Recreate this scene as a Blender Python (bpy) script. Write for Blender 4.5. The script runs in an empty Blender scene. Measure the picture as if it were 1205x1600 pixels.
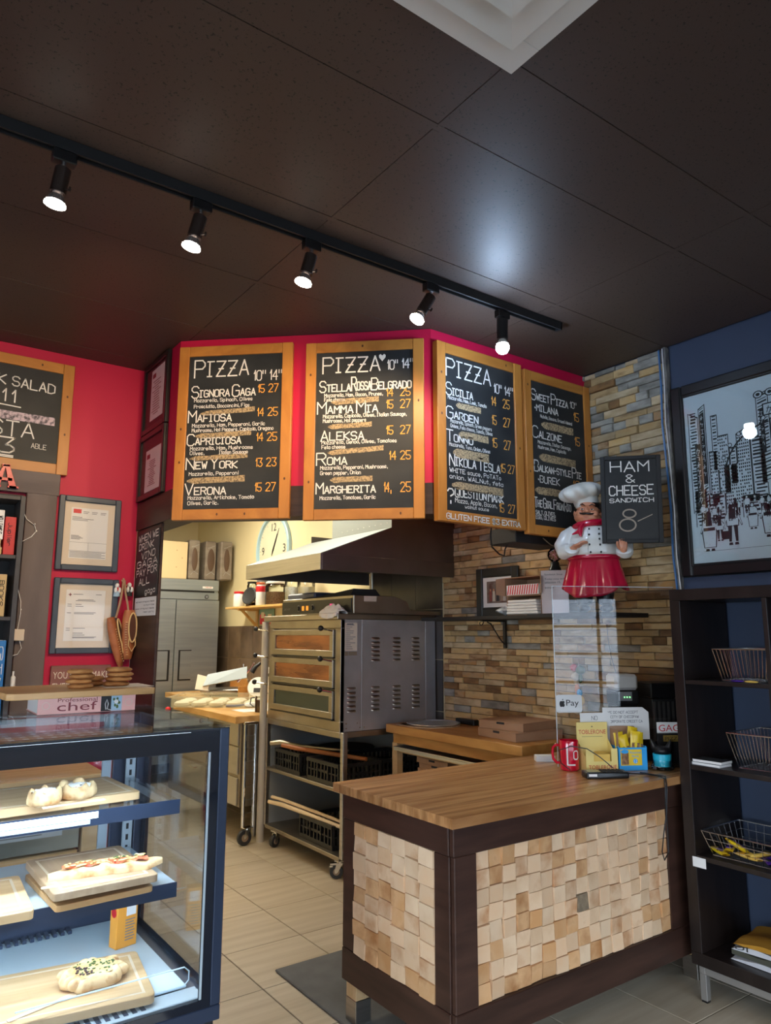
import bpy, bmesh, math, random
from mathutils import Matrix, Vector
from math import sin, cos, pi, radians, atan2, hypot
random.seed(7)
SC = bpy.context.scene
COL = SC.collection

# ---------------------------------------------------------------- camera
yaw, pitch, roll, F = 0.9461, 0.1668, 0.0020, 1136.7
fw = Vector((cos(yaw)*cos(pitch), sin(yaw)*cos(pitch), sin(pitch)))
rt = Vector((sin(yaw), -cos(yaw), 0)); up = rt.cross(fw)
r2 = cos(roll)*rt + sin(roll)*up; u2 = -sin(roll)*rt + cos(roll)*up
cd = bpy.data.cameras.new('camera'); cam = bpy.data.objects.new('camera', cd); COL.objects.link(cam)
cd.sensor_fit = 'VERTICAL'; cd.sensor_height = 36; cd.lens = F/1600*36; cd.clip_start = .05
m = Matrix((r2, u2, -fw)).transposed().to_4x4(); m.translation = (0, 0, 1.5)
cam.matrix_world = m
SC.camera = cam

# ---------------------------------------------------------------- world, exposure
w = bpy.data.worlds.new('world'); SC.world = w; w.use_nodes = True
bgn = w.node_tree.nodes['Background']
bgn.inputs[0].default_value = (.72, .86, 1, 1); bgn.inputs[1].default_value = 13.0
SC.view_settings.view_transform = 'Standard'; SC.view_settings.look = 'None'
SC.view_settings.gamma = 1; SC.view_settings.use_curve_mapping = False
SC.view_settings.exposure = 0.30

def lamp(name, kind, loc, power, color, aim=None, size=.1, sizey=None, spot=None, blend=.6):
    l = bpy.data.lights.new(name, kind); l.energy = power; l.color = color
    if kind == 'AREA':
        l.shape = 'RECTANGLE' if sizey else 'SQUARE'; l.size = size
        if sizey: l.size_y = sizey
    else: l.shadow_soft_size = size
    if kind == 'SPOT': l.spot_size = spot; l.spot_blend = blend
    o = bpy.data.objects.new(name, l); COL.objects.link(o); o.location = loc
    if aim: o.rotation_euler = (Vector(aim)-Vector(loc)).to_track_quat('-Z', 'Y').to_euler()
    return o
WARM = (1, .72, .42)
# daylight portals in the shop windows behind the camera
for nm, loc, aim, sx, sy in (('window_portal', (1.475, -2.98, 1.27), (1.475, 0, 1.27), 3.55, 1.45), ('window_portal', (-2.15, -2.98, 1.27), (-2.15, 0, 1.27), 3.4, 1.45),
                             ('window_portal', (-3.98, .2, 1.27), (0, .2, 1.27), 3.8, 1.45)):
    o = lamp(nm, 'AREA', loc, 1, (1, 1, 1), aim, sx, sy); o.data.cycles.is_portal = True
# kitchen ceiling panels (the fixtures are built further down)
for x, y, p in ((2.25, 4.6, 28), (2.2, 6.5, 36)):
    lamp('kitchen_panel_light', 'AREA', (x, y, 2.975), p, (1, .92, .74), (x, y, 0), 1.1, .5)
# track spots: bulb position and where it is aimed
BULBS = [((.371, 2.25, 2.80), (.385, 2.24), (.1, 3.9, 1.9)), ((.804, 2.25, 2.803), (.828, 2.24), (.75, 4.0, 2.0)),
         ((1.24, 2.25, 2.804), (1.267, 2.24), (1.5, 3.35, 2.2)), ((1.784, 2.25, 2.803), (1.852, 2.24), (1.85, 3.0, 2.2))]
for b, mt, aim in BULBS:
    lamp('spot_light', 'SPOT', (b[0], b[1]+.01, b[2]-.03), 26, WARM, aim, .025, spot=radians(105), blend=.8)
lamp('globe_light', 'POINT', (2.276, 2.25, 2.755), 12.5, (.50, .70, 1), None, .04)
# unseen warm fill lights under the shop ceiling, without fixtures
for x, y in ((-.6, .3), (.9, -.9)):
    lamp('dining_fill_light', 'AREA', (x, y, 2.95), 14, (1, .85, .68), (x, y, 0), .5, .5)
# LED strips inside the display case
LED = [(.3, 2.05, 1.225, 7.5), (.26, 2.21, .975, 1.1), (.26, 2.21, .745, 1.6)]
for x, y, z, p in LED:
    lamp('case_led_light', 'AREA', (x, y, z), p*1.15, (.72, .88, 1), (x, y+.12, z-.3), 1.0, .03)

# ---------------------------------------------------------------- helpers
WM = {}
class MB:
    def __init__(s): s.v = []; s.f = []; s.mi = []; s.T = Matrix(); s.k = 0
    def add(s, vs, fs):
        n = len(s.v); s.v += [s.T @ Vector(p) for p in vs]
        s.f += [tuple(i+n for i in f) for f in fs]; s.mi += [s.k]*len(fs); return s
    def box(s, x0, y0, z0, x1, y1, z1):
        if x0 > x1: x0, x1 = x1, x0
        if y0 > y1: y0, y1 = y1, y0
        if z0 > z1: z0, z1 = z1, z0
        return s.add([(x0,y0,z0),(x1,y0,z0),(x1,y1,z0),(x0,y1,z0),(x0,y0,z1),(x1,y0,z1),(x1,y1,z1),(x0,y1,z1)],
                     [(3,2,1,0),(4,5,6,7),(0,1,5,4),(1,2,6,5),(2,3,7,6),(3,0,4,7)])
    def cyl(s, p0, p1, r0, r1=None, n=14, cap=True):
        r1 = r0 if r1 is None else r1
        p0, p1 = Vector(p0), Vector(p1); d = (p1-p0).normalized()
        a = d.orthogonal().normalized(); b = d.cross(a); vs = []
        for p, r in ((p0, r0), (p1, r1)):
            vs += [p + (a*cos(2*pi*i/n) + b*sin(2*pi*i/n))*r for i in range(n)]
        fs = [(i, (i+1) % n, n+(i+1) % n, n+i) for i in range(n)]
        if cap: fs += [tuple(range(n-1, -1, -1)), tuple(range(n, 2*n))]
        return s.add(vs, fs)
    def tube(s, pts, r, n=6, closed=False):
        pts = [Vector(p) for p in pts]; N = len(pts); rs = r if isinstance(r, (list, tuple)) else [r]*N
        vs = []; pa = None
        for i, p in enumerate(pts):
            q0 = pts[(i-1) % N] if (closed or i) else p; q1 = pts[(i+1) % N] if (closed or i < N-1) else p
            d = (q1-q0).normalized()
            a = d.orthogonal().normalized() if pa is None else (pa - d*pa.dot(d)).normalized()
            pa = a; b = d.cross(a)
            vs += [p + (a*cos(2*pi*j/n)+b*sin(2*pi*j/n))*rs[i] for j in range(n)]
        fs = []
        for i in range(N if closed else N-1):
            for j in range(n):
                k = (i+1) % N; fs.append((i*n+j, i*n+(j+1) % n, k*n+(j+1) % n, k*n+j))
        if not closed: fs += [tuple(range(n-1, -1, -1)), tuple(range((N-1)*n, N*n))]
        return s.add(vs, fs)
    def lathe(s, prof, c=(0,0,0), n=20, sx=1, sy=1):
        vs = []; fs = []; m_ = len(prof)
        for r, z in prof: vs += [(c[0]+r*cos(2*pi*i/n)*sx, c[1]+r*sin(2*pi*i/n)*sy, c[2]+z) for i in range(n)]
        for k in range(m_-1):
            for i in range(n): fs.append((k*n+i, k*n+(i+1) % n, (k+1)*n+(i+1) % n, (k+1)*n+i))
        fs += [tuple(range(n-1, -1, -1)), tuple(range((m_-1)*n, m_*n))]
        return s.add(vs, fs)
    def ell(s, c, r, n=14, m_=9):
        prof = [(max(sin(pi*k/(m_-1)), .02), -cos(pi*k/(m_-1))) for k in range(m_)]
        T0 = s.T; s.T = T0 @ Matrix.Translation(c) @ Matrix.Diagonal((r[0], r[1], r[2], 1)); s.lathe(prof, n=n); s.T = T0
        return s
    def prism(s, poly, z0, z1):
        n = len(poly)
        return s.add([(x, y, z0) for x, y in poly]+[(x, y, z1) for x, y in poly],
                     [tuple(range(n-1, -1, -1)), tuple(range(n, 2*n))]+[(i, (i+1) % n, n+(i+1) % n, n+i) for i in range(n)])
    def grid(s, fn, nu, nv, closeu=False):
        vs = [fn(i/nu, j/nv) for j in range(nv+1) for i in range(nu if closeu else nu+1)]
        w_ = nu if closeu else nu+1
        return s.add(vs, [(j*w_+i, j*w_+(i+1) % w_, (j+1)*w_+(i+1) % w_, (j+1)*w_+i) for j in range(nv) for i in range(nu)])
    def mesh(s, name, mats, inv, smooth=True, bev=0, ang=35):
        me = bpy.data.meshes.new(name); me.from_pydata([inv @ v for v in s.v], [], s.f)
        for m_ in mats: me.materials.append(m_)
        if len(mats) > 1:
            for p, k in zip(me.polygons, s.mi): p.material_index = k
        if bev:
            b = bmesh.new(); b.from_mesh(me); bmesh.ops.bevel(b, geom=b.edges[:], offset=bev, segments=1, affect='EDGES', clamp_overlap=True); b.to_mesh(me); b.free()
        if smooth:
            me.polygons.foreach_set('use_smooth', [True]*len(me.polygons)); me.set_sharp_from_angle(angle=radians(ang))
        me.update(); return me
    def build(s, name, mat, parent=None, loc=None, rz=0, local=False, label=None, cat=None, group=None, kind=None, smooth=True, bev=0, ang=35):
        mats = mat if isinstance(mat, (list, tuple)) else [mat]
        if parent is not None: W = WM[parent.name]
        else: W = Matrix.Translation(loc or (0, 0, 0)) @ Matrix.Rotation(rz, 4, 'Z')
        inv = Matrix() if local else W.inverted()
        o = bpy.data.objects.new(name, s.mesh(name, mats, inv, smooth, bev, ang)); COL.objects.link(o)
        if parent is not None: o.parent = parent
        else: o.matrix_world = W
        WM[o.name] = W
        tag(o, label, cat, group, kind); return o

def tag(o, label=None, cat=None, group=None, kind=None):
    if label: o['label'] = label
    if cat: o['category'] = cat
    if group: o['group'] = group
    if kind: o['kind'] = kind
def thing(name, label, cat, loc=(0,0,0), rz=0, group=None):
    o = bpy.data.objects.new(name, None); COL.objects.link(o); o.empty_display_size = .05
    o.location = loc; o.rotation_euler = (0, 0, rz); WM[o.name] = Matrix.Translation(loc) @ Matrix.Rotation(rz, 4, 'Z')
    tag(o, label, cat, group); return o
def kids(o): return [c for c in bpy.data.objects if c.parent == o]
def dup(root, loc, rz=0, label=None, group=None):
    r = root.copy(); COL.objects.link(r); r.location = loc; r.rotation_euler = (0, 0, rz); WM[r.name] = Matrix.Translation(loc) @ Matrix.Rotation(rz, 4, 'Z')
    if label: r['label'] = label
    if group: r['group'] = group
    for ch in root_kids(root):
        c = ch.copy(); COL.objects.link(c); c.parent = r
        for g in root_kids(ch): d = g.copy(); COL.objects.link(d); d.parent = c
    return r
def root_kids(o): return list(o.children)
def fuse(o, voxel, smooth=2):
    "live modifiers: merge the overlapping volumes of one mesh into one continuous skin"
    r = o.modifiers.new('Remesh', 'REMESH'); r.mode = 'VOXEL'; r.voxel_size = voxel; r.use_smooth_shade = True
    if smooth: k = o.modifiers.new('Smooth', 'SMOOTH'); k.iterations = smooth; k.factor = .5
    return o

# ---------------------------------------------------------------- materials
def mat(name, c, rough=.5, metal=0, c2=None, sc=(8, 8, 8), lo=.35, hi=.65, det=4, bump=0, bsc=None, rnd=0, hue=0, emit=0, spec=.5, coat=0, offs=True, dist=0, c3=None, trans=0, alpha=1):
    m_ = bpy.data.materials.new(name); m_.use_nodes = True; nt = m_.node_tree; N = nt.nodes; L = nt.links
    b = N['Principled BSDF']; b.inputs['Roughness'].default_value = rough; b.inputs['Metallic'].default_value = metal
    b.inputs['Specular IOR Level'].default_value = spec; b.inputs['Coat Weight'].default_value = coat
    b.inputs['Base Color'].default_value = (*c, 1)
    if trans: b.inputs['Transmission Weight'].default_value = trans
    if alpha < 1: b.inputs['Alpha'].default_value = alpha
    out = None; vec = None
    if c2 or bump:
        tc = N.new('ShaderNodeTexCoord'); vec = tc.outputs['Object']
        if offs:
            oi = N.new('ShaderNodeObjectInfo'); ad = N.new('ShaderNodeVectorMath'); ad.operation = 'ADD'
            ml = N.new('ShaderNodeMath'); ml.operation = 'MULTIPLY'; ml.inputs[1].default_value = 37
            L.new(oi.outputs['Random'], ml.inputs[0]); L.new(vec, ad.inputs[0]); L.new(ml.outputs[0], ad.inputs[1]); vec = ad.outputs[0]
    if c2:
        mp = N.new('ShaderNodeMapping'); mp.inputs['Scale'].default_value = sc; L.new(vec, mp.inputs[0])
        no = N.new('ShaderNodeTexNoise'); no.inputs['Detail'].default_value = det; no.inputs['Scale'].default_value = 1; no.inputs['Distortion'].default_value = dist
        L.new(mp.outputs[0], no.inputs['Vector'])
        cr = N.new('ShaderNodeValToRGB'); cr.color_ramp.elements[0].position = lo; cr.color_ramp.elements[1].position = hi
        cr.color_ramp.elements[0].color = (*c, 1); cr.color_ramp.elements[1].color = (*c2, 1)
        if c3: e = cr.color_ramp.elements.new((lo+hi)/2); e.color = (*c3, 1)
        L.new(no.outputs['Fac'], cr.inputs[0]); out = cr.outputs[0]; L.new(out, b.inputs['Base Color'])
    if rnd or hue:
        oi = N.new('ShaderNodeObjectInfo'); hs = N.new('ShaderNodeHueSaturation')
        mr = N.new('ShaderNodeMapRange'); mr.inputs['To Min'].default_value = 1-rnd; mr.inputs['To Max'].default_value = 1+rnd
        L.new(oi.outputs['Random'], mr.inputs[0]); L.new(mr.outputs[0], hs.inputs['Value'])
        if hue:
            f = N.new('ShaderNodeMath'); f.operation = 'FRACT'; g = N.new('ShaderNodeMath'); g.operation = 'MULTIPLY'; g.inputs[1].default_value = 7.31
            m2 = N.new('ShaderNodeMapRange'); m2.inputs['To Min'].default_value = .5-hue; m2.inputs['To Max'].default_value = .5+hue
            m3 = N.new('ShaderNodeMapRange'); m3.inputs['To Min'].default_value = .75; m3.inputs['To Max'].default_value = 1.25
            L.new(oi.outputs['Random'], g.inputs[0]); L.new(g.outputs[0], f.inputs[0]); L.new(f.outputs[0], m2.inputs[0]); L.new(m2.outputs[0], hs.inputs['Hue'])
            L.new(f.outputs[0], m3.inputs[0]); L.new(m3.outputs[0], hs.inputs['Saturation'])
        if out: L.new(out, hs.inputs['Color'])
        else: hs.inputs['Color'].default_value = (*c, 1)
        out = hs.outputs[0]; L.new(out, b.inputs['Base Color'])
    if bump:
        mp = N.new('ShaderNodeMapping'); mp.inputs['Scale'].default_value = bsc or sc; L.new(vec, mp.inputs[0])
        no = N.new('ShaderNodeTexNoise'); no.inputs['Scale'].default_value = 1; no.inputs['Detail'].default_value = 4; L.new(mp.outputs[0], no.inputs['Vector'])
        bu = N.new('ShaderNodeBump'); bu.inputs['Strength'].default_value = min(1, bump*20); bu.inputs['Distance'].default_value = bump
        L.new(no.outputs['Fac'], bu.inputs['Height']); L.new(bu.outputs[0], b.inputs['Normal'])
    if emit:
        b.inputs['Emission Color'].default_value = (*c, 1); b.inputs['Emission Strength'].default_value = emit
    return m_
def pane(name, tint=(1, 1, 1), boost=1.0, rough=0.0):
    "thin clear sheet: see-through with fresnel reflection"
    m_ = bpy.data.materials.new(name); m_.use_nodes = True; nt = m_.node_tree; N = nt.nodes; L = nt.links
    N.remove(N['Principled BSDF']); o = N['Material Output']
    t = N.new('ShaderNodeBsdfTransparent'); t.inputs[0].default_value = (*tint, 1)
    g = N.new('ShaderNodeBsdfGlossy'); g.inputs['Roughness'].default_value = rough
    fr = N.new('ShaderNodeFresnel'); fr.inputs[0].default_value = 1.5
    ml = N.new('ShaderNodeMath'); ml.operation = 'MULTIPLY'; ml.inputs[1].default_value = boost; ml.use_clamp = True
    mx = N.new('ShaderNodeMixShader'); L.new(fr.outputs[0], ml.inputs[0]); L.new(ml.outputs[0], mx.inputs[0]); L.new(t.outputs[0], mx.inputs[1]); L.new(g.outputs[0], mx.inputs[2]); L.new(mx.outputs[0], o.inputs[0])
    return m_

M = {}
M['ceil'] = mat('ceiling_brown', (.070, .045, .035), .5, c2=(.020, .013, .010), sc=(120, 120, 120), lo=.66, hi=.70, det=1, bump=.0012, bsc=(90, 90, 90), spec=.45)
M['ceilbar'] = mat('ceiling_grid_brown', (.064, .041, .032), .5, spec=.5)
M['red'] = mat('red_paint', (.47, .004, .042), .5, c2=(.52, .006, .050), sc=(2, 2, 2), spec=.35)
M['navy'] = mat('navy_paint', (.044, .060, .105), .5, c2=(.05, .068, .118), sc=(2, 2, 2), spec=.3)
M['cream'] = mat('cream_paint', (.72, .62, .38), .6, c2=(.76, .66, .41), sc=(2, 2, 2))
M['white'] = mat('white_paint', (.75, .74, .71), .5)
M['beam'] = mat('dark_stained_beam', (.028, .012, .008), .45, c2=(.055, .026, .017), sc=(3, 3, 30), spec=.35)
M['ftile'] = mat('floor_tile', (.56, .485, .375), .32, c2=(.44, .365, .265), sc=(1.6, 22, 3), lo=.3, hi=.72, rnd=.06, det=5, spec=.45)
M['grout'] = mat('dark_grout', (.10, .085, .07), .9)
M['stone'] = mat('ledger_stone', (.54, .34, .13), .85, c2=(.27, .155, .06), c3=(.56, .39, .19), sc=(9, 9, 26), lo=.28, hi=.75, bump=.006, bsc=(30, 30, 60), rnd=.26)
M['stoneg'] = mat('grey_ledger_stone', (.38, .36, .31), .85, c2=(.20, .19, .165), sc=(9, 9, 26), bump=.006, bsc=(30, 30, 60), rnd=.22)
M['stoneo'] = mat('ochre_ledger_stone', (.46, .25, .09), .85, c2=(.24, .13, .055), c3=(.42, .28, .15), sc=(9, 9, 26), bump=.006, bsc=(30, 30, 60), rnd=.20)
M['stonec'] = mat('cream_ledger_stone', (.60, .47, .29), .85, c2=(.40, .28, .15), sc=(9, 9, 26), bump=.006, bsc=(30, 30, 60), rnd=.18)
M['stoneb'] = mat('rust_brown_ledger_stone', (.30, .16, .06), .85, c2=(.16, .085, .035), sc=(9, 9, 26), bump=.006, bsc=(30, 30, 60), rnd=.2)
M['mortar'] = mat('stone_backing', (.10, .075, .045), .95)
M['btile'] = mat('brown_wall_tile', (.20, .14, .09), .35, c2=(.12, .08, .05), sc=(6, 6, 6), rnd=.1)
M['dtile'] = mat('dark_wall_tile', (.065, .05, .04), .3, c2=(.04, .03, .025), sc=(6, 6, 6), rnd=.1)
M['wgrout'] = mat('cream_grout', (.58, .46, .30), .8)
M['dwood'] = mat('walnut_stain', (.030, .013, .009), .42, c2=(.07, .032, .022), sc=(4, 4, 26), lo=.3, hi=.8, rnd=.12, spec=.4, det=6)
M['dwoodx'] = mat('walnut_stain_rail', (.030, .013, .009), .42, c2=(.07, .032, .022), sc=(3, 26, 26), lo=.3, hi=.8, rnd=.12, spec=.4, det=6)
M['dwoody'] = mat('walnut_stain_side', (.030, .013, .009), .42, c2=(.07, .032, .022), sc=(26, 3, 26), lo=.3, hi=.8, rnd=.12, spec=.4, det=6)
M['grey'] = mat('grey_brown_plank', (.13, .105, .10), .6, c2=(.20, .16, .15), sc=(8, 8, 2), lo=.3, hi=.8, det=6, spec=.25)
M['greyx'] = mat('grey_brown_rail', (.13, .105, .10), .6, c2=(.20, .16, .15), sc=(2, 8, 14), lo=.3, hi=.8, det=6, spec=.25)
M['stave'] = mat('butcher_stave', (.58, .30, .12), .26, c2=(.28, .12, .04), sc=(2.2, 30, 10), lo=.36, hi=.72, rnd=.12, det=6, spec=.5)
M['butch'] = mat('prep_top_wood', (.72, .44, .17), .35, c2=(.55, .29, .08), sc=(14, 3, 14), rnd=.05)
M['pine'] = mat('oiled_pine', (.58, .29, .08), .4, c2=(.42, .18, .04), sc=(14, 3, 14))
M['mosaic'] = mat('end_grain_block', (.76, .49, .29), .55, c2=(.52, .25, .11), c3=(.76, .53, .34), sc=(8, 8, 8), lo=.32, hi=.70, bump=.003, bsc=(50, 50, 50), rnd=.10, det=5)
M['mosaic2'] = mat('amber_end_grain_block', (.62, .32, .13), .55, c2=(.40, .17, .055), c3=(.68, .40, .20), sc=(8, 8, 8), lo=.32, hi=.7, bump=.003, bsc=(50, 50, 50), rnd=.12, det=5)
M['mosaic3'] = mat('pale_end_grain_block', (.82, .60, .40), .55, c2=(.66, .42, .24), sc=(8, 8, 8), lo=.4, hi=.75, bump=.003, bsc=(50, 50, 50), rnd=.08, det=5)
M['mosaicb'] = mat('dark_block', (.33, .25, .16), .6, c2=(.2, .15, .1), sc=(30, 30, 30), bump=.003)
M['oak'] = mat('varnished_pine_frame', (.56, .23, .045), .38, c2=(.38, .135, .025), sc=(9, 9, 2.2), lo=.3, hi=.75, det=6, rnd=.1, spec=.4, dist=1.2)
M['oakx'] = mat('varnished_pine_rail', (.56, .23, .045), .38, c2=(.38, .135, .025), sc=(2.2, 9, 9), lo=.3, hi=.75, det=6, rnd=.1, spec=.4, dist=1.2)
M['knot'] = mat('pine_knot', (.10, .03, .008), .5)
M['slate'] = mat('chalkboard_slate', (.020, .021, .022), .5, c2=(.050, .050, .048), sc=(3, 3, 5), lo=.45, hi=.85, spec=.3, det=5)
M['chalk'] = mat('white_chalk', (.82, .78, .72), .9)
M['chalko'] = mat('orange_chalk', (.90, .40, .07), .9)
M['chalkp'] = mat('pink_chalk', (.66, .52, .56), .9, c2=(.12, .10, .11), sc=(60, 60, 60), lo=.42, hi=.62)
M['smudge'] = mat('rubbed_tan_chalk', (.48, .34, .18), .9, c2=(.15, .11, .07), sc=(120, 120, 120), lo=.42, hi=.62)
M['steel'] = mat('stainless_steel', (.52, .50, .47), .32, 1, c2=(.44, .42, .40), sc=(2, 2, 60), rnd=.03)
M['steeld'] = mat('aged_stainless', (.40, .355, .29), .38, 1, c2=(.33, .29, .235), sc=(5, 5, 5))
M['ovenside'] = mat('brushed_oven_panel', (.48, .48, .51), .36, .6, c2=(.40, .40, .425), sc=(6, 6, 6))
M['hoodlit'] = mat('hood_steel_lit', (.30, .33, .32), .5, .5)  # lit tone of the hood steel put into the colour
M['fridge'] = mat('fridge_steel', (.36, .40, .44), .36, .75, c2=(.31, .35, .39), sc=(2, 2, 30))
M['hooddark'] = mat('hood_steel_shaded', (.22, .19, .17), .42, .9, c2=(.17, .15, .13), sc=(4, 4, 4))  # shaded tone of the same hood steel put into the colour
M['chrome'] = mat('chrome', (.8, .8, .8), .12, 1)
M['wire'] = mat('wire_steel', (.55, .55, .56), .25, 1)
M['black'] = mat('black_plastic', (.008, .008, .009), .35)
M['blackm'] = mat('black_matte', (.012, .012, .013), .6)
M['blackw'] = mat('black_frame_lacquer', (.007, .007, .008), .3, spec=.6)
M['bluef'] = mat('slate_blue_frame', (.045, .06, .085), .4, c2=(.06, .075, .10), sc=(10, 10, 10))
M['caseblack'] = mat('case_black_border', (.008, .012, .022), .06, spec=.8)
M['casepost'] = mat('case_dark_aluminium', (.03, .045, .085), .3, .3)
M['casein'] = mat('case_interior_grey', (.42, .50, .56), .35)
M['casedeck'] = mat('case_deck', (.52, .64, .72), .22)
M['lightboard'] = mat('light_bamboo_board', (.64, .44, .24), .45, c2=(.50, .31, .14), sc=(3, 40, 20), lo=.3, hi=.75, det=5, rnd=.05)
M['lightboardy'] = mat('worn_beech_board', (.48, .34, .21), .45, c2=(.34, .22, .125), sc=(40, 3, 20), lo=.3, hi=.75, det=5)
M['boardtop'] = mat('bread_board_wood', (.66, .40, .18), .45, c2=(.55, .31, .12), sc=(4, 30, 20))
M['dough'] = mat('baked_dough', (.66, .46, .24), .7, c2=(.40, .17, .04), sc=(30, 30, 30), lo=.46, hi=.70, bump=.004, bsc=(60, 60, 60))
M['sugar'] = mat('powdered_sugar', (.85, .83, .78), .9, c2=(.62, .55, .45), sc=(70, 70, 70), lo=.5, hi=.7, bump=.004, bsc=(150, 150, 150))
M['filling'] = mat('dark_filling', (.05, .015, .015), .5)
M['cheese'] = mat('melted_cheese', (.80, .62, .28), .5, c2=(.66, .40, .14), sc=(40, 40, 40), bump=.003)
M['tomato'] = mat('tomato_topping', (.42, .05, .02), .4, c2=(.60, .16, .06), sc=(60, 60, 60))
M['herb'] = mat('green_herb', (.07, .12, .03), .6)
M['cookie'] = mat('brown_cookie', (.40, .155, .040), .75, c2=(.58, .28, .09), sc=(25, 25, 25), bump=.003, bsc=(90, 90, 90), rnd=.12)
M['forkwood'] = mat('birch_cutlery', (.76, .60, .40), .6)
M['card'] = mat('brown_cardboard', (.40, .235, .14), .75, c2=(.36, .205, .12), sc=(10, 10, 10), rnd=.06)
M['wcard'] = mat('cream_carton', (.62, .48, .27), .7)
M['paper'] = mat('white_paper', (.80, .79, .78), .7)
M['mount'] = mat('cream_mount', (.72, .62, .50), .7)
M['ink'] = mat('black_ink', (.02, .02, .022), .7)
M['greyink'] = mat('grey_ink', (.20, .20, .22), .7)
M['redp'] = mat('red_plastic', (.60, .01, .02), .3)
M['mug'] = mat('red_glaze', (.58, .006, .03), .12, spec=.6, coat=.5)
M['yellow'] = mat('yellow_card', (.82, .52, .10), .5)
M['lyellow'] = mat('pale_yellow_card', (.85, .66, .22), .5)
M['byellow'] = mat('bright_yellow_foil', (.85, .60, .02), .3, c2=(.75, .48, .01), sc=(30, 30, 30), bump=.004)
M['bblue'] = mat('bright_blue_card', (.01, .33, .75), .45)
M['cyan'] = mat('cyan_band', (.02, .48, .66), .4)
M['skin'] = mat('painted_skin', (.62, .27, .15), .3, c2=(.56, .22, .12), sc=(12, 12, 12), coat=.25)
M['coat'] = mat('painted_white_jacket', (.72, .72, .70), .35, c2=(.58, .55, .47), sc=(7, 7, 7), lo=.45, hi=.8, coat=.2)
M['apron'] = mat('painted_red_apron', (.48, .005, .035), .22, coat=.4)
M['hair'] = mat('painted_black_hair', (.012, .008, .006), .35)
M['teal'] = mat('pale_blue_plastic', (.35, .52, .60), .4)
M['clockface'] = mat('clock_face', (.60, .57, .42), .6)
M['leather'] = mat('tan_leather', (.46, .15, .05), .5, c2=(.34, .10, .035), sc=(20, 20, 20), bump=.002, bsc=(60, 60, 60))
M['stitch'] = mat('cream_stitching', (.74, .50, .22), .7)
M['fabric'] = mat('dark_inner', (.10, .035, .02), .8)
M['bagclear'] = pane('clear_film', (.92, .92, .92), 1.6, .12)
M['glass'] = pane('clear_glass', (.93, .97, .97), 1.0)
M['glassw'] = pane('display_glass', (.96, .98, 1), .55)
M['glassp'] = pane('picture_glass', (.98, .98, .98), .3)
M['plexi'] = pane('acrylic_sheet', (.96, .965, .97), .9)
M['tray'] = mat('dough_box_plastic', (.66, .62, .44), .4, alpha=.22)
M['rawdough'] = mat('raw_dough', (.82, .78, .60), .6)
M['bulb'] = mat('lit_bulb', (1, .93, .80), .5, emit=40)
M['bulbc'] = mat('lit_cool_bulb', (.86, .93, 1), .5, emit=40)
M['panel'] = mat('lit_panel', (1, .93, .74), .5, emit=3)
M['led'] = mat('lit_led', (.78, .90, 1), .5, emit=6)
M['reflector'] = mat('bulb_reflector', (.75, .75, .78), .15, .9)
M['bronze'] = mat('dark_bronze_can', (.10, .075, .065), .25, .85)
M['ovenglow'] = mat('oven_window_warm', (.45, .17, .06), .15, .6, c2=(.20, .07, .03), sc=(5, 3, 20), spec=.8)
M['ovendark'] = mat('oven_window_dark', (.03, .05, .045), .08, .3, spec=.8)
M['crate'] = mat('black_crate', (.010, .011, .013), .4)
M['tinted'] = mat('dish_blue', (.1, .12, .2), .4)
M['mat'] = mat('grey_rubber_mat', (.095, .095, .095), .75, c2=(.12, .12, .12), sc=(10, 10, 10), bump=.001, bsc=(200, 200, 200))
M['rubber'] = mat('wheel_rubber', (.03, .032, .036), .55)
M['ivory'] = mat('ivory_panel', (.50, .46, .40), .4)
M['wainscot'] = mat('blue_grey_sheet', (.30, .33, .35), .4, .3)
M['foil'] = mat('purple_foil', (.10, .03, .35), .25, .4)
M['bagyel'] = mat('mustard_cloth', (.42, .20, .015), .85)
M['bagwhite'] = mat('printed_white_cloth', (.55, .55, .58), .85)
M['olive'] = mat('dark_olive_cloth', (.07, .07, .05), .85)
M['pink'] = mat('pink_book_spine', (.80, .42, .38), .4)
M['pinkdk'] = mat('wine_lettering', (.22, .02, .03), .5)
M['lblue'] = mat('light_blue_print', (.36, .52, .66), .5)
M['signwood'] = mat('faded_red_sign', (.30, .12, .10), .7, c2=(.22, .09, .08), sc=(3, 14, 14))
M['vinyl'] = mat('blue_cable', (.05, .16, .38), .4)
M['veggreen'] = mat('glazed_green', (.05, .10, .035), .3)
M['vegorange'] = mat('glazed_orange', (.55, .15, .03), .3)
M['vegcream'] = mat('glazed_cream', (.66, .56, .42), .3)
M['redwh'] = mat('red_check_paper', (.62, .05, .06), .6)
M['bookred'] = mat('red_book', (.50, .02, .02), .5)
M['booktan'] = mat('tan_book', (.52, .36, .16), .5)
M['bookblue'] = mat('blue_book', (.02, .17, .48), .5)
M['amber'] = mat('amber_syrup', (.10, .018, .006), .1, spec=.8)
M['nuts'] = mat('brown_nuts', (.35, .18, .08), .7, c2=(.16, .07, .03), sc=(90, 90, 90))
M['shelfpine'] = mat('kitchen_shelf_pine', (.70, .46, .17), .5, c2=(.60, .36, .11), sc=(14, 3, 14))

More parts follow.
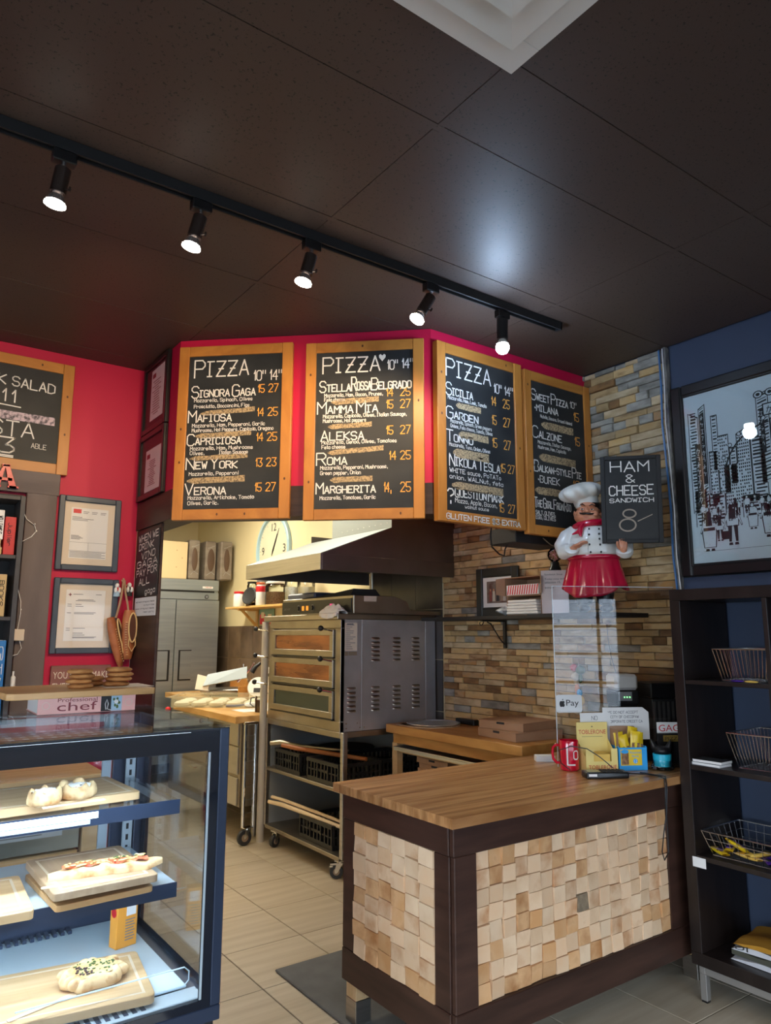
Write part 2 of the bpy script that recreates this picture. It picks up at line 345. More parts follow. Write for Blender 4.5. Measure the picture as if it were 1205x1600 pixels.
# ---------------------------------------------------------------- handwriting (stroke alphabet on a grid, baseline at 2)
G = dict(A='022842 1434', B='0802 083847463505 053544433202', C='4738180703123243', D='0802 082847432202', E='48080242 0535', F='480802 0535',
 G='47381807031232434525', H='0802 4842 0545', I='0838 1812 0222', J='3833221203', K='0802 480542', L='080242', M='0208254842', N='02084248',
 O='180703123243473818', P='0208384746350 5'.replace(' ', ''), Q='180703123243473818 2442', R='020838474635052542', S='473818070615354443321203', T='0848 2822',
 U='080312324348', V='082248', W='0812263248', X='0842 0248', Y='082548 2522', Z='08480242 1535')
G.update({'0': '180703123243473818', '1': '162822', '2': '07183847460242', '3': '084825354443321203', '4': '32380444', '5': '48080535444332120 3'.replace(' ', ''),
 '6': '473818070312324344351504', '7': '084812', '8': '1506071838474635150403123243443 5'.replace(' ', ''), '9': '4515060718384743321203',
 'a': '3632 3526160503122233', 'b': '0802 051626353322120 3'.replace('0 3', '03'), 'c': '3526160503122233', 'd': '3832 3526160503122233', 'e': '04343526160503122233', 'f': '382712 0636',
 'g': '3631201001 3526160503122233', 'h': '0802 0516263532', 'i': '1612 1718', 'j': '26211000 2728', 'k': '0802 360432', 'l': '1812', 'm': '0206 05162522 25364542',
 'n': '0206 0516263532', 'o': '160503122233352616', 'p': '0006 0516263533221203', 'q': '3036 3526160503122233', 'r': '0206 05162635', 's': '35261605143322120 3'.replace(' ', ''),
 't': '181223 0626', 'u': '0603122233 3632', 'v': '061236', 'w': '0612243246', 'x': '0632 0236', 'y': '0613 3610', 'z': '06360232',
 '.': '1213', ',': '1311', "'": '1816', '"': '0806 2826', '&': '420718283704031222 44'.replace(' ', ''), '$': '473818070615354443321203 2921', '?': '071838474625 2322', '-': '0535', '*': '1415 1524', '(': '28161422', '/': '0248'})
def stroke_text(mb, s, O, U, V, h, sw, sp=1.2, wx=1.0, caps=0, rise=0, jit=.0, fit=None):
    "write s from O along U (up V) with cap height h; caps>0: first letter of each word taller"
    O, U, V = Vector(O), Vector(U).normalized(), Vector(V).normalized(); N_ = U.cross(V)
    segs = []; x = 0; first = True; rnd = random.Random(len(s)*7+ord(s[0]))
    for ch in s:
        if ch == ' ': x += (2.6 if not caps else 1.6); first = True; continue
        k = caps if (caps and first) else 1.0; first = False
        g = G.get(ch)
        if g is None: continue
        dy = rnd.uniform(-jit, jit); mxw = 0
        for st in g.split(' '):
            pts = [(int(st[i]), int(st[i+1])-2) for i in range(0, len(st)-1, 2)]
            mxw = max(mxw, max(p[0] for p in pts)*k)
            segs.append([(x+p[0]*k*1.0, p[1]*k+dy - (0 if k == 1 else .5)) for p in pts])
        x += mxw + sp
    w_ = x-sp; u = h/6; ux = u*wx
    if fit: ux = fit/w_
    for pts in segs:
        P_ = [O + U*(a*ux) + V*(b*u + a*ux*rise) for a, b in pts]
        for p, q in zip(P_, P_[1:]):
            d = q-p
            if d.length < 1e-6: continue
            d.normalize(); n_ = N_.cross(d)*sw/2; e = d*sw*.35
            mb.add([p-e-n_, q+e-n_, q+e+n_, p-e+n_], [(0, 1, 2, 3)])
    return w_*ux
def quad(mb, O, U, V, u0, v0, u1, v1, off=0):
    O, U, V = Vector(O), Vector(U), Vector(V); n_ = U.cross(V)*off
    mb.add([O+U*a+V*b+n_ for a, b in ((u0, v0), (u1, v0), (u1, v1), (u0, v1))], [(0, 1, 2, 3)])

# ================================================================ THE SHELL
WX, HC = 3.377, 3.011
fl = MB().box(-4.1, -3.1, -.06, WX+.1, 8.8, -.004).build('floor', M['grout'], kind='structure')
TG = .4125
tm = MB().box(0, 0, -.012, TG-.005, TG-.005, 0).mesh('tile', [M['ftile']], Matrix(), bev=.0015)
xs = [1.575+TG*k for k in range(-8, 6)]; ys = [3.486+TG*k for k in range(-8, 13)]
for x in xs:
    for y in ys:
        if x > WX-.02 or y > 8.68: continue
        if x < .3 and y > 4.0: continue
        if x > 1 and y < .6: continue
        o = bpy.data.objects.new('tile', tm); COL.objects.link(o); o.parent = fl; o.location = (x+.0025, y+.0025, 0)
        o.scale = (min(1, (WX-x-.006)/(TG-.005)), min(1, (8.7-y-.006)/(TG-.005)), 1)

ce = MB().box(-4.15, -3.15, 3.03, WX+.15, 8.85, 3.10).build('ceiling', M['ceilbar'], kind='structure')
cy = [-3, -1.838, -1.229, -.619, -.01, .600, 1.209, 1.513, 2.123, 2.732, 3.342, 3.951, 4.56, 5.17, 5.78, 6.39, 7.0, 7.61, 8.22, 8.7]
cxs = [-4, -3.59, -2.371, -1.152, .067, 1.286, 2.505, WX]
pm = {}
for j in range(len(cy)-1):
    for i in range(len(cxs)-1):
        x0, x1, y0, y1 = cxs[i], cxs[i+1], cy[j], cy[j+1]
        if cxs[i] == .067 and abs(y0-.6) < .01: x1 = .676
        MB().box(x0+.0122, y0+.0123, 3.0121, x1-.0145, y1-.0150, 3.03).build('ceiling_panel', M['ceil'], ce)
for y in cy[1:-1]: MB().box(-4, y-.012, HC+.0006, WX, y+.012, 3.03).build('grid_bar', M['ceil'], ce)
for x in cxs[1:-1]:
    g = MB()
    for a, b in zip(cy, cy[1:]): g.box(x-.012, a+.0125, HC+.0006, x+.012, b-.0125, 3.03)
    g.build('grid_bar', M['ceil'], ce)
# long right wall: navy, stone, dark tile, cream with brown tile
wr = MB().box(WX+.006, -3, 0, WX+.15, 8.85, 3.03).build('wall_right', M['navy'], kind='structure')
MB().box(WX+.0005, 2.13, 0, WX+.0055, 3.965, HC).build('stone_backing', M['mortar'], wr)
MB().box(WX, 3.975, 0, WX+.0055, 8.7, HC).build('cream_paint_layer', M['cream'], wr)
MB().box(3.345, 2.108, 0, WX+.004, 2.128, HC-.002).build('corner_strip', mat('worn_strip', (.34, .32, .29), .8, c2=(.08, .08, .09), sc=(30, 30, 14)), wr)
stones = []; rz = random.Random(3); z = .86
while z < HC-.01:
    h = rz.uniform(.034, .05); h = min(h, HC-z-.001); y = 2.13
    while y < 3.965:
        L_ = min(rz.choice((.08, .12, .16, .2, .26))*rz.uniform(.85, 1.15), 3.965-y)
        if 3.965-y-L_ < .04: L_ = 3.965-y
        stones.append((y, z, L_, h)); y += L_
    z += h
def stone_mb(mb, s_, rr):
    y, z, L_, h = s_; d = rr.uniform(.006, .022); g = .0012; e = .0025
    y0, y1, z0, z1 = y+g, y+L_-g, z+g, z+h-g; X1 = WX; X0 = X1-d
    j = lambda a=.003: rr.uniform(-a, a)
    mb.add([(X1, y0, z0), (X1, y1, z0), (X1, y1, z1), (X1, y0, z1),
            (X0+.004, y0, z0), (X0+.004, y1, z0), (X0+.004, y1, z1), (X0+.004, y0, z1),
            (X0+j(), y0+e, z0+e), (X0+j(), y1-e, z0+e), (X0+j(), y1-e, z1-e), (X0+j(), y0+e, z1-e), (X0+j(), (y0+y1)/2, z0+e), (X0+j(), (y0+y1)/2, z1-e)],
           [(4, 0, 1, 5), (5, 1, 2, 6), (6, 2, 3, 7), (7, 3, 0, 4), (4, 5, 9, 12, 8), (5, 6, 10, 9), (6, 7, 11, 13, 10), (7, 4, 8, 11), (8, 12, 13, 11), (12, 9, 10, 13)])
def spick(rr, s_): return rr.choices((0, 1, 2, 3, 4), ((.30, .30, .12, .23, .05) if (s_[1] > 2.2 and s_[0] < 2.66) else (.44, .10, .17, .17, .12)))[0]
vis = [s_ for s_ in stones if not (s_[0] > 2.75 and s_[1] > 2.25) and s_[1] > .9]
vis.sort(key=lambda s_: -(s_[2]*s_[3])/(s_[0]**2))
top = vis[:300]; tops = set(top); sm = [M['stone'], M['stoneg'], M['stoneo'], M['stonec'], M['stoneb']]
for s_ in top:
    b = MB(); stone_mb(b, s_, rz); b.build('stone', sm[spick(rz, s_)], wr, smooth=False)
b = MB()
for s_ in stones:
    if s_ in tops or (s_[0] > 3.0 and s_[1] > 2.6): continue
    b.k = spick(rz, s_); stone_mb(b, s_, rz)
b.build('stone_rows', sm, wr, kind='stuff', smooth=False)
# dark tiles behind the oven, brown tiles in the kitchen
for i in range(3):
    for j in range(4):
        MB().box(WX-.008, 3.985+i*.3035, .62+j*.3535, WX-.001, 3.985+i*.3035+.30, .62+j*.3535+.35).build('wall_tile', M['dtile'], wr, bev=.001)
MB().box(WX-.003, 4.90, .6, WX-.0005, 8.69, 1.588).build('tile_grout', M['wgrout'], wr)
y = 4.905; k = 0
while y < 8.5:
    for z0, z1 in ((.62, .905), (.91, 1.245), (1.25, 1.585)):
        MB().box(WX-.010, y, z0, WX-.0035, y+.298, z1).build('wall_tile', M['btile'], wr, bev=.001)
    y += .303
MB().box(1.2, 8.7, 0, WX+.006, 8.85, 3.03).build('wall_back', M['cream'], kind='structure')
MB().box(1.12, 4.235, 0, 1.239, 8.7, 3.03).build('wall_kitchen', M['cream'], kind='structure')
MB().box(-4, 4.11, 0, 1.239, 4.23, 3.03).build('wall_left', M['red'], kind='structure')
# bulkhead with its dark beam, and the dark clad stub wall below it
outer = [(1.239, 4.23), (1.239, 3.55), (2.194, 2.66), (WX, 2.66)]; inner = [(WX, 2.78), (2.241, 2.78), (1.359, 3.602), (1.359, 4.23)]
MB().prism(outer+inner, 2.222, HC-.001).build('wall_bulkhead', M['red'], kind='structure', smooth=False)
o2 = [(1.231, 4.108), (1.231, 3.547), (2.191, 2.652), (WX-.03, 2.652)]; i2 = [(WX-.03, 2.788), (2.244, 2.788), (1.367, 3.605), (1.367, 4.108)]
MB().prism(o2+i2, 2.07, 2.222).build('trim_1', M['beam'], kind='structure', smooth=False)
MB().box(1.239, 3.70, 0, 1.253, 4.108, 2.068).build('wall_stub', M['beam'], kind='structure', bev=.002)
# shop front behind the camera, with gridded windows
def winwall(name, P, Q, openings, n_win):
    P, Q = Vector((*P, 0)), Vector((*Q, 0)); U = (Q-P).normalized(); L_ = (Q-P).length; n_ = U.cross(Vector((0, 0, 1)))
    W = Matrix(((U.x, n_.x, 0, P.x), (U.y, n_.y, 0, P.y), (0, 0, 1, 0), (0, 0, 0, 1)))
    b = MB(); b.T = W; a = 0
    for (u0, u1) in openings: b.box(a, 0, 0, u0, .12, 3.03); b.box(u0, 0, 0, u1, .12, .55); b.box(u0, 0, 1.98, u1, .12, 3.03); a = u1
    b.box(a, 0, 0, L_, .12, 3.03); b.build(name, M['white'], kind='structure')
    for (u0, u1) in openings:
        f = MB(); f.T = W
        f.box(u0, .02, .55, u0+.06, .10, 1.98); f.box(u1-.06, .02, .55, u1, .10, 1.98); f.box(u0+.06, .02, .55, u1-.06, .10, .61); f.box(u0+.06, .02, 1.92, u1-.06, .10, 1.98)
        fo = f.build('window_%d' % n_win, M['blackm'], kind='structure'); n_win += 1
        nc = max(3, int((u1-u0)/.62))
        for i in range(1, nc):
            g = MB(); g.T = W; x = u0+(u1-u0)*i/nc; g.box(x-.018, .03, .61, x+.018, .08, 1.92); g.build('mullion', M['blackm'], fo)
        for z in (.95, 1.28, 1.60): g = MB(); g.T = W; g.box(u0+.06, .035, z-.014, u1-.06, .075, z+.014); g.build('glazing_bar', M['blackm'], fo)
winwall('wall_front', (-4, -3), (WX+.006, -3), [(.15, 3.55), (3.70, 7.25)], 1)
winwall('wall_street', (-4, 4.2), (-4, -3), [(2.1, 5.9)], 3)

MB().box(-30, -16.2, -.25, 30, -3.2, -.15).build('street_pavement', mat('asphalt', (.16, .17, .18), .9), kind='structure')
MB().box(-30, -3.15, -.25, -4.2, 12, -.15).build('street_pavement', bpy.data.materials['asphalt'], kind='structure')
MB().box(-30, -17, -.15, 30, -16.2, 3.6).build('street_facade', mat('facade_grey', (.42, .43, .46), .8), kind='structure')
# ceiling air diffuser
t = thing('air_diffuser', 'white square ceiling air vent with nested louvres', 'vent', (.981, .9045, 3.0))
def ring(h0, h1, z0, z1, th=.004):
    b = MB(); v = []
    for h, z in ((h0, z0), (h1, z1), (h1-th, z1+.003), (h0-th, z0+.003)): v += [(-h, -h, z), (h, -h, z), (h, h, z), (-h, h, z)]
    b.add(v, [(a*4+i, a*4+(i+1) % 4, ((a+1) % 4)*4+(i+1) % 4, ((a+1) % 4)*4+i) for a in range(4) for i in range(4)]); return b
b = MB(); h = .305
for q in ((-h, -h, h, -h+.10), (-h, h-.10, h, h), (-h, -h+.10, -h+.10, h-.10), (h-.10, -h+.10, h, h-.10)): b.box(q[0], q[1], -.016, q[2], q[3], .008)
b.build('frame', M['white'], t, local=True, bev=.002)
for h0, h1, za, zb_ in ((.232, .135, -.034, -.020), (.150, .062, -.050, -.036)): ring(h0, h1, za, zb_).build('louvre', M['white'], t, local=True, smooth=False)
MB().box(-.075, -.075, -.062, .075, .075, -.054).build('centre_plate', M['white'], t, local=True, bev=.002)
MB().box(-.255, -.255, .0105, .255, .255, .012).build('duct_throat', M['white'], t, local=True)
# a strip of tape on the ceiling bar beyond it
# kitchen light panels
for x, y in ((2.25, 4.6), (2.3, 6.6)):
    t = thing('ceiling_light', 'recessed kitchen ceiling light panel above the %s' % ('oven' if y < 5 else 'fridge end of the kitchen'), 'light', (x, y, 3.0), group=None)
    MB().box(-.6, -.3, 0, .6, .3, .011).build('diffuser', M['panel'], t, local=True)
    b = MB()
    for q in ((-.63, -.33, .63, -.3), (-.63, .3, .63, .33), (-.63, -.3, -.6, .3), (.6, -.3, .63, .3)): b.box(q[0], q[1], -.004, q[2], q[3], .010)
    b.build('frame', M['white'], t, local=True)

# ---------------------------------------------------------------- track lighting
t = thing('lighting_track', 'long black track rail on the ceiling carrying five lamp heads', 'track', (1.1, 2.24, 3.0))
b = MB(); b.box(-.75, 2.222, 2.985, 2.65, 2.258, HC-.0005); b.box(-.75, 2.222, 2.972, 2.65, 2.228, 2.985); b.box(-.75, 2.252, 2.972, 2.65, 2.258, 2.985); b.build('rail', M['blackm'], t)
MB().box(2.65, 2.220, 2.970, 2.668, 2.260, HC-.0005).build('end_cap', M['black'], t, bev=.002)
LAB = ['leftmost', 'second', 'third', 'fourth']
for i, (bp, mt, aim) in enumerate(BULBS):
    t = thing('track_spotlight', '%s track spotlight from the left, dark metal can with a warm lit reflector bulb' % LAB[i], 'spotlight', (mt[0], mt[1], 2.97), group=None)
    MB().box(mt[0]-.035, mt[1]-.017, 2.935, mt[0]+.035, mt[1]+.017, 2.9715).build('adapter', M['black'], t, bev=.003)
    P1 = Vector(bp); P0 = Vector((mt[0]+(mt[0]-bp[0])*-.05, mt[1], 2.915)); d = (P1-P0).normalized(); L_ = (P1-P0).length
    MB().cyl((mt[0], mt[1], 2.94), P0+d*.008, .008, n=8).build('swivel', M['chrome'], t)
    MB().cyl(P0, P0+d*(L_-.035), .024, .024, n=20).build('can', M['bronze'], t)
    rf = MB().cyl(P0+d*(L_-.036), P1, .017, .0315, n=20, cap=False).cyl(P1, P1+d*.003, .0335, .0335, n=20, cap=False).build('bulb_reflector', M['reflector'], t)
    MB().cyl(P1-d*.002, P1+d*.0035, .0315, .0315, n=20).build('lit_lens', M['bulb'], t)
    sd = Vector((.6, -.6, 0)).normalized(); q = P0+d*(L_*.62)+sd*.024
    MB().cyl(q, q+sd*.018, .003, n=6).cyl(q+sd*.014-d*.008, q+sd*.014+d*.008, .0035, n=6).build('thumb_screw', M['bronze'], t)
t = thing('track_bulb', 'rightmost track lamp holding a bare cool white globe bulb', 'spotlight', (2.282, 2.247, 2.97))
MB().box(2.247, 2.23, 2.935, 2.317, 2.264, 2.9715).build('adapter', M['black'], t, bev=.003)
MB().cyl((2.282, 2.247, 2.94), (2.281, 2.247, 2.925), .012, n=10).cyl((2.281, 2.247, 2.93), (2.279, 2.248, 2.833), .0255, n=20).build('can', M['black'], t)
MB().lathe([(.012, .03), (.022, .012), (.028, 0)], (2.279, 2.248, 2.81), n=18).build('bulb_neck', M['white'], t)
MB().lathe([(.027, 0), (.031, -.012), (.030, -.026), (.022, -.040), (.010, -.047), (.001, -.048)], (2.279, 2.248, 2.812), n=20).build('lit_globe', M['bulbc'], t)

# ================================================================ MENU BOARDS
def board_frame(t, W_, H_, fr, T, rails=('oak', 'oakx'), thick=.03):
    "local plane: u right, v up, n towards viewer"
    def bx(name, u0, v0, u1, v1, n0, n1, m_, bev=.002, parent=t):
        b = MB(); b.T = T; b.box(u0, v0, n0, u1, v1, n1); return b.build(name, m_, parent, bev=bev)
    bx('slate_panel', fr-.004, fr-.004, W_-fr+.004, H_-fr+.004, .004, thick-.009, M['slate'], 0)
    for u0 in (0, W_-fr): bx('side_rail', u0, 0, u0+fr, H_, 0, thick, M[rails[0]])
    bx('top_rail', fr+.0008, H_-fr, W_-fr-.0008, H_, 0, thick-.001, M[rails[1]]); bx('bottom_rail', fr+.0008, 0, W_-fr-.0008, fr, 0, thick-.001, M[rails[1]])
    kn = MB(); kn.T = T; rr = random.Random(int(W_*1000)+len(kids(t))+int(T.translation.x*100))
    for k in range(5):
        u, v = (rr.choice((fr*.5, W_-fr*.5)), rr.uniform(.08, H_-.08)) if k < 3 else (rr.uniform(.1, W_-.1), rr.choice((fr*.5, H_-fr*.5)))
        kn.lathe([(.006, 0), (.004, .0006), (.001, .0008)], (u, v, thick-(0 if k < 3 else .001)), n=10, sx=.8, sy=1.2)
    kn.build('knot', M['knot'], t, kind='stuff')
def board_xf(P, U, N_): return Matrix(((U[0], 0, N_[0], P[0]), (U[1], 0, N_[1], P[1]), (0, 1, 0, P[2]), (0, 0, 0, 1)))
class Writer:
    "writes in slate coordinates: u 0..1 left to right, v 0..1 top to bottom"
    def __init__(s, T, fr, W_, H_, z=.0216):
        s.U = (T.to_3x3() @ Vector((1, 0, 0))).normalized(); s.V = Vector((0, 0, 1)); s.o = T @ Vector((fr, H_-fr, z)); s.w = W_-2*fr; s.h = H_-2*fr
        s.m = {'chalk': MB(), 'chalko': MB(), 'smudge': MB()}
    def at(s, u, v): return s.o + s.U*(u*s.w) - s.V*(v*s.h)
    def t(s, txt, u0, u1, v, h, sw=.0048, c='chalk', caps=0, rise=0, jit=.15): stroke_text(s.m[c], txt, s.at(max(u0, .015), v), s.U, s.V, h*s.h, sw*.86, caps=caps, rise=rise, jit=jit, fit=(u1-u0)*s.w)
    def price(s, a, b, v, ua=.74, ub=.86, rise=0, h=.052): s.t(a, ua, ua+.075, v, h, .0048, 'chalko'); s.t(b, ub, ub+.10, v, h, .0048, 'chalko')
    def small(s, txt, u0, u1, v, h=.022, rise=0): s.t(txt, u0, u1, v, h, .0032, jit=.3, rise=rise)
    def smudge(s, u0, v0, u1, v1, dv=0):
        rr = random.Random(int(v0*999)); n = 10; vs = []
        for i in range(n+1):
            u = u0+(u1-u0)*i/n; e = (0.35 if i in (0,) else 0)*(v1-v0)
            vs += [s.at(u, v0+dv*i/n+e+rr.uniform(0, .004)), s.at(u, v1+dv*i/n-e-rr.uniform(0, .004))]
        s.m['smudge'].add(vs, [(2*i, 2*i+1, 2*i+3, 2*i+2) for i in range(n)])
    def done(s, t):
        for k, nm in (('smudge', 'rubbed_chalk_bar'), ('chalk', 'chalk_writing'), ('chalko', 'chalk_prices')):
            if s.m[k].v: s.m[k].build(nm, M[k], t, smooth=False, kind='stuff', label={'chalko': 'orange chalk prices', 'smudge': 'tan rubbed chalk bars'}.get(k))
dU = Vector((.955, -.89, 0)).normalized(); dN = Vector((-.89, -.955, 0)).normalized()
A0 = Vector((1.239, 3.55, 0))
def diag(s_): return A0+dU*s_+dN*.004
# board 1
T1 = board_xf((*(diag(.011))[:2], 2.057), dU, dN)
t = thing('menu_board', 'leftmost tall pizza menu chalkboard on the red bulkhead, starting with Signora Gaga', 'chalkboard', T1.translation[:], group=None)
board_frame(t, .598, .905, .053, T1); w1 = Writer(T1, .053, .598, .905)
w1.t('PIZZA', .06, .64, .135, .10, .0085, caps=1.15); w1.t('10"', .69, .82, .175, .065, .006); w1.t('14"', .86, .99, .175, .065, .006)
w1.t('SIGNORA GAGA', .04, .72, .272, .045, .0068, caps=1.7); w1.price('15', '27', .255)
w1.small('Mozzarella, Spinach, Olives', .07, .69, .305); w1.small('Prosciutto, Bocconcini, Figs', .07, .66, .345); w1.smudge(.14, .365, .72, .40, -.02)
w1.t('MAFIOSA', .0, .46, .435, .045, .0068, caps=1.7); w1.price('14', '25', .41)
w1.small('Mozzarella, Ham, Pepperoni, Garlic', .06, .83, .47); w1.small('Mushrooms, Hot Peppers, Capicola, Oregano', .06, .92, .502); w1.smudge(.1, .512, .69, .547, -.012)
w1.t('CAPRICIOSA', .01, .58, .585, .043, .0068, caps=1.7); w1.price('14', '25', .572)
w1.small('Mozzarella, Ham, Mushrooms', .05, .71, .62); w1.small('Olives,', .05, .2, .65); w1.small('Italian Sausage', .36, .66, .65); w1.smudge(.05, .658, .66, .692, -.012)
w1.t('NEW YORK', -.01, .53, .74, .043, .0068, caps=1.7); w1.price('13', '23', .735)
w1.small('Mozzarella, Pepperoni', .05, .57, .783); w1.smudge(.03, .797, .64, .84, -.01)
w1.t('VERONA', .0, .43, .905, .045, .0068, caps=1.6); w1.price('15', '27', .892)
w1.small('Mozzarella, Artichoke, Tomato', .05, .74, .937); w1.small('Olives, Garlic.', .05, .37, .97)
w1.done(t)
# board 2
T2 = board_xf((*(diag(.678))[:2], 2.045), dU, dN)
t = thing('menu_board', 'second tall pizza menu chalkboard with a chalk heart beside its title', 'chalkboard', T2.translation[:])
board_frame(t, .594, .905, .053, T2); w1 = Writer(T2, .053, .594, .905)
w1.t('PIZZA', .07, .66, .13, .095, .0085, caps=1.1); w1.t('10"', .73, .84, .125, .06, .006); w1.t('14"', .88, .995, .12, .06, .006)
hb = w1.m['chalk']; c = w1.at(.685, .045); hp = [(0, -.02), (-.016, .0), (-.017, .012), (-.009, .018), (0, .010), (.009, .018), (.017, .012), (.016, 0)]
hb.add([c+w1.U*a+w1.V*b for a, b in hp], [tuple(range(8))])
w1.t('STELLA', .04, .36, .255, .045, .0068, caps=1.6); w1.t('ROSSA', .37, .57, .25, .052, .0075, caps=1.7); w1.t('BELGRADO', .575, .98, .25, .045, .0068, caps=1.7)
w1.small('Mozzarella, Ham, Bacon, Prunes,', .09, .69, .29); w1.small('Feta cheese', .09, .30, .318); w1.price('14', '25', .298, .72, .87); w1.smudge(.16, .305, .65, .345, -.012)
w1.t('MAMMA MIA', .02, .64, .395, .045, .0068, caps=1.7); w1.price('15', '27', .375, .72, .87)
w1.small('Mozzarella, Capicollo, Olives, Italian Sausage,', .08, .93, .425); w1.small('Mushrooms, Hot peppers', .08, .52, .455); w1.smudge(.13, .465, .58, .50, -.01)
w1.t('ALEKSA', .06, .5, .568, .05, .0068, caps=1.3); w1.price('15', '27', .54, .72, .87)
w1.small('Mozzarella, Genoa, Olives, Tomatoes', .07, .83, .592); w1.small('Feta cheese', .07, .31, .622); w1.smudge(.13, .63, .70, .665, -.022)
w1.t('ROMA', .02, .33, .722, .045, .0068, caps=1.7); w1.price('14', '25', .70, .75, .87)
w1.small('Mozzarella, Pepperoni, Mushrooms,', .06, .74, .752); w1.small('Green pepper, Onion', .06, .47, .785); w1.smudge(.16, .80, .59, .838, -.004)
w1.t('MARGHERITA', .02, .62, .90, .042, .0068, caps=1.6); w1.price('14,', '25', .90, .70, .87, h=.058)
w1.small('Mozzarella, Tomatoes, Garlic', .06, .62, .94)
w1.done(t)
# boards 3 and 4 on the front of the bulkhead
XN = Vector((0, -1, 0)); XU = Vector((1, 0, 0))
T3 = board_xf((2.198, 2.652, 2.035), XU, XN)
t = thing('menu_board', 'third tall pizza menu chalkboard with gluten free price chalked on its lower rail', 'chalkboard', T3.translation[:])
board_frame(t, .592, .905, .055, T3, thick=.036); w1 = Writer(T3, .055, .592, .905, .0276)
w1.t('PIZZA', .02, .65, .135, .105, .0085, caps=1.1); w1.t('10"', .69, .81, .172, .062, .006); w1.t('14"', .85, .985, .17, .062, .006)
w1.t('SICILIA', .0, .37, .262, .045, .0068, caps=1.8); w1.price('14', '25', .262, .65, .83, h=.06)
w1.small('Mozzarella, Ham, Leek, Tomato', .04, .58, .292); w1.smudge(.15, .30, .5, .345)
w1.t('GARDEN', .0, .44, .412, .045, .0068, caps=1.7); w1.price('15', '27', .39, .65, .83, h=.06)
w1.small('Mozzarella, Spinach, Green peppers', .07, .65, .44); w1.small('Onions, Feta cheese, Tomato, Olives', .07, .66, .472); w1.smudge(.18, .482, .6, .53)
w1.t('TONNO', .0, .36, .56, .045, .0068, caps=1.6); w1.price('15', '27', .543, .65, .83, h=.06)
w1.small('Mozzarella, Tuna, Onion, Olives', .05, .62, .592); w1.smudge(.1, .60, .6, .66)
w1.t('NIKOLA TESLA', .05, .76, .712, .052, .0068, caps=1.5); w1.price('15', '27', .70, .765, .88, h=.055)
w1.t('WHITE sauce, PoTATo', .05, .77, .757, .026, .0038); w1.t('onion. WALNut, feta', .05, .8, .797, .026, .0038); w1.smudge(.08, .81, .8, .865)
w1.t('?', .02, .1, .955, .09, .009); w1.t('QUESTION MARK', .12, .8, .905, .045, .0068, caps=1.3); w1.t('Mozza, Apple, Bacon,', .12, .7, .943, .026, .0038); w1.t('walnut sauce', .25, .58, .972, .02, .0034)
w1.price('15', '27', .965, .73, .87, h=.055)
w1.done(t)
gl = MB(); stroke_text(gl, 'GLUTEN FREE $3 EXTRA', T3 @ Vector((.05, .014, .0362)), XU, (0, 0, 1), .026, .005, fit=.50, jit=.2); gl.build('chalk_writing', M['chalk'], t, smooth=False, kind='stuff')
T4 = board_xf((2.812, 2.652, 2.022), XU, XN)
t = thing('menu_board', 'rightmost tall chalkboard, partly behind the chef figure, listing sweet pizza and burek', 'chalkboard', T4.translation[:])
board_frame(t, .545, .905, .052, T4, thick=.036); w1 = Writer(T4, .052, .545, .905, .0276)
w1.t('SWEET PIZZA', .0, .68, .13, .045, .0068, caps=1.7); w1.t('10"', .73, .86, .12, .045, .005)
w1.t('*MILANA', .06, .5, .205, .045, .006); w1.t('15', .79, .9, .21, .06, .005, 'chalko'); w1.small('Nutella, Banana, Ground Almond', .17, .76, .25); w1.smudge(.18, .27, .78, .325)
w1.t('CALZONE', .02, .55, .395, .047, .0068, caps=1.7); w1.t('15', .79, .9, .39, .06, .005, 'chalko'); w1.small('Mozzarella, Italian Sausage,', .11, .72, .435); w1.small('Mushroom, Ham, Capicollo', .11, .62, .47); w1.smudge(.12, .50, .8, .558)
w1.t('BALKAN-STYLE PIE', .03, .9, .63, .042, .0068, caps=1.8); w1.t('*BUREK', .08, .48, .705, .045, .006); w1.t('10', .72, .86, .71, .06, .005, 'chalko'); w1.smudge(.03, .735, .62, .79)
w1.t('THE GIRL FROM RIO', .0, .66, .875, .045, .0068, caps=1.5); w1.t('15', .72, .84, .86, .06, .005, 'chalk'); w1.t('SALT, OLIVES,', .03, .38, .925, .025, .0038); w1.t('EGG, OLIVES', .03, .38, .957, .025, .0038)
w1.done(t)
# salad and pasta board on the red wall
T5 = board_xf((-.07, 4.106, 2.333), XU, XN)
t = thing('menu_board', 'wide chalkboard on the red wall at far left, reading Greek salad and pasta', 'chalkboard', T5.translation[:])
board_frame(t, .912, .612, .056, T5); w1 = Writer(T5, .056, .912, .612)
w1.t('GREEK SALAD', .40, .955, .21, .10, .0075, rise=-.03); w1.t('11', .63, .72, .40, .13, .008); w1.t('PASTA', .40, .85, .76, .16, .008); w1.t('13', .56, .74, .94, .16, .009)
b = w1.m['chalk']
for u0, u1, v in ((.60, .76, .43), (.48, .74, .97), (.46, .74, .955)): b.add([w1.at(u0, v), w1.at(u1, v+.01), w1.at(u1, v+.022), w1.at(u0, v+.012)], [(3, 2, 1, 0)])
w1.small('ABLE', .84, .93, .86, .05)
w1.done(t)
b = MB(); b.add([w1.at(.1, .50)+XN*.0005, w1.at(.97, .50)+XN*.0005, w1.at(.97, .59)+XN*.0005, w1.at(.1, .59)+XN*.0005], [(3, 2, 1, 0)]); b.build('rubbed_chalk_bar', M['chalkp'], t, label='pink rubbed chalk bar')
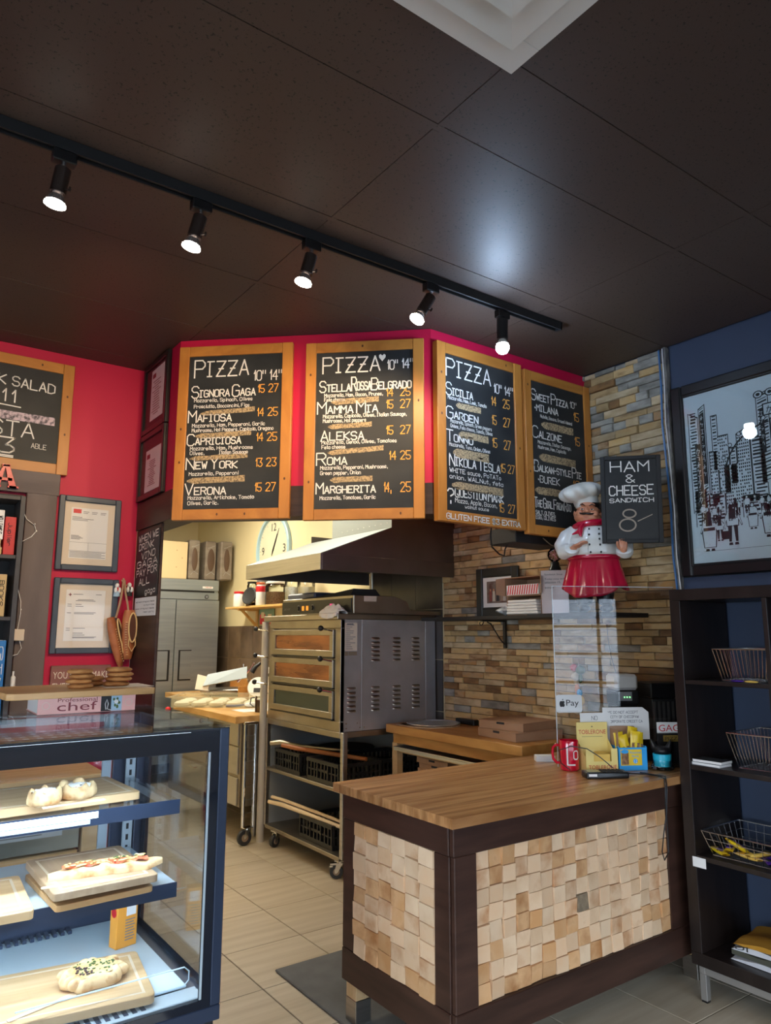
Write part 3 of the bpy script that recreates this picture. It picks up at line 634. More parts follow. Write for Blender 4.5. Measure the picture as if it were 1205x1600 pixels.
# vertical text panel on the stub wall
T6 = board_xf((1.2365, 4.06, 1.70), Vector((0, -1, 0)), Vector((-1, 0, 0)))
t = thing('chalk_sign', 'narrow black sign on the dark post chalked with a verse about drinking vino', 'sign', (1.238, 3.89, 1.70))
b = MB(); b.T = T6; b.box(0, 0, 0, .352, .345, .004); b.build('panel', M['slate'], t)
b = MB()
for k, (s_, u, fw_) in enumerate((('WHEN WE', .02, .32), ('DRINK', .03, .24), ('VINO', .08, .22), ('GAGA', .01, .33), ('PAY FOR', .01, .33), ('ALL', .06, .17), ('gaga', .17, .16))):
    stroke_text(b, s_, T6 @ Vector((u, .345-.05-k*.0475, .0045)), (0, -1, 0), (0, 0, 1), .034 if k < 6 else .026, .006, fit=fw_, jit=.5, rise=.04)
b.build('chalk_writing', M['chalk'], t, smooth=False, kind='stuff')
t = thing('paper_notice', 'cream paper notice taped to the dark post under the chalked verse', 'notice', (1.237, 3.90, 1.60))
b = MB(); b.T = T6; b.box(-.002, -.105, .0002, .345, -.008, .0012); b.build('sheet', M['paper'], t)
b = MB()
for k, s_ in enumerate(('eat everything but meats', 'no burritos', 'everything but meats', 'meat party')): stroke_text(b, s_, T6 @ Vector((.02+(.13 if k % 2 else 0), -.034-k*.018, .0015)), (0, -1, 0), (0, 0, 1), .007, .0016, fit=.17 if k % 2 else .30)
b.build('writing', M['ink'], t, smooth=False, kind='stuff')

# ================================================================ SERVICE COUNTER
t = thing('service_counter', 'wood-topped service counter clad in light end-grain blocks framed in dark wood', 'counter', (1.70, 1.985, 0))
X0, X1, Y0, Y1, ZT = 1.68, 3.35, 1.945, 2.70, .893
b = MB().box(X0+.04, Y0+.06, .155, X1, Y1-.03, ZT-.035).build('carcass', M['dwood'], t)
n = 17; wd = (Y1-Y0)/n; rr = random.Random(5)
for i in range(n): MB().box(X0, Y0+i*wd+.0004, ZT-.034, X1, Y0+(i+1)*wd-.0004, ZT-rr.uniform(0, .0006)).build('stave', M['stave'], t, bev=.0008)
def fbox(name, *a, m_='dwood', bev=.003): return MB().box(*a).build(name, M[m_], t, bev=bev)
yf = Y0+.036; xl = X0+.034; zb = .15
fbox('top_rail', xl, yf, .757, X1, yf+.022, ZT-.036, m_='dwoodx'); fbox('bottom_rail', xl+.004, yf+.002, zb, X1, yf+.024, .268, m_='dwoodx')
fbox('corner_post', xl+.006, yf+.003, .269, xl+.108, yf+.024, .756)
fbox('top_rail', xl-.004, yf+.0225, .757, xl+.020, Y1-.032, ZT-.036, m_='dwoody'); fbox('bottom_rail', xl-.002, yf+.0245, zb, xl+.020, Y1-.032, .268, m_='dwoody')
fbox('corner_post', xl, yf+.0245, .269, xl+.020, yf+.105, .756); fbox('end_post', xl, Y1-.115, .269, xl+.020, Y1-.032, .756)
# the blocks: front face then left face
def blocks(W, L_, H_, nc, nr, seed, far=0):
    rr = random.Random(seed); cw = L_/nc; ch = H_/nr; ks = []
    for i in range(nc):
        off = rr.uniform(-.35, .35)*ch*.35; ed = [0]
        for j in range(1, nr): ed.append(j*ch+off+rr.uniform(-.003, .003))
        ed.append(H_)
        for j in range(nr):
            u0 = i*cw+(rr.uniform(-.002, .002) if i else 0); u1 = (i+1)*cw; d = rr.uniform(.006, .0125); tx, tz = rr.uniform(-.0028, .0028), rr.uniform(-.0028, .0028)
            e = .0011; v0, v1 = ed[j]+e*.6, ed[j+1]-e*.6; a0, a1 = u0+e*.5, u1-e*.5; jj = lambda: rr.uniform(-.0011, .0011)
            b = MB(); b.T = W
            b.add([(a0, 0, v0), (a1, 0, v0), (a1, 0, v1), (a0, 0, v1)]+[(a+jj(), d+s1*tx+s2*tz, v+jj()) for a, v, s1, s2 in ((a0+e, v0+e, -1, -1), (a1-e, v0+e, 1, -1), (a1-e, v1-e, 1, 1), (a0+e, v1-e, -1, 1))],
                  [(3, 2, 1, 0), (4, 5, 6, 7), (0, 1, 5, 4), (1, 2, 6, 5), (2, 3, 7, 6), (3, 0, 4, 7)])
            if (i, j) == far: b.build('block', M['mosaicb'], t, smooth=False)
            else: b.build('block', M[rr.choices(('mosaic', 'mosaic2', 'mosaic3'), (.55, .2, .25))[0]], t, smooth=False)
Wf = Matrix(((1, 0, 0, xl+.108), (0, -1, 0, Y0+.0602), (0, 0, 1, .268), (0, 0, 0, 1)))
blocks(Wf, 2.94-(xl+.108), .489, 17, 8, 11, (8, 3))
Wl = Matrix(((0, -1, 0, X0+.0402), (1, 0, 0, yf+.105), (0, 0, 1, .268), (0, 0, 0, 1)))
blocks(Wl, (Y1-.115)-(yf+.105), .489, 6, 8, 12)
MB().box(2.941, Y0+.045, .268, X1, Y0+.0598, .757).build('dark_end_panel', M['dwood'], t)
for x, y in ((X0+.075, Y1-.09), (X0+.075, Y0+.12), (3.2, Y1-.09), (3.2, Y0+.12)):
    f = MB().box(x-.035, y-.035, .095, x+.035, y+.035, .1545).build('leg_block', M['lightboard'], t, bev=.002)
    MB().box(x-.036, y-.036, 0, x+.036, y+.036, .0948).build('metal_foot', M['steel'], f, bev=.002)
# rubber mat
b = MB().box(-.55, -.40, 0, .55, .40, .010).build('floor_mat', M['mat'], None, (2.24, 2.79, .0015), local=True, label='grey rubber floor mat lying behind and under the service counter', cat='mat', bev=.004)

# ---------------------------------------------------------------- on the counter
ZC = ZT+.0002
t = thing('mug', 'red glazed mug with white letters on the counter beside the card stack', 'mug', (2.71, 2.318, ZC))
MB().lathe([(.038, 0), (.042, .004), (.0435, .07), (.0435, .128), (.0425, .131), (.0395, .129), (.039, .02), (.001, .018)], (2.71, 2.318, ZC), n=28).build('cup', M['mug'], t)
hd = Vector((-.62, .78, 0)); c0 = Vector((2.71, 2.318, ZC))
MB().tube([c0+hd*(.041+r_)+Vector((0, 0, z_)) for r_, z_ in ((0, .105), (.018, .108), (.031, .095), (.034, .07), (.030, .045), (.016, .030), (0, .030))], .0065, n=8).build('handle', M['mug'], t)
b = MB(); ua = atan2(-.62, -.78)   # lettering wraps the front of the mug
def wrap(mb, s_, a0, h, z, sw, R, c, wx=1.1):
    tmp = MB(); stroke_text(tmp, s_, (0, 0, 0), (1, 0, 0), (0, 1, 0), h, sw, wx=wx, fit=.034 if s_ == '~' else None)
    mb.add([(c[0]+R*cos(a0+v.x/R), c[1]+R*sin(a0+v.x/R), z+v.y) for v in tmp.v], tmp.f)
G['~'] = '080212223242'; wrap(b, '~', radians(-150), .072, ZC+.028, .0065, .0441, (2.71, 2.318), 1.0); wrap(b, 'O', radians(-112), .036, ZC+.052, .005, .0441, (2.71, 2.318), 1.0)
b.build('white_lettering', M['paper'], t, smooth=False)
b = MB(); b.box(-.045, -.028, 0, .045, .028, .026)
t = thing('card_stack', 'stack of white cards on the counter left of the red mug', 'cards', (2.80, 2.55, ZC), radians(-36))
b.build('cards', M['paper'], t, local=True)
b = MB()
for k in range(6): b.box(-.0454, -.0284, .003+k*.004, .0454, .0284, .0033+k*.004)
b.build('card_edges', M['greyink'], t, local=True)
t = thing('small_box', 'small upright white box with green edge between the card stack and the mug', 'box', (2.868, 2.49, ZC), radians(-36))
MB().box(-.012, -.02, 0, .014, .02, .036).build('carton', M['paper'], t, local=True, bev=.001); MB().box(-.0125, -.0205, .036, .0145, .0205, .0375).build('lid', M['herb'], t, local=True)
# yellow chocolate display box (open tray with backing card)
RZ = radians(-28)
t = thing('chocolate_display', 'yellow chocolate bar display box with red lettering, behind the card terminal', 'display box', (2.815, 2.245, ZC), RZ)
b = MB(); b.box(-.075, .045, 0, .075, .050, .205); b.build('back_card', M['lyellow'], t, local=True)
b = MB(); b.prism([(-.075, -.05), (-.0735, -.05), (-.0735, .0445), (-.075, .0445)], 0, .06).prism([(.0735, -.05), (.075, -.05), (.075, .0445), (.0735, .0445)], 0, .06)
b.add([(-.075, -.05, .06), (-.0735, -.05, .06), (-.0735, .044, .13), (-.075, .044, .13), (-.075, .044, .06), (-.0735, .044, .06)], [(0, 1, 2, 3), (0, 3, 4), (1, 5, 2)])
b.add([(.075, -.05, .06), (.0735, -.05, .06), (.0735, .044, .13), (.075, .044, .13), (.075, .044, .06), (.0735, .044, .06)], [(0, 3, 2, 1), (0, 4, 3), (1, 2, 5)])
b.box(-.0735, -.05, 0, .0735, .0445, .003); b.build('side_panels', M['lyellow'], t, local=True, smooth=False)
b = MB(); b.box(-.075, -.053, 0, .075, -.0502, .045); b.box(-.075, -.053, .045, -.038, -.0502, .10); b.box(.045, -.053, .045, .075, -.0502, .10); b.build('front_lip', M['lyellow'], t, local=True)
MB().box(-.036, -.045, .004, .044, .04, .075).build('chocolate_bars', M['yellow'], t, local=True, bev=.002)
def printed(s_, O, U, V, w_, h, off=.0006, name='Bfont'):
    "flat type set with the built-in face, fitted to a width and height"
    cu = bpy.data.curves.new('type', 'FONT'); cu.body = s_; cu.resolution_u = 3; ob = bpy.data.objects.new('type', cu)
    me = bpy.data.meshes.new_from_object(ob); xs_ = [v.co.x for v in me.vertices]; ys_ = [v.co.y for v in me.vertices]
    x0, x1, y0, y1 = min(xs_), max(xs_), min(ys_), max(ys_); O, U, V = Vector(O), Vector(U), Vector(V); n_ = U.cross(V)*off
    vs = [O+U*((v.co.x-x0)/(x1-x0)*w_)+V*((v.co.y-y0)/(y1-y0)*h)+n_ for v in me.vertices]; fs = [tuple(p.vertices) for p in me.polygons]
    bpy.data.objects.remove(ob); bpy.data.curves.remove(cu); bpy.data.meshes.remove(me)
    return vs, fs
def ptext(mb, *a, **k): mb.add(*printed(*a, **k)); return mb
E1, EZ = (1, 0, 0), (0, 0, 1)
b = MB(); ptext(b, 'TOBLERONE', (-.066, .0449, .152), E1, EZ, .132, .019); ptext(b, 'TOBLERONE', (-.064, -.053, .012), E1, EZ, .132, .017)
b.build('red_lettering', M['redp'], t, local=True, smooth=False)
b = MB(); b.add([(-.004, .0445, .183), (.004, .0445, .183), (0, .0445, .190)], [(0, 1, 2)]); b.box(-.05, .0446, .140, .05, .0449, .1412); b.build('small_print', M['ink'], t, local=True, smooth=False)
# blue and yellow nut display
t = thing('nut_display', 'bright blue and yellow counter display box full of yellow nut packets', 'display box', (2.955, 2.175, ZC), RZ)
b = MB(); b.box(-.068, -.04, 0, .068, -.037, .10).box(-.068, -.037, 0, -.065, .04, .105).box(.065, -.037, 0, .068, .04, .105).box(-.065, -.037, 0, .065, .04, .003); b.build('tray', M['bblue'], t, local=True)
b = MB(); b.add([(-.068, .0405, 0), (.068, .0405, 0), (.068, .0405, .165), (.05, .0405, .185), (-.04, .0405, .187), (-.068, .0405, .185)]+[(-.068, .0425, 0), (.068, .0425, 0), (.068, .0425, .165), (.05, .0425, .185), (-.04, .0425, .187), (-.068, .0425, .185)],
      [(0, 1, 2, 3, 4, 5), (11, 10, 9, 8, 7, 6), (0, 6, 7, 1), (1, 7, 8, 2), (2, 8, 9, 3), (3, 9, 10, 4), (4, 10, 11, 5), (5, 11, 6, 0)])
b.box(-.0685, -.037, .105, -.0655, .04, .175); b.build('back_card', M['card'], t, local=True)
b = MB(); b.box(-.06, -.0415, .022, .042, -.0402, .092); b.build('yellow_print', M['byellow'], t, local=True)
b = MB(); b.box(-.056, -.0425, .026, -.022, -.0416, .088); b.build('nut_picture', M['nuts'], t, local=True)
b = MB(); b.prism([(x*.018-.040, y*.010+.0) for x, y in [(cos(a*pi/6), sin(a*pi/6)) for a in range(12)]], 0, .0005)
bb = MB(); bb.add([(x*.019-.04, -.0427, y*.009+.083) for x, y in [(cos(a*pi/6), sin(a*pi/6)) for a in range(12)]], [tuple(range(12))])
bb.add([(x*.011+.010, -.0416, y*.011+.041) for x, y in [(cos(a*pi/6), sin(a*pi/6)) for a in range(12)]], [tuple(range(12))]); bb.build('blue_print', M['bblue'], t, local=True, smooth=False)
b = MB(); ptext(b, 'Roasted', (-.014, -.0417, .074), E1, EZ, .05, .010); ptext(b, 'Nuts', (-.006, -.0417, .058), E1, EZ, .032, .010); b.build('lettering', M['bblue'], t, local=True, smooth=False)
b = MB(); ptext(b, '12', (.003, -.0417, .034), E1, EZ, .014, .014, off=.001); b.build('number', M['paper'], t, local=True, smooth=False)
rr = random.Random(4)
def packet(parent_label, x, y, z, tilt, rz_, root=t):
    o = thing('nut_packet', parent_label, 'packet', root.location+Matrix.Rotation(RZ, 3, 'Z') @ Vector((x, y, z)), RZ+rz_, 'yellow nut packets in the blue display box')
    W = Matrix.Rotation(tilt, 4, 'Y')
    def pf(u, v):
        e = sin(pi*v)**.5*sin(pi*min(max(u, .0), 1))**.5; return (u-.5)*.048, 0, v*.10, e
    for sgn, nm in ((-1, 'wrapper'),):
        b = MB(); b.T = W
        b.grid(lambda u, v: ((u-.5)*.046*(1+.06*(abs(v-.5)*2)**6), -.009*(sin(pi*v)*sin(pi*u))**.6-.0005, v*.10), 8, 10); b.grid(lambda u, v: ((.5-u)*.046*(1+.06*(abs(v-.5)*2)**6), .009*(sin(pi*v)*sin(pi*u))**.6+.0005, v*.10), 8, 10)
        b.build('wrapper', M['byellow'], o, local=True)
    b = MB(); b.T = W; b.add([(-.019, -.0078, .024), (.019, -.0078, .024), (.017, -.0092, .05), (-.017, -.0092, .05)], [(0, 1, 2, 3)]); b.build('nut_print', M['nuts'], o, local=True)
packet('yellow nut packet leaning at the left of the display box', -.045, -.012, .066, radians(-6), .1)
packet('tilted yellow nut packet second from left in the display box', -.018, -.024, .056, radians(-14), 0)
packet('frontmost yellow nut packet in the middle of the display box', .018, -.024, .070, radians(4), -.1)
packet('yellow nut packet at the right edge of the display box', .046, -.006, .062, radians(2), .15)
packet('upper yellow nut packet tipped back at the top of the display box', .012, .016, .086, radians(12), .05)
# card terminal
t = thing('card_terminal', 'black card payment terminal lying near the front edge of the counter', 'terminal', (2.70, 2.115, ZC), radians(-31))
b = MB(); b.prism([(-.095, -.032), (-.088, -.038), (.088, -.040), (.095, -.033), (.095, .033), (.088, .040), (-.088, .038), (-.095, .032)], .0, .026); o = b.build('housing', M['black'], t, local=True, bev=.004)
MB().box(-.085, -.028, .0262, -.03, .028, .0275).build('screen', mat('grey_lcd', (.20, .21, .17), .2), t, local=True)
b = MB()
for i in range(5):
    for j in range(3): b.box(-.018+i*.019, -.026+j*.019, .0262, -.005+i*.019, -.012+j*.019, .0292)
b.build('keypad', M['ink'], t, local=True)
MB().box(-.086, -.0405, .010, -.050, -.0395, .020).build('asset_label', M['paper'], t, local=True)
MB().tube([Vector(p) for p in [(2.79, 2.11, ZC+.012), (2.83, 2.09, ZC+.006), (2.88, 2.04, ZC+.005), (2.89, 1.985, ZC+.005), (2.875, 1.945, ZC+.003), (2.862, 1.932, ZC-.03), (2.862, 1.936, ZC-.10), (2.872, 1.940, .70), (2.866, 1.938, .60), (2.835, 1.938, .575), (2.822, 1.938, .61), (2.838, 1.936, .68), (2.862, 1.934, .76), (2.868, 1.930, .85), (2.874, 1.933, ZC-.02), (2.885, 1.945, ZC+.0095), (2.90, 2.0, ZC+.005), (2.90, 2.08, ZC+.004)]], .0028, n=6).build(
    'power_cable', M['black'], None, (2.79, 2.11, ZC), label='black cable looping down over the front of the counter from the card terminal', cat='cable')
MB().tube([(2.60, 2.22, ZC+.024), (2.585, 2.26, ZC+.05), (2.60, 2.28, ZC+.10), (2.66, 2.26, ZC+.115), (2.71, 2.215, ZC+.105), (2.74, 2.175, ZC+.075), (2.76, 2.15, ZC+.05), (2.775, 2.13, ZC+.028)], .0022, n=6).build(
    'stylus_cord', M['black'], None, (2.60, 2.22, ZC), label='thin black cord arching above the card terminal', cat='cable')
# glass dish with cyan band and a black glove-like holder
t = thing('tip_dish', 'round glass dish with a cyan band under a black two-pronged holder', 'dish', (3.055, 2.070, ZC))
MB().lathe([(.038, 0), (.050, .006), (.052, .014), (.044, .028), (.042, .045)], (3.055, 2.070, ZC), n=24).build('glass_dish', M['bagclear'], t)
MB().lathe([(.036, .018), (.0385, .03), (.041, .070), (.040, .072), (.030, .072)], (3.055, 2.070, ZC), n=24).build('cyan_band', M['cyan'], t)
b = MB(); U_ = Vector((.5, -.85, 0)).normalized(); c = Vector((3.055, 2.070, ZC+.072))
b.ell(c+Vector((0, 0, .014)), (.040, .040, .022)); b.tube([c+U_*-.012, c+U_*-.034+Vector((0, 0, .03)), c+U_*-.046+Vector((0, 0, .062))], [.020, .015, .007], n=8); b.tube([c+U_*.012, c+U_*.030+Vector((0, 0, .03)), c+U_*.040+Vector((0, 0, .060))], [.020, .014, .006], n=8)
fuse(b.build('black_holder', M['black'], t), .004)
b = MB(); rr = random.Random(3)
for k in range(14): a = rr.uniform(0, 6.28); q = rr.uniform(.01, .032); b.box(3.065+q*cos(a)-.008, 2.095+q*sin(a)-.005, ZC+.008+k*.0006, 3.065+q*cos(a)+.008, 2.095+q*sin(a)+.005, ZC+.010+k*.0006)
b.build('wrapped_sweets', M['paper'], t, kind='stuff')
# leaflet pouch with red lettering
t = thing('leaflet_pouch', 'printed leaflet in a clear pouch with a red word at the counter end', 'leaflet', (3.150, 2.068, ZC), radians(-30))
MB().box(-.078, 0, .001, .078, .003, .155).build('leaflet', M['ink'], t, local=True); MB().box(-.078, -.001, .155, .078, .003, .205).build('header_strip', M['paper'], t, local=True)
b = MB(); ptext(b, 'GAGA', (-.070, -.0012, .164), E1, EZ, .135, .030); b.build('red_lettering', M['redp'], t, local=True, smooth=False)
b = MB(); b.box(-.05, -.001, .118, .05, 0, .146); b.build('orange_print', M['yellow'], t, local=True); b = MB(); ptext(b, 'PIZZA', (-.042, -.0012, .124), E1, EZ, .08, .015); b.build('lettering', M['ink'], t, local=True, smooth=False)
MB().box(-.082, -.006, .001, .082, -.005, .16).build('pouch_front', M['bagclear'], t, local=True)
# paper notices behind
t = thing('paper_notice', 'white card behind the yellow chocolate box with a handwritten word NO', 'notice', (2.872, 2.291, ZC), RZ)
MB().box(-.075, 0, .001, .075, .002, .245).build('sheet', M['paper'], t, local=True)
b = MB(); stroke_text(b, 'NO', (-.018, -.0004, .212), E1, EZ, .018, .0022); b.build('writing', M['greyink'], t, local=True, smooth=False)
t = thing('paper_notice', 'white sheet with three handwritten lines leaning behind the nut display', 'notice', (3.008, 2.221, ZC+.0), radians(-28))
b = MB(); pl = [(-.115, .12), (.115, .12), (.115, .245), (.085, .268), (-.115, .268)]
b.add([(x, 0, z) for x, z in pl]+[(x, .0015, z) for x, z in pl], [(0, 1, 2, 3, 4), (9, 8, 7, 6, 5)]+[(i, i+5, (i+1) % 5+5, (i+1) % 5) for i in range(5)]); b.box(-.02, .0002, 0, .02, .0014, .121); b.build('sheet', M['paper'], t, local=True, smooth=False)
b = MB()
for k, s_ in enumerate(('WE DO NOT ACCEPT', 'CITY OF CHICOPAW', 'CORPORATE CREDIT CA')): stroke_text(b, s_, (-.088+.012*(k == 1), -.0004, .240-k*.021), E1, EZ, .011, .0018, fit=(.15, .14, .17)[k])
b.build('writing', M['greyink'], t, local=True, smooth=False)

# ---------------------------------------------------------------- acrylic screen
PR = radians(-28); t = thing('acrylic_screen', 'tall clear acrylic sneeze screen standing on the service counter', 'screen', (2.995, 2.245, ZC), PR)
MB().box(-.312, 0, .002, .312, .005, .838).build('clear_sheet', M['plexi'], t, local=True)
b = MB(); b.box(-.312, -.0004, .838, .312, .0054, .8405); b.box(-.3145, -.0004, .002, -.312, .0054, .8405); b.build('polished_edge', mat('acrylic_edge', (.55, .62, .68), .15, spec=.8), t, local=True)
for x in (-.25, .24):
    MB().box(x-.03, -.04, 0, x+.03, .045, .0018).build('foot', M['plexi'], t, local=True)
t2 = thing('payment_sticker', 'small white contactless payment sticker on the lower left of the acrylic screen', 'sticker', (3.013, 2.238, ZC), PR)
b = MB(); x0, x1, z0, z1 = -.332, -.205, .245, .327; c_ = .012
b.add([(x, -.0022, z) for x, z in [(x0+c_, z0), (x1-c_, z0), (x1-.003, z0+.003), (x1, z0+c_), (x1, z1-c_), (x1-.003, z1-.003), (x1-c_, z1), (x0+c_, z1), (x0+.003, z1-.003), (x0, z1-c_), (x0, z0+c_), (x0+.003, z0+.003)]]+
      [(x, -.0006, z) for x, z in [(x0+c_, z0), (x1-c_, z0), (x1-.003, z0+.003), (x1, z0+c_), (x1, z1-c_), (x1-.003, z1-.003), (x1-c_, z1), (x0+c_, z1), (x0+.003, z1-.003), (x0, z1-c_), (x0, z0+c_), (x0+.003, z0+.003)]],
      [tuple(range(12)), tuple(range(23, 11, -1))]+[(i, i+12, (i+1) % 12+12, (i+1) % 12) for i in range(12)])
b.build('label', M['paper'], t2, local=True, smooth=False)
b = MB(); ptext(b, 'Pay', (-.283, -.0024, .268), E1, EZ, .062, .036)
ap = [(0, .026), (.006, .029), (.011, .026), (.0125, .022), (.010, .018), (.0105, .013), (.0135, .010), (.011, .004), (.007, 0), (.003, .001), (0, .002), (-.003, .001), (-.007, 0), (-.011, .005), (-.013, .012), (-.0125, .021), (-.009, .027), (-.004, .028)]
b.add([(-.303+x, -.0026, .271+z) for x, z in ap], [tuple(range(len(ap)))]); b.add([(-.303+x, -.0026, .271+z) for x, z in ((0, .030), (.005, .032), (.007, .038), (.002, .036))], [(0, 1, 2, 3)])
b.build('print', M['ink'], t2, local=True, smooth=False)
MB().lathe([(.016, 0), (.018, .004), (.008, .008), (.003, .012), (.006, .016)], (0, 0, 0), n=16)
t = thing('suction_hook', 'clear suction hook stuck on the stone wall with a thin black cord hanging from it', 'hook', (3.345, 2.557, 1.559))
b = MB(); b.T = Matrix.Translation((3.352, 2.557, 1.559)) @ Matrix.Rotation(radians(-90), 4, 'Y'); b.lathe([(.020, 0), (.018, .004), (.008, .010), (.005, .016)], n=16); b.build('suction_cup', M['glass'], t)
MB().tube([(3.338, 2.557, 1.558), (3.340, 2.555, 1.48), (3.342, 2.54, 1.38), (3.342, 2.51, 1.28), (3.340, 2.478, 1.18), (3.336, 2.46, 1.10)], .0018, n=5).build('cord', M['black'], t)

# ---------------------------------------------------------------- machines behind the screen
t = thing('receipt_printer', 'white and black receipt printer on a stand behind the acrylic screen', 'printer', (3.18, 2.36, ZC), radians(-30))
MB().box(-.055, -.05, .0, .055, .06, .26).build('stand', M['blackm'], t, local=True, bev=.004)
MB().box(-.060, -.062, .2605, .060, .065, .335).build('body', M['black'], t, local=True, bev=.008)
MB().box(-.060, -.056, .336, .060, .066, .412).build('white_cover', M['white'], t, local=True, bev=.012)
MB().box(-.048, -.0645, .285, .020, -.0625, .328).build('grey_face', mat('grey_face', (.32, .32, .34), .3), t, local=True)
b = MB(); [b.box(-.022+k*.014, -.066, .300, -.017+k*.014, -.0648, .305) for k in range(3)]; b.build('green_lights', mat('green_led', (.25, 1, .3), .4, emit=3), t, local=True)
t = thing('espresso_grinder', 'black machine with ribbed side beside the receipt printer, next to the shelf unit', 'machine', (3.285, 2.24, ZC), radians(-28))
MB().box(-.06, -.07, 0, .07, .08, .30).build('ribbed_body', M['blackm'], t, local=True, bev=.004)
b = MB(); [b.box(-.055+k*.024, -.0775, .10, -.045+k*.024, -.0705, .285) for k in range(5)]; b.build('rib', mat('dark_grey_rib', (.09, .08, .075), .4), t, local=True)
MB().box(-.066, -.078, .302, .076, .086, .375).build('top_box', M['black'], t, local=True, bev=.005)

# ================================================================ WALL SHELF WITH CHEF
ZS = 1.612
t = thing('wall_shelf', 'thin black wall shelf on the stone wall with curled iron brackets', 'shelf', (3.23, 3.05, ZS))
MB().box(2.97, 2.30, ZS-.022, 3.349, 2.80, ZS).box(3.11, 2.80, ZS-.022, 3.349, 3.90, ZS).build('board', M['blackm'], t, bev=.002)
for y in (3.34, ):
    b = MB(); b.box(3.334, y-.011, 1.415, 3.346, y+.011, ZS-.023); b.box(3.14, y-.008, ZS-.032, 3.334, y+.008, ZS-.0225)
    b.tube([(3.336, y, 1.44), (3.30, y, 1.47), (3.25, y, 1.53), (3.22, y, ZS-.045), (3.19, y, ZS-.034)], .004, n=6)
    b.tube([(3.16, y, ZS-.034), (3.15, y, ZS-.05), (3.135, y, ZS-.055), (3.125, y, ZS-.045), (3.13, y, ZS-.037)], .003, n=6); b.build('bracket', M['black'], t)
t = thing('framed_photo', 'small black framed group photograph standing on the wall shelf', 'picture', (3.31, 3.38, ZS))
def wall_frame(t, x, y0, y1, z0, z1, w_, m_, th=.022, bev=.004):
    "picture frame on the right wall, facing -X; y1>y0"
    for nm, q in (('frame_side', (y0, z0, y0+w_, z1)), ('frame_side', (y1-w_, z0, y1, z1)), ('frame_rail', (y0+w_+.0004, z0, y1-w_-.0004, z0+w_)), ('frame_rail', (y0+w_+.0004, z1-w_, y1-w_-.0004, z1))):
        MB().box(x-th, q[0], q[1], x, q[2], q[3]).build(nm, m_, t, bev=bev)
wall_frame(t, 3.335, 3.19, 3.57, ZS+.001, ZS+.315, .055, M['blackw'])
wall_frame(t, 3.328, 3.238, 3.522, ZS+.05, ZS+.266, .012, M['black'], .012, .002)
MB().box(3.322, 3.248, ZS+.06, 3.324, 3.512, ZS+.256).build('mount', M['paper'], t)
b = MB(); b.box(3.3205, 3.288, ZS+.088, 3.3215, 3.474, ZS+.228); b.build('photo_print', mat('photo_back', (.10, .04, .035), .4, c2=(.18, .14, .13), sc=(10, 30, 30)), t)
for k, (y, c_) in enumerate(((3.44, (.25, .06, .05)), (3.41, (.55, .5, .42)), (3.375, (.02, .02, .03)), (3.34, (.3, .2, .15)), (3.315, (.45, .42, .4)))):
    b = MB(); b.add([(3.3200, y+.013, ZS+.10), (3.3200, y-.013, ZS+.10), (3.3200, y-.010, ZS+.165), (3.3200, y+.010, ZS+.165)], [(0, 1, 2, 3)]); b.build('clothing', mat('photo_cloth%d' % k, c_, .5), t, smooth=False)
    b = MB(); b.add([(3.3199, y-.006*cos(a*pi/4), ZS+.172+.008*sin(a*pi/4)) for a in range(8)], [tuple(range(8))]); b.build('face', M['skin'], t, smooth=False)
t = thing('plastic_bag', 'crumpled clear plastic bag on the wall shelf in front of the framed photo', 'bag', (3.20, 3.19, ZS))
b = MB(); rr = random.Random(8)
b.grid(lambda u, v: (3.20+.035*sin(pi*v)*cos(2*pi*u)*(1+.25*sin(9*u*2*pi/2+v*7)), 3.19+.068*sin(pi*v)*sin(2*pi*u)*(1+.2*sin(13*u+v*9)), ZS+.002+.052*(v)**.8*(1+.12*sin(20*u))), 24, 9, True); b.build('film', mat('milky_film', (.45, .50, .55), .25), t)
def open_carton(name, lab, c, sx, sy, sz, rz_, fill, nfill, cardm='card'):
    t = thing(name, lab, 'box', c, rz_); k = .003
    b = MB(); b.box(-sx, -sy, 0, sx, sy, k).box(-sx, -sy, k, -sx+k, sy, sz).box(sx-k, -sy, k, sx, sy, sz).box(-sx+k, sy-k, k, sx-k, sy, sz).box(-sx+k, -sy, sz-k, sx-k, sy-k, sz); b.build('carton', M[cardm], t, local=True)
    for s_, nm in ((-1, 'flap'), (1, 'flap')):
        b = MB(); b.add([(s_*sx, -sy, 0), (s_*sx, -sy, sz), (s_*(sx+.035), -sy-.035, sz-.008), (s_*(sx+.035), -sy-.035, .008)], [(0, 1, 2, 3)]) if nfill else None
        if nfill: o = b.build('flap', M[cardm], t, local=True, smooth=False); k2 = o.modifiers.new('Solidify', 'SOLIDIFY'); k2.thickness = .003
    return t
# boxes on the shelf, facing the camera side (-X)
RB = radians(-90)
t = open_carton('carton', 'open cardboard carton of folded white napkins, lower of two on the wall shelf', (3.235, 2.98, ZS+.001), .135, .095, .112, RB, None, 0)
for k in range(5): MB().box(-.128, -.112+k*.003, .005+k*.017, .122-k*.006, .08, .020+k*.017).build('napkin_stack', M['paper'], t, local=True, bev=.004)
t = open_carton('carton', 'open cardboard carton of red striped paper stacked on the napkin carton', (3.235, 2.985, ZS+.1145), .145, .10, .108, RB, None, 1)
b = MB(); b.box(-.125, -.10, .004, .125, .08, .062); b.build('paper_stack', M['paper'], t, local=True)
b = MB()
for k in range(13): x = -.122+k*.0188; b.add([(x, -.1006, .006), (x+.010, -.1006, .006), (x+.022, -.1006, .060), (x+.012, -.1006, .060)], [(0, 1, 2, 3)]); b.add([(x, -.10, .0626), (x+.010, -.10, .0626), (x+.018, .08, .0626), (x+.008, .08, .0626)], [(0, 1, 2, 3)])
b.build('red_stripes', M['redwh'], t, local=True, smooth=False)
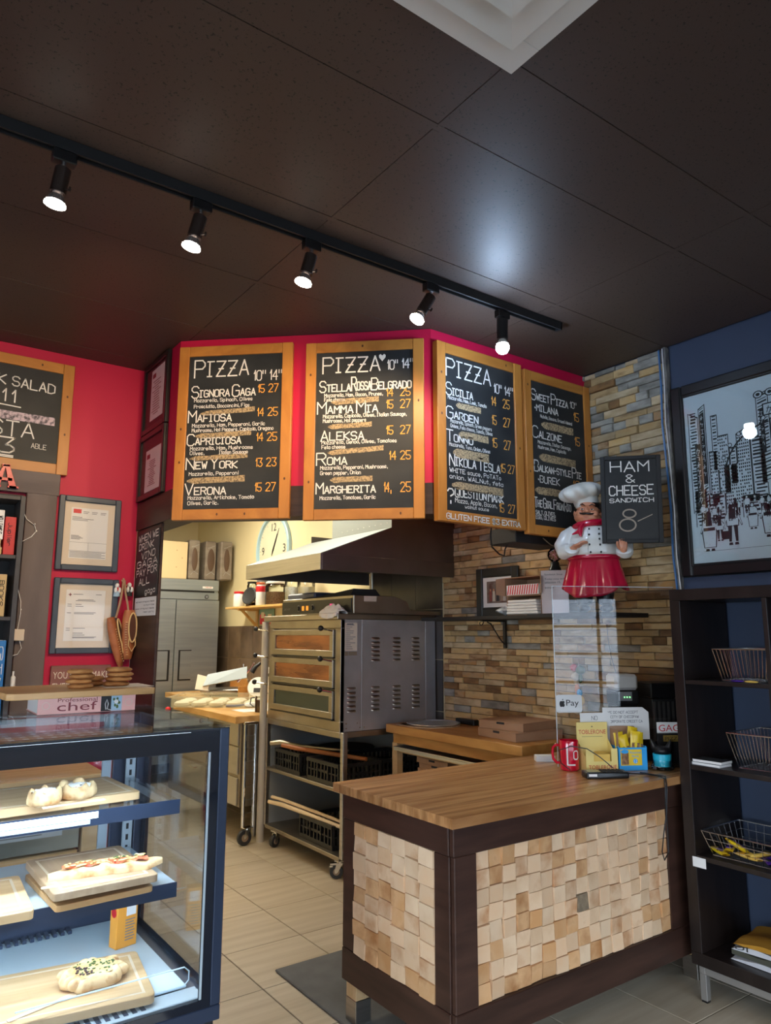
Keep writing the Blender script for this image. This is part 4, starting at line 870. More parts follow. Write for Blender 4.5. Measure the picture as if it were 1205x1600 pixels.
b = MB(); ang = [(-.140, .06), (.02, .045), (.14, .075)]
t = thing('price_card', 'cream printed card standing on the cartons beside the chef figure', 'card', (3.165, 2.765, ZS+.001), radians(-60))
MB().box(-.075, 0, 0, .075, .003, .245).build('card', mat('cream_card', (.72, .62, .60), .6), t, local=True)
b = MB(); [ptext(b, s_, (-.055, -.0005, z_), E1, EZ, w_, .012) for s_, z_, w_ in (('Sandwich Soup', .215, .10), ('Today soup and', .190, .11), ('selection 15.', .172, .09), ('soup', .140, .05))]; b.build('print', M['ink'], t, local=True, smooth=False)
t = thing('plasma_ball', 'small glass globe lamp on a black base at the left of the chef figure', 'ornament', (3.20, 2.755, ZS+.2465))
MB().lathe([(.036, 0), (.034, .012), (.026, .024), (.024, .045), (.018, .05)], (3.185, 2.775, ZS+.2465), n=20).build('base', M['black'], t)
MB().lathe([(.014, .048), (.032, .062), (.040, .085), (.036, .108), (.022, .124), (.001, .13)], (3.185, 2.775, ZS+.2465), n=22).build('globe', M['glass'], t)
b = MB(); rr = random.Random(2); c = Vector((3.185, 2.775, ZS+.335))
for k in range(26):
    d = Vector((rr.uniform(-1, 1), rr.uniform(-1, 1), rr.uniform(-1, 1))).normalized(); b.tube([c, c+d*.016+Vector((0, 0, .003)), c+d*.032], .0012, n=4)
b.build('filaments', mat('pink_filament', (.75, .25, .28), .4), t)

# ---------------------------------------------------------------- the chef figure
CX, CY, CRZ = 3.085, 2.43, radians(-51.8)
PX = .00316
def cp(x, y, b_=0): return ((x-928)*PX, b_, (960-y)*.00331)
t = thing('chef_figure', 'painted plump chef figurine in white hat and red apron holding a small chalkboard', 'figurine', (CX, CY, ZS+.0005), CRZ)
# trousers and shoes
b = MB()
for s_ in (-1, 1):
    b.tube([(s_*.052, .01, .17), (s_*.052, .01, .10), (s_*.050, .0, .045)], [.055, .048, .038], n=14); b.ell((s_*.056, -.022, .022), (.034, .058, .022))
fuse(b.build('trousers_and_shoes', M['black'], t, local=True), .006)
# apron: pleated flaring skirt
def ap(u, v):
    a = 2*pi*u; z = .285 - v*.165*(1+.06*sin(a*5+1)*v); r = (.122+.036*v**1.3)*(1+.05*sin(a*11)*v**.7); bulge = .005*sin(pi*v)
    return (r+bulge*.5)*cos(a)+.004, ((r-.030)+bulge)*sin(a)*.80-.004, z - (.055*max(0, cos(a+pi*.58))**4)*v
b = MB(); b.grid(ap, 64, 14, True); o = b.build('apron', M['apron'], t, local=True); k = o.modifiers.new('Solidify', 'SOLIDIFY'); k.thickness = .005
b = MB(); b.grid(lambda u, v: ((.132+.004*sin(pi*v))*cos(2*pi*u)+.004, (.106+.004*sin(pi*v))*sin(2*pi*u)*.9-.004, .272+v*.020), 40, 4, True); b.build('apron_waistband', M['apron'], t, local=True)
# jacket: torso and both sleeves as one skin
b = MB(); b.lathe([(.02, .283), (.118, .284), (.136, .300), (.140, .335), (.132, .375), (.112, .415), (.088, .442), (.05, .456), (.02, .458)], (.002, .002, 0), n=36, sy=.80)
b.tube([(-.085, .005, .425), (-.125, -.005, .395), (-.150, -.020, .345), (-.140, -.050, .312), (-.108, -.085, .318)], [.038, .044, .046, .043, .034], n=16)
b.tube([(.085, .005, .425), (.130, .0, .390), (.160, -.015, .340), (.160, -.060, .305), (.152, -.095, .300)], [.038, .044, .044, .040, .034], n=16)
fuse(b.build('jacket', M['coat'], t, local=True), .0055, 3)
b = MB(); b.T = Matrix.Translation((-.101, -.091, .3195)) @ Matrix.Rotation(radians(52), 4, 'X') @ Matrix.Rotation(radians(-30), 4, 'Z'); b.lathe([(.028, -.012), (.036, -.010), (.037, .008), (.028, .012)], n=20); b.build('cuff', M['coat'], t, local=True)
b = MB(); b.T = Matrix.Translation((.151, -.100, .301)) @ Matrix.Rotation(radians(40), 4, 'X'); b.lathe([(.028, -.014), (.037, -.010), (.038, .010), (.028, .014)], n=20); b.build('cuff', M['coat'], t, local=True)
b = MB(); b.tube([(-.022, -.106, .30), (-.022, -.114, .34), (-.022, -.107, .385), (-.020, -.088, .42)], .0012, n=4); b.build('jacket_seam', mat('seam_grey', (.35, .35, .36), .5), t, local=True)
def front_y(x, z):  # jacket front surface
    pr = [(.118, .284), (.136, .300), (.140, .335), (.132, .375), (.112, .415), (.088, .442)]
    for (r0, z0), (r1, z1) in zip(pr, pr[1:]):
        if z0 <= z <= z1: r = r0+(r1-r0)*(z-z0)/(z1-z0); break
    else: r = .1
    return -math.sqrt(max(r*r-(x-.002)**2, 0))*.80+.002
for x, z in ((-.013, .425), (.036, .423), (-.014, .394), (.035, .396), (.036, .369), (-.014, .341), (.038, .339), (-.010, .302), (.041, .302)):
    b = MB(); b.ell((x, front_y(x, z)-.002, z), (.0048, .004, .0058), n=10, m_=6); b.build('button', M['ink'], t, local=True)
# scarf with tails
b = MB(); b.grid(lambda u, v: ((.082+.016*cos(2*pi*v))*cos(2*pi*u)-.004, ((.082+.016*cos(2*pi*v))*sin(2*pi*u))*.82-.004, .452+.017*sin(2*pi*v)+.010*cos(2*pi*u+.6)), 40, 10, True)
b.add([], [])
b.tube([(-.040, -.070, .452), (-.054, -.084, .430), (-.058, -.094, .405), (-.054, -.100, .385)], [.012, .015, .013, .005], n=8); b.tube([(-.048, -.080, .435), (-.070, -.092, .408), (-.098, -.088, .398)], [.010, .010, .003], n=8)
b.build('scarf', M['apron'], t, local=True)
# head: jowly face, nose, chin, ears in one skin
HX, HZ = -.012, .515; b = MB(); Rh = Matrix.Translation((HX, -.008, HZ)) @ Matrix.Rotation(radians(6), 4, 'Y') @ Matrix.Rotation(radians(-8), 4, 'Z')
b.T = Rh
b.ell((0, 0, .012), (.062, .062, .062), n=24, m_=14); b.ell((0, -.008, -.024), (.072, .062, .040), n=24, m_=12); b.ell((0, -.030, -.040), (.046, .036, .022), n=18, m_=10)
b.ell((-.034, -.044, -.008), (.026, .022, .021)); b.ell((.034, -.044, -.008), (.026, .022, .021)); b.ell((0, -.066, .004), (.013, .015, .012)); b.ell((0, -.058, .014), (.007, .012, .016)); b.ell((-.009, -.064, .001), (.008, .009, .008)); b.ell((.009, -.064, .001), (.008, .009, .008))
b.ell((0, -.058, -.030), (.020, .010, .006)); b.ell((-.066, .004, -.002), (.014, .016, .021)); b.ell((.066, .004, -.002), (.014, .016, .021)); b.ell((0, -.050, .040), (.040, .018, .014)); b.cyl((0, 0, -.02), (0, 0, -.075), .055, .06)
fuse(b.build('head', M['skin'], t, local=True), .0028, 3)
b = MB(); b.T = Rh
for s_ in (-1, 1): b.ell((s_*.025, -.0575, .014), (.0095, .006, .0052), n=12, m_=7)
b.build('eye_whites', M['paper'], t, local=True)
b = MB(); b.T = Rh
for s_ in (-1, 1): b.ell((s_*.025, -.0625, .0135), (.0040, .0022, .0040), n=10, m_=6)
b.build('pupils', M['ink'], t, local=True)
b = MB(); b.T = Rh
for s_ in (-1, 1):
    b.tube([(s_*.014, -.0625, .016), (s_*.025, -.0655, .0200), (s_*.037, -.0565, .016)], [.0022, .0032, .0018], n=6)
    b.tube([(s_*.015, -.060, .0085), (s_*.026, -.0635, .0075), (s_*.036, -.057, .010)], [.0016, .0024, .0014], n=6)
b.build('eyelids', M['skin'], t, local=True)
b = MB(); b.T = Rh
for s_ in (-1, 1):
    b.tube([(s_*.010, -.066, .031), (s_*.024, -.066, .040), (s_*.042, -.053, .033)], [.0020, .0036, .0012], n=6)
    b.tube([(0, -.073, -.010), (s_*.014, -.074, -.012), (s_*.030, -.066, -.010), (s_*.046, -.054, .0), (s_*.050, -.049, .006)], [.0045, .0062, .0045, .0022, .0008], n=7)
    b.tube([(s_*.060, -.018, .045), (s_*.066, -.010, .022), (s_*.067, -.006, .006)], [.007, .008, .004], n=7)
b.lathe([(.066, .022), (.067, .044), (.06, .055), (.02, .07)], (0, .010, 0), n=20)
b.build('hair_brows_moustache', M['hair'], t, local=True)
b = MB(); b.T = Rh; b.tube([(-.020, -.0655, -.0255), (0, -.0685, -.029), (.020, -.0655, -.0255)], [.0012, .0028, .0012], n=6); b.build('lips', mat('painted_lips', (.42, .09, .06), .3), t, local=True)
# toque
b = MB(); Rt = Matrix.Translation((HX-.006, .000, HZ+.048)) @ Matrix.Rotation(radians(-14), 4, 'Y') @ Matrix.Rotation(radians(6), 4, 'X'); b.T = Rt
b.lathe([(.056, -.006), (.063, -.002), (.064, .022), (.066, .040), (.05, .042)], n=32)
def tq(u, v):
    a = 2*pi*u; ph = v*pi*.96+.02; r = .104*sin(ph)**.75*(1+.09*cos(a*8)*sin(ph)); return r*cos(a)-.014*(1-cos(ph)), r*sin(a)*.92, .074-.050*cos(ph)*(1+.0*u)
b.grid(tq, 72, 20, True); b.build('toque', M['coat'], t, local=True)
# hands, one skin each: palm, four fingers, thumb
def hand(name, W, curl, spread=.0, flip=1):
    b = MB(); b.T = W; b.ell((0, 0, .020), (.021, .0115, .026), n=14, m_=9); b.cyl((0, 0, -.02), (0, 0, .008), .015, .018)
    for k, (x, L_) in enumerate(((-.0155, .032), (-.0052, .037), (.0052, .035), (.0150, .028))):
        p = Vector((x, 0, .038)); d = Vector((x*spread*20, 0, 1)).normalized(); pts = [p]; a = 0
        for q in range(3):
            a += curl*(.8 if q == 0 else 1.0); dd = Vector((d.x*cos(a), -sin(a), d.z*cos(a))); p = p+dd*L_*(.42, .32, .26)[q]; pts.append(p)
        b.tube([pts[0]-d*.012]+pts, [.0070, .0068, .0064, .0058, .0045], n=9)
    b.tube([(-.016*flip, 0, .008), (-.027*flip, -.006, .020), (-.031*flip, -.010, .036), (-.030*flip, -.012, .046)], [.0085, .0080, .0068, .0050], n=9)
    return fuse(b.build(name, M['skin'], t, local=True), .0022, 1)
hand('right_hand', Matrix.Translation((-.088, -.098, .328)) @ Matrix.Rotation(radians(62), 4, 'Y') @ Matrix.Rotation(radians(14), 4, 'X') @ Matrix.Rotation(radians(70), 4, 'Z'), .18, .02, 1)
hand('left_hand', Matrix.Translation((.149, -.118, .306)) @ Matrix.Rotation(radians(10), 4, 'X') @ Matrix.Rotation(radians(8), 4, 'Z'), -.62, .0, 1)
# the small chalkboard it holds
t = thing('held_chalkboard', 'small black chalkboard reading ham and cheese sandwich, held by the chef figure', 'chalkboard', (CX, CY, ZS), CRZ)
Tb = Matrix.Translation((.0485, -.128, .342)) @ Matrix.Rotation(radians(1.0), 4, 'Y')
def hb_(nm, q, m_, y0=0, y1=.014, bev=.0025):
    b = MB(); b.T = Tb; b.box(q[0], y0, q[1], q[2], y1, q[3]); return b.build(nm, m_, t, local=True, bev=bev)
BW, BH = .292, .447
hb_('slate_panel', (.02, .018, BW-.02, BH-.018), M['slate'], .005, .012, 0)
for q, nm in (((0, 0, .022, BH), 'side_rail'), ((BW-.022, 0, BW, BH), 'side_rail'), ((.0224, 0, BW-.0224, .020), 'bottom_rail'), ((.0224, BH-.020, BW-.0224, BH), 'top_rail')): hb_(nm, q, M['blackm'])
b = MB(); b.T = Tb
for s_, u, v, h, fw_, sw in (('HAM', .05, .365, .052, .185, .006), ('&', .125, .310, .040, .04, .0045), ('CHEESE', .042, .245, .048, .21, .006), ('SANDWICH', .042, .208, .020, .21, .0038)):
    stroke_text(b, s_, (u, .0046, v), E1, EZ, h, sw, fit=fw_, jit=.3)
b.build('chalk_writing', M['chalk'], t, local=True, smooth=False)
b = MB(); b.T = Tb
def ringp(cx, cz, rx, rz_, n=28, sw=.003):
    for k in range(n):
        a0, a1 = 2*pi*k/n, 2*pi*(k+1)/n; q = [(cx+rx*cos(a0), .0046, cz+rz_*sin(a0)), (cx+rx*cos(a1), .0046, cz+rz_*sin(a1)), (cx+(rx-sw)*cos(a1), .0046, cz+(rz_-sw)*sin(a1)), (cx+(rx-sw)*cos(a0), .0046, cz+(rz_-sw)*sin(a0))]; b.add(q, [(0, 3, 2, 1)])
for d_ in (0, .004): ringp(.135, .150, .034-d_, .024-d_); ringp(.125, .092, .042-d_, .034-d_)
b.add([(.172, .0046, .112), (.174, .0046, .108), (.245, .0046, .142), (.243, .0046, .145)], [(0, 1, 2, 3)]); b.build('chalk_price', mat('tan_chalk', (.45, .36, .28), .9), t, local=True, smooth=False)
# dark junction box and cables on the beam
t = thing('speaker_box', 'dark box fixed under the bulkhead behind the rightmost menu boards', 'box', (3.07, 2.74, 1.97))
MB().box(2.80, 2.70, 1.985, 3.20, 2.90, 2.069).build('housing', M['blackm'], t, bev=.004)
MB().tube([(2.72, 2.80, 2.075), (2.722, 2.81, 2.02), (2.74, 2.82, 1.965), (2.80, 2.825, 1.93), (2.835, 2.825, 1.925), (2.838, 2.82, 1.96), (2.84, 2.80, 1.99)], .0045, n=6).build('hanging_cable', M['black'], None, (2.72, 2.80, 2.07), label='black cable drooping below the third menu board', cat='cable')
MB().tube([(3.0, 2.69, 2.02), (3.05, 2.68, 1.985), (3.15, 2.67, 1.965), (3.28, 2.68, 1.975), (3.345, 2.70, 2.0)], .003, n=6).build('hanging_cable', mat('tan_cable', (.25, .2, .14), .5), None, (3.0, 2.69, 2.02), label='pale thin cable under the rightmost menu board beside the chef hat', cat='cable')
# ornaments string behind the screen
t = thing('vegetable_garland', 'hanging string of ceramic vegetables on the stone wall behind the screen', 'ornament', (3.33, 2.76, 1.33))
for nm, c, r, m_ in (('tomato', (3.325, 2.785, 1.318), (.022, .024, .020), 'redp'), ('broccoli', (3.322, 2.738, 1.305), (.024, .028, .026), 'veggreen'), ('garlic', (3.318, 2.772, 1.270), (.022, .026, .024), 'vegcream'), ('cucumber', (3.324, 2.742, 1.262), (.010, .013, .030), 'veggreen'),
                     ('mushroom', (3.325, 2.772, 1.238), (.013, .017, .018), 'vegcream'), ('carrot', (3.322, 2.765, 1.200), (.011, .016, .034), 'vegorange'), ('blue_fish', (3.320, 2.748, 1.182), (.014, .018, .020), 'bblue'),
                     ('lemon', (3.322, 2.742, 1.140), (.016, .024, .028), 'yellow'), ('pepper', (3.324, 2.775, 1.130), (.012, .018, .018), 'veggreen'), ('onion', (3.322, 2.768, 1.078), (.018, .022, .018), 'vegcream')):
    MB().ell(c, r, n=12, m_=8).build(nm, M[m_], t)
MB().tube([(3.342, 2.765, 1.36), (3.335, 2.762, 1.30), (3.335, 2.758, 1.2), (3.335, 2.762, 1.08)], .0025, n=5).build('cord', M['card'], t)

# ================================================================ BLACK SHELF UNIT
t = thing('shelf_unit', 'tall open black-brown cube shelf unit on steel legs against the navy wall', 'shelf', (3.18, 1.19, 0))
SX0, SX1, SY1 = 2.987, 3.370, 1.940; pitch = .385; NCOL = 3; SY0 = SY1-.05-NCOL*pitch-.02+.0
M['kal'] = mat('black_brown_laminate', (.010, .006, .005), .35, c2=(.020, .013, .011), sc=(20, 20, 3), spec=.45)
def kb(name, *a, bev=.0015): return MB().box(*a).build(name, M['kal'], t, bev=bev)
kb('side_panel', SX0, SY1-.05, .195, SX1, SY1, 1.652); kb('side_panel', SX0, SY0, .195, SX1, SY0+.05, 1.652)
kb('top_panel', SX0, SY0, 1.6525, SX1, SY1, 1.702); kb('bottom_panel', SX0, SY0, .145, SX1, SY1, .1945)
lev = [(.562, .582), (.928, .948), (1.288, 1.306)]
for z0, z1 in lev: kb('shelf', SX0+.004, SY0+.0505, z0, SX1, SY1-.0505, z1)
zz_ = [.1945]+[q for l in lev for q in l]+[1.652]
for c_ in range(1, NCOL):
    y = SY1-.05-c_*pitch+.01
    for i in range(0, len(zz_), 2): kb('divider', SX0+.002, y-.010, zz_[i]+.0005, SX1, y+.010, zz_[i+1]-.0005)
b = MB(); b.box(SX0+.02, SY0+.02, .110, SX1-.02, SY0+.045, .1445).box(SX0+.02, SY1-.045, .110, SX1-.02, SY1-.02, .1445).box(SX0+.02, SY0+.045, .110, SX0+.045, SY1-.045, .1445).box(SX1-.045, SY0+.045, .110, SX1-.02, SY1-.045, .1445); b.build('steel_frame', mat('brushed_leg', (.42, .40, .38), .4, .7), t, bev=.001)
for x in (SX0+.02, SX1-.045):
    for y in (SY0+.02, SY1-.048): lg = MB().box(x, y, .008, x+.028, y+.028, .1095).build('leg', bpy.data.materials['brushed_leg'], t, bev=.001); MB().box(x+.002, y+.002, 0, x+.026, y+.026, .0075).build('foot_pad', M['black'], lg)
MB().box(SX0-.0015, 1.845, .535, SX0-.0005, 1.905, .575).build('price_tag', M['paper'], t)
# wire baskets
def basket(lab, x0, x1, y0, y1, z, h, taper, n1, grid=False):
    t = thing('wire_basket', lab, 'basket', ((x0+x1)/2, (y0+y1)/2, z))
    R_ = lambda k, zz: [(x0+taper*(1-k), y0+taper*(1-k), zz), (x1-taper*(1-k), y0+taper*(1-k), zz), (x1-taper*(1-k), y1-taper*(1-k), zz), (x0+taper*(1-k), y1-taper*(1-k), zz)]
    MB().tube(R_(1, z+h), .0032, n=6, closed=True).build('top_rim', M['wire'], t); MB().tube(R_(0, z+.004), .003, n=6, closed=True).build('bottom_rim', M['wire'], t)
    b = MB(); lo, hi = R_(0, z+.004), R_(1, z+h)
    for s_ in range(4):
        p0, p1 = Vector(lo[s_]), Vector(lo[(s_+1) % 4]); q0, q1 = Vector(hi[s_]), Vector(hi[(s_+1) % 4]); n = n1 if s_ % 2 else int(n1*.8)
        for k in range(1, n): b.tube([p0.lerp(p1, k/n), q0.lerp(q1, k/n)], .0013, n=4)
        if grid:
            for f in (.33, .66): b.tube([p0.lerp(q0, f), p1.lerp(q1, f)], .0013, n=4)
        b.tube([p0, q0], .0022, n=4)
    b.build('side_wires', M['wire'], t, kind='stuff')
    b = MB(); p = [Vector(q) for q in lo]
    for k in range(1, 9): b.tube([p[0].lerp(p[3], k/9), p[1].lerp(p[2], k/9)], .0013, n=4); b.tube([p[0].lerp(p[1], k/9), p[3].lerp(p[2], k/9)], .0013, n=4)
    b.build('bottom_mesh', M['wire'], t, kind='stuff'); return t
basket('steel wire basket alone on the upper shelf of the black unit', 3.02, 3.30, 1.535, 1.77, 1.3065, .135, .025, 13)
basket('steel wire basket behind the two booklets on the second shelf down', 3.04, 3.32, 1.535, 1.745, .9485, .145, .03, 13)
basket('wide steel mesh basket holding snack bars on the third shelf down', 3.005, 3.31, 1.535, 1.868, .5825, .10, .03, 9, True)
for k, (lab, dy) in enumerate((('lower of two thin white booklets lying in front of the second basket', 0), ('upper of two thin booklets with a dark cover, in front of the second basket', .004))):
    o = thing('booklet', lab, 'book', (3.045, 1.825-dy, .949+k*.0125), radians(88+k*3)); MB().box(-.065, -.045, 0, .065, .045, .0012).box(-.065, -.045, .0112, .065, .045, .012).build('cover', M['ink' if k else 'greyink'], o, local=True); MB().box(-.065, -.043, .0013, .063, .044, .0111).build('pages', M['paper'], o, local=True)
bars = [(3.045, 1.815, .006, 55, 'yellow', 'purple-ended yellow snack bar at the left end of the mesh basket'), (3.06, 1.775, .024, 20, 'yellow', 'yellow snack bar lying across the left of the mesh basket'), (3.05, 1.735, .040, -35, 'yellow', 'yellow snack bar propped up diagonally in the mesh basket'),
        (3.055, 1.695, .010, 75, 'gold', 'gold snack bar in the middle of the mesh basket'), (3.06, 1.655, .026, -20, 'gold', 'crumpled gold and dark snack bar right of the middle of the basket'), (3.05, 1.61, .012, 40, 'purple', 'shiny purple wrapped bar at the right of the mesh basket'), (3.08, 1.58, .030, -10, 'purple', 'upper purple wrapped bar at the right end of the basket')]
for x, y, dz, a, c_, lab in bars:
    t = thing('snack_bar', lab, 'snack', (x, y, .5825+dz+.006), radians(a)); m_ = {'yellow': M['byellow'], 'gold': M['yellow'], 'purple': M['foil']}[c_]
    tl = radians(32) if dz > .035 else 0; b = MB(); b.T = Matrix.Rotation(tl, 4, 'Y')
    b.grid(lambda u, v: ((u-.5)*.115, .017*cos(2*pi*v)*(1 if .08 < u < .92 else 1.05), .010*sin(2*pi*v)*(sin(pi*min(max(u*1.0, .02), .98)))**.35+.010), 12, 12).build('wrapper', m_, t, local=True)
    b = MB(); b.T = Matrix.Rotation(tl, 4, 'Y'); b.box(-.035, -.012, .0195, .012, .012, .0208); b.build('print', M['foil' if c_ == 'yellow' else 'ink'], t, local=True)
b = MB(); rr = random.Random(6)
for i, (y, c_, lab) in enumerate(((1.66, 'foil', 'purple foil sweet lying on the shelf edge below the upper basket'), (1.60, 'yellow', 'orange foil sweet lying on the shelf edge below the upper basket'))):
    t = thing('foil_sweet', lab, 'snack', (3.005, y, 1.3065)); MB().ell((0, 0, .005), (.012, .030, .005), n=10, m_=7).build('wrapper', M[c_], t, local=True)
# folded t-shirts
for i, (z, lab, ms) in enumerate(((.1955, 'dark olive folded t-shirt at the bottom of the pile', ('olive', 'bagwhite')), (.240, 'white and mustard folded t-shirt on top of the pile', ('bagyel', 'bagwhite')))):
    t = thing('folded_tshirt', lab+' on the lowest shelf', 't-shirt', (3.16, 1.68, z), radians(6*i))
    for k, m_ in enumerate(ms[::-1]):
        b = MB(); rr = random.Random(i*5+k); ph = rr.uniform(0, 6)
        b.grid(lambda u, v: ((u-.5)*.24, (v-.5)*(.235-.015*k), .021*k+.019+.004*sin(u*9+ph)+.005*sin(v*7+ph)-.012*(abs(2*v-1)**6)), 16, 16); b.grid(lambda u, v: ((.5-u)*.24, (v-.5)*(.235-.015*k), .021*k+.001+.0*u), 4, 16)
        b.grid(lambda u, v: (-.12, (u-.5)*(.235-.015*k), .021*k+.001+v*(.018+.004*sin(ph)+.005*sin(u*7+ph)-.012*(abs(2*u-1)**6))), 16, 2); b.build('fold', M[m_], t, local=True)
    if i: b = MB(); ptext(b, 'DI', (-.1215, .10, .006), (0, -1, 0), EZ, .05, .018); b.build('print', M['ink'], t, local=True, smooth=False)

# ================================================================ FRAMED STREET PRINT
t = thing('street_print', 'large black framed black and white street scene print on the navy wall', 'picture', (WX, 1.55, 2.27))
wall_frame(t, WX-.001+.006, 1.00, 2.098, 1.785, 2.772, .058, M['blackw'], .034, .008)
wall_frame(t, WX-.006, 1.05, 2.048, 1.835, 2.722, .014, M['black'], .018, .003)
PY1, PY0, PZ0, PZ1 = 2.036, 1.062, 1.847, 2.710; xs_ = WX-.012
MB().box(xs_, PY0, PZ0, xs_+.003, PY1, PZ1).build('paper_sheet', mat('print_paper', (.80, .80, .84), .6), t)
ink = MB(); wh = MB()
def pq(mb, u0, z0, u1, z1, sk0=0, sk1=0, e=.0004):   # u metres from the left of the sheet
    mb.add([(xs_-e, PY1-u0, z0), (xs_-e, PY1-u1, z0+sk0), (xs_-e, PY1-u1, z1+sk1), (xs_-e, PY1-u0, z1)], [(0, 1, 2, 3)])
rr = random.Random(21)
def tower(u0, u1, z0, z1, style, sk=0):
    pq(ink, u0, z0, u1, z1, 0, sk); pq(wh, u0+.004, z0, u1-.004, z1-.006, 0, sk, .0006)
    n = max(2, int((z1-z0)/.016)); 
    for k in range(n):
        zz = z0+(z1-z0)*(k+.35)/n
        if style == 0: pq(ink, u0+.008, zz, u1-.008, zz+.004+.004*(k % 2), sk*.5, sk*.5, .0008)
        elif style == 1:
            m_ = max(2, int((u1-u0)/.011))
            for q in range(m_):
                if rr.random() < .8: uu = u0+.005+(u1-u0-.01)*q/m_; pq(ink, uu, zz, uu+.006, zz+.009, 0, 0, .0008)
        else: pq(ink, u0+.006+rr.uniform(0, .01), zz, u1-.006-rr.uniform(0, .012), zz+rr.uniform(.004, .011), 0, 0, .0008)
for a in [(.02, .075, 2.10, 2.62, 2, -.03), (.078, .115, 2.12, 2.63, 0, .02), (.14, .175, 2.30, 2.58, 0, .0), (.12, .165, 2.08, 2.40, 1, 0), (.165, .225, 2.18, 2.47, 1, 0), (.03, .10, 2.03, 2.22, 2, 0), (.10, .19, 2.05, 2.19, 2, 0), (.19, .27, 2.10, 2.32, 1, 0),
          (.225, .262, 2.22, 2.40, 0, .0), (.262, .33, 2.12, 2.46, 1, .03), (.33, .40, 2.12, 2.43, 2, 0), (.37, .43, 2.2, 2.62, 0, .02), (.43, .50, 2.10, 2.5, 2, 0), (.50, .60, 2.10, 2.64, 1, 0), (.60, .70, 2.08, 2.55, 2, 0), (.70, .82, 2.1, 2.66, 1, 0), (.82, .95, 2.06, 2.6, 2, 0), (.27, .36, 2.05, 2.16, 2, 0), (.36, .52, 2.04, 2.14, 2, 0)]: tower(*a)
pq(ink, .083, 2.24, .108, 2.60, 0, .01, .001); pq(ink, .050, 2.14, .080, 2.45, 0, 0, .001); pq(ink, .385, 2.34, .405, 2.55, 0, 0, .001)
KATA = ['0646 4633222 0'.replace(' ', '')+' 2802', '1838 0636 3632', '0545 2822 2502', '1806 0646 3622', '0848 2822 0242', '0838 3812', '1828 0545 4512']
def kata(mb, u, z, s_, k):
    for st in KATA[k].split(' '):
        pts = [(int(st[i]), int(st[i+1])-2) for i in range(0, len(st)-1, 2)]
        for p, q in zip(pts, pts[1:]):
            a = Vector((xs_-.0014, PY1-u-p[0]*s_, z+p[1]*s_)); c = Vector((xs_-.0014, PY1-u-q[0]*s_, z+q[1]*s_)); d = (c-a)
            if d.length < 1e-6: continue
            d.normalize(); n_ = Vector((1, 0, 0)).cross(d)*s_*.35; mb.add([a-n_, c-n_, c+n_, a+n_], [(0, 1, 2, 3)])
for k in range(8): kata(wh, .0555, 2.40-k*.035, .0045, k % 7)
for k in range(9): kata(wh, .088, 2.57-k*.036, .0036, (k+2) % 7)
for k in range(5): kata(wh, .388, 2.52-k*.036, .003, (k+4) % 7)
# arched gate with a sign and a ferris-like arc
for k in range(16):
    a0, a1 = pi*(.52+.42*k/16), pi*(.52+.42*(k+1)/16); R0, R1 = .25, .242
    P_ = lambda a, r: (xs_-.0011, PY1-(.44+r*cos(a)), 2.24+r*sin(a)); ink.add([P_(a0, R0), P_(a1, R0), P_(a1, R1), P_(a0, R1)], [(0, 1, 2, 3)])
    if k % 3 == 1: cx_, cz_ = .44+.27*cos(a0), 2.24+.27*sin(a0); ink.add([(xs_-.0011, PY1-cx_-.012*cos(q*pi/4), cz_+.012*sin(q*pi/4)) for q in range(8)], [tuple(range(8))]); wh.add([(xs_-.0013, PY1-cx_-.008*cos(q*pi/4), cz_+.008*sin(q*pi/4)) for q in range(8)], [tuple(range(8))])
pq(ink, .40, 2.515, .80, 2.575, 0, 0, .0012); pq(wh, .406, 2.521, .794, 2.569, 0, 0, .0014)
b = MB()
for k in range(9): kata(b, .42+k*.036, 2.528, .0052, (k*3) % 7)
for v in b.v: v.x -= .0004
ink.add(b.v, b.f)
for k in range(6):
    u = .385+.055*k
    for R_, mm, e in ((.024, ink, .0012), (.018, wh, .0014), (.010, ink, .0016)): mm.add([(xs_-e, PY1-u-R_*cos(q*pi/6), 2.625+R_*.8*sin(q*pi/6)) for q in range(12)], [tuple(range(12))])
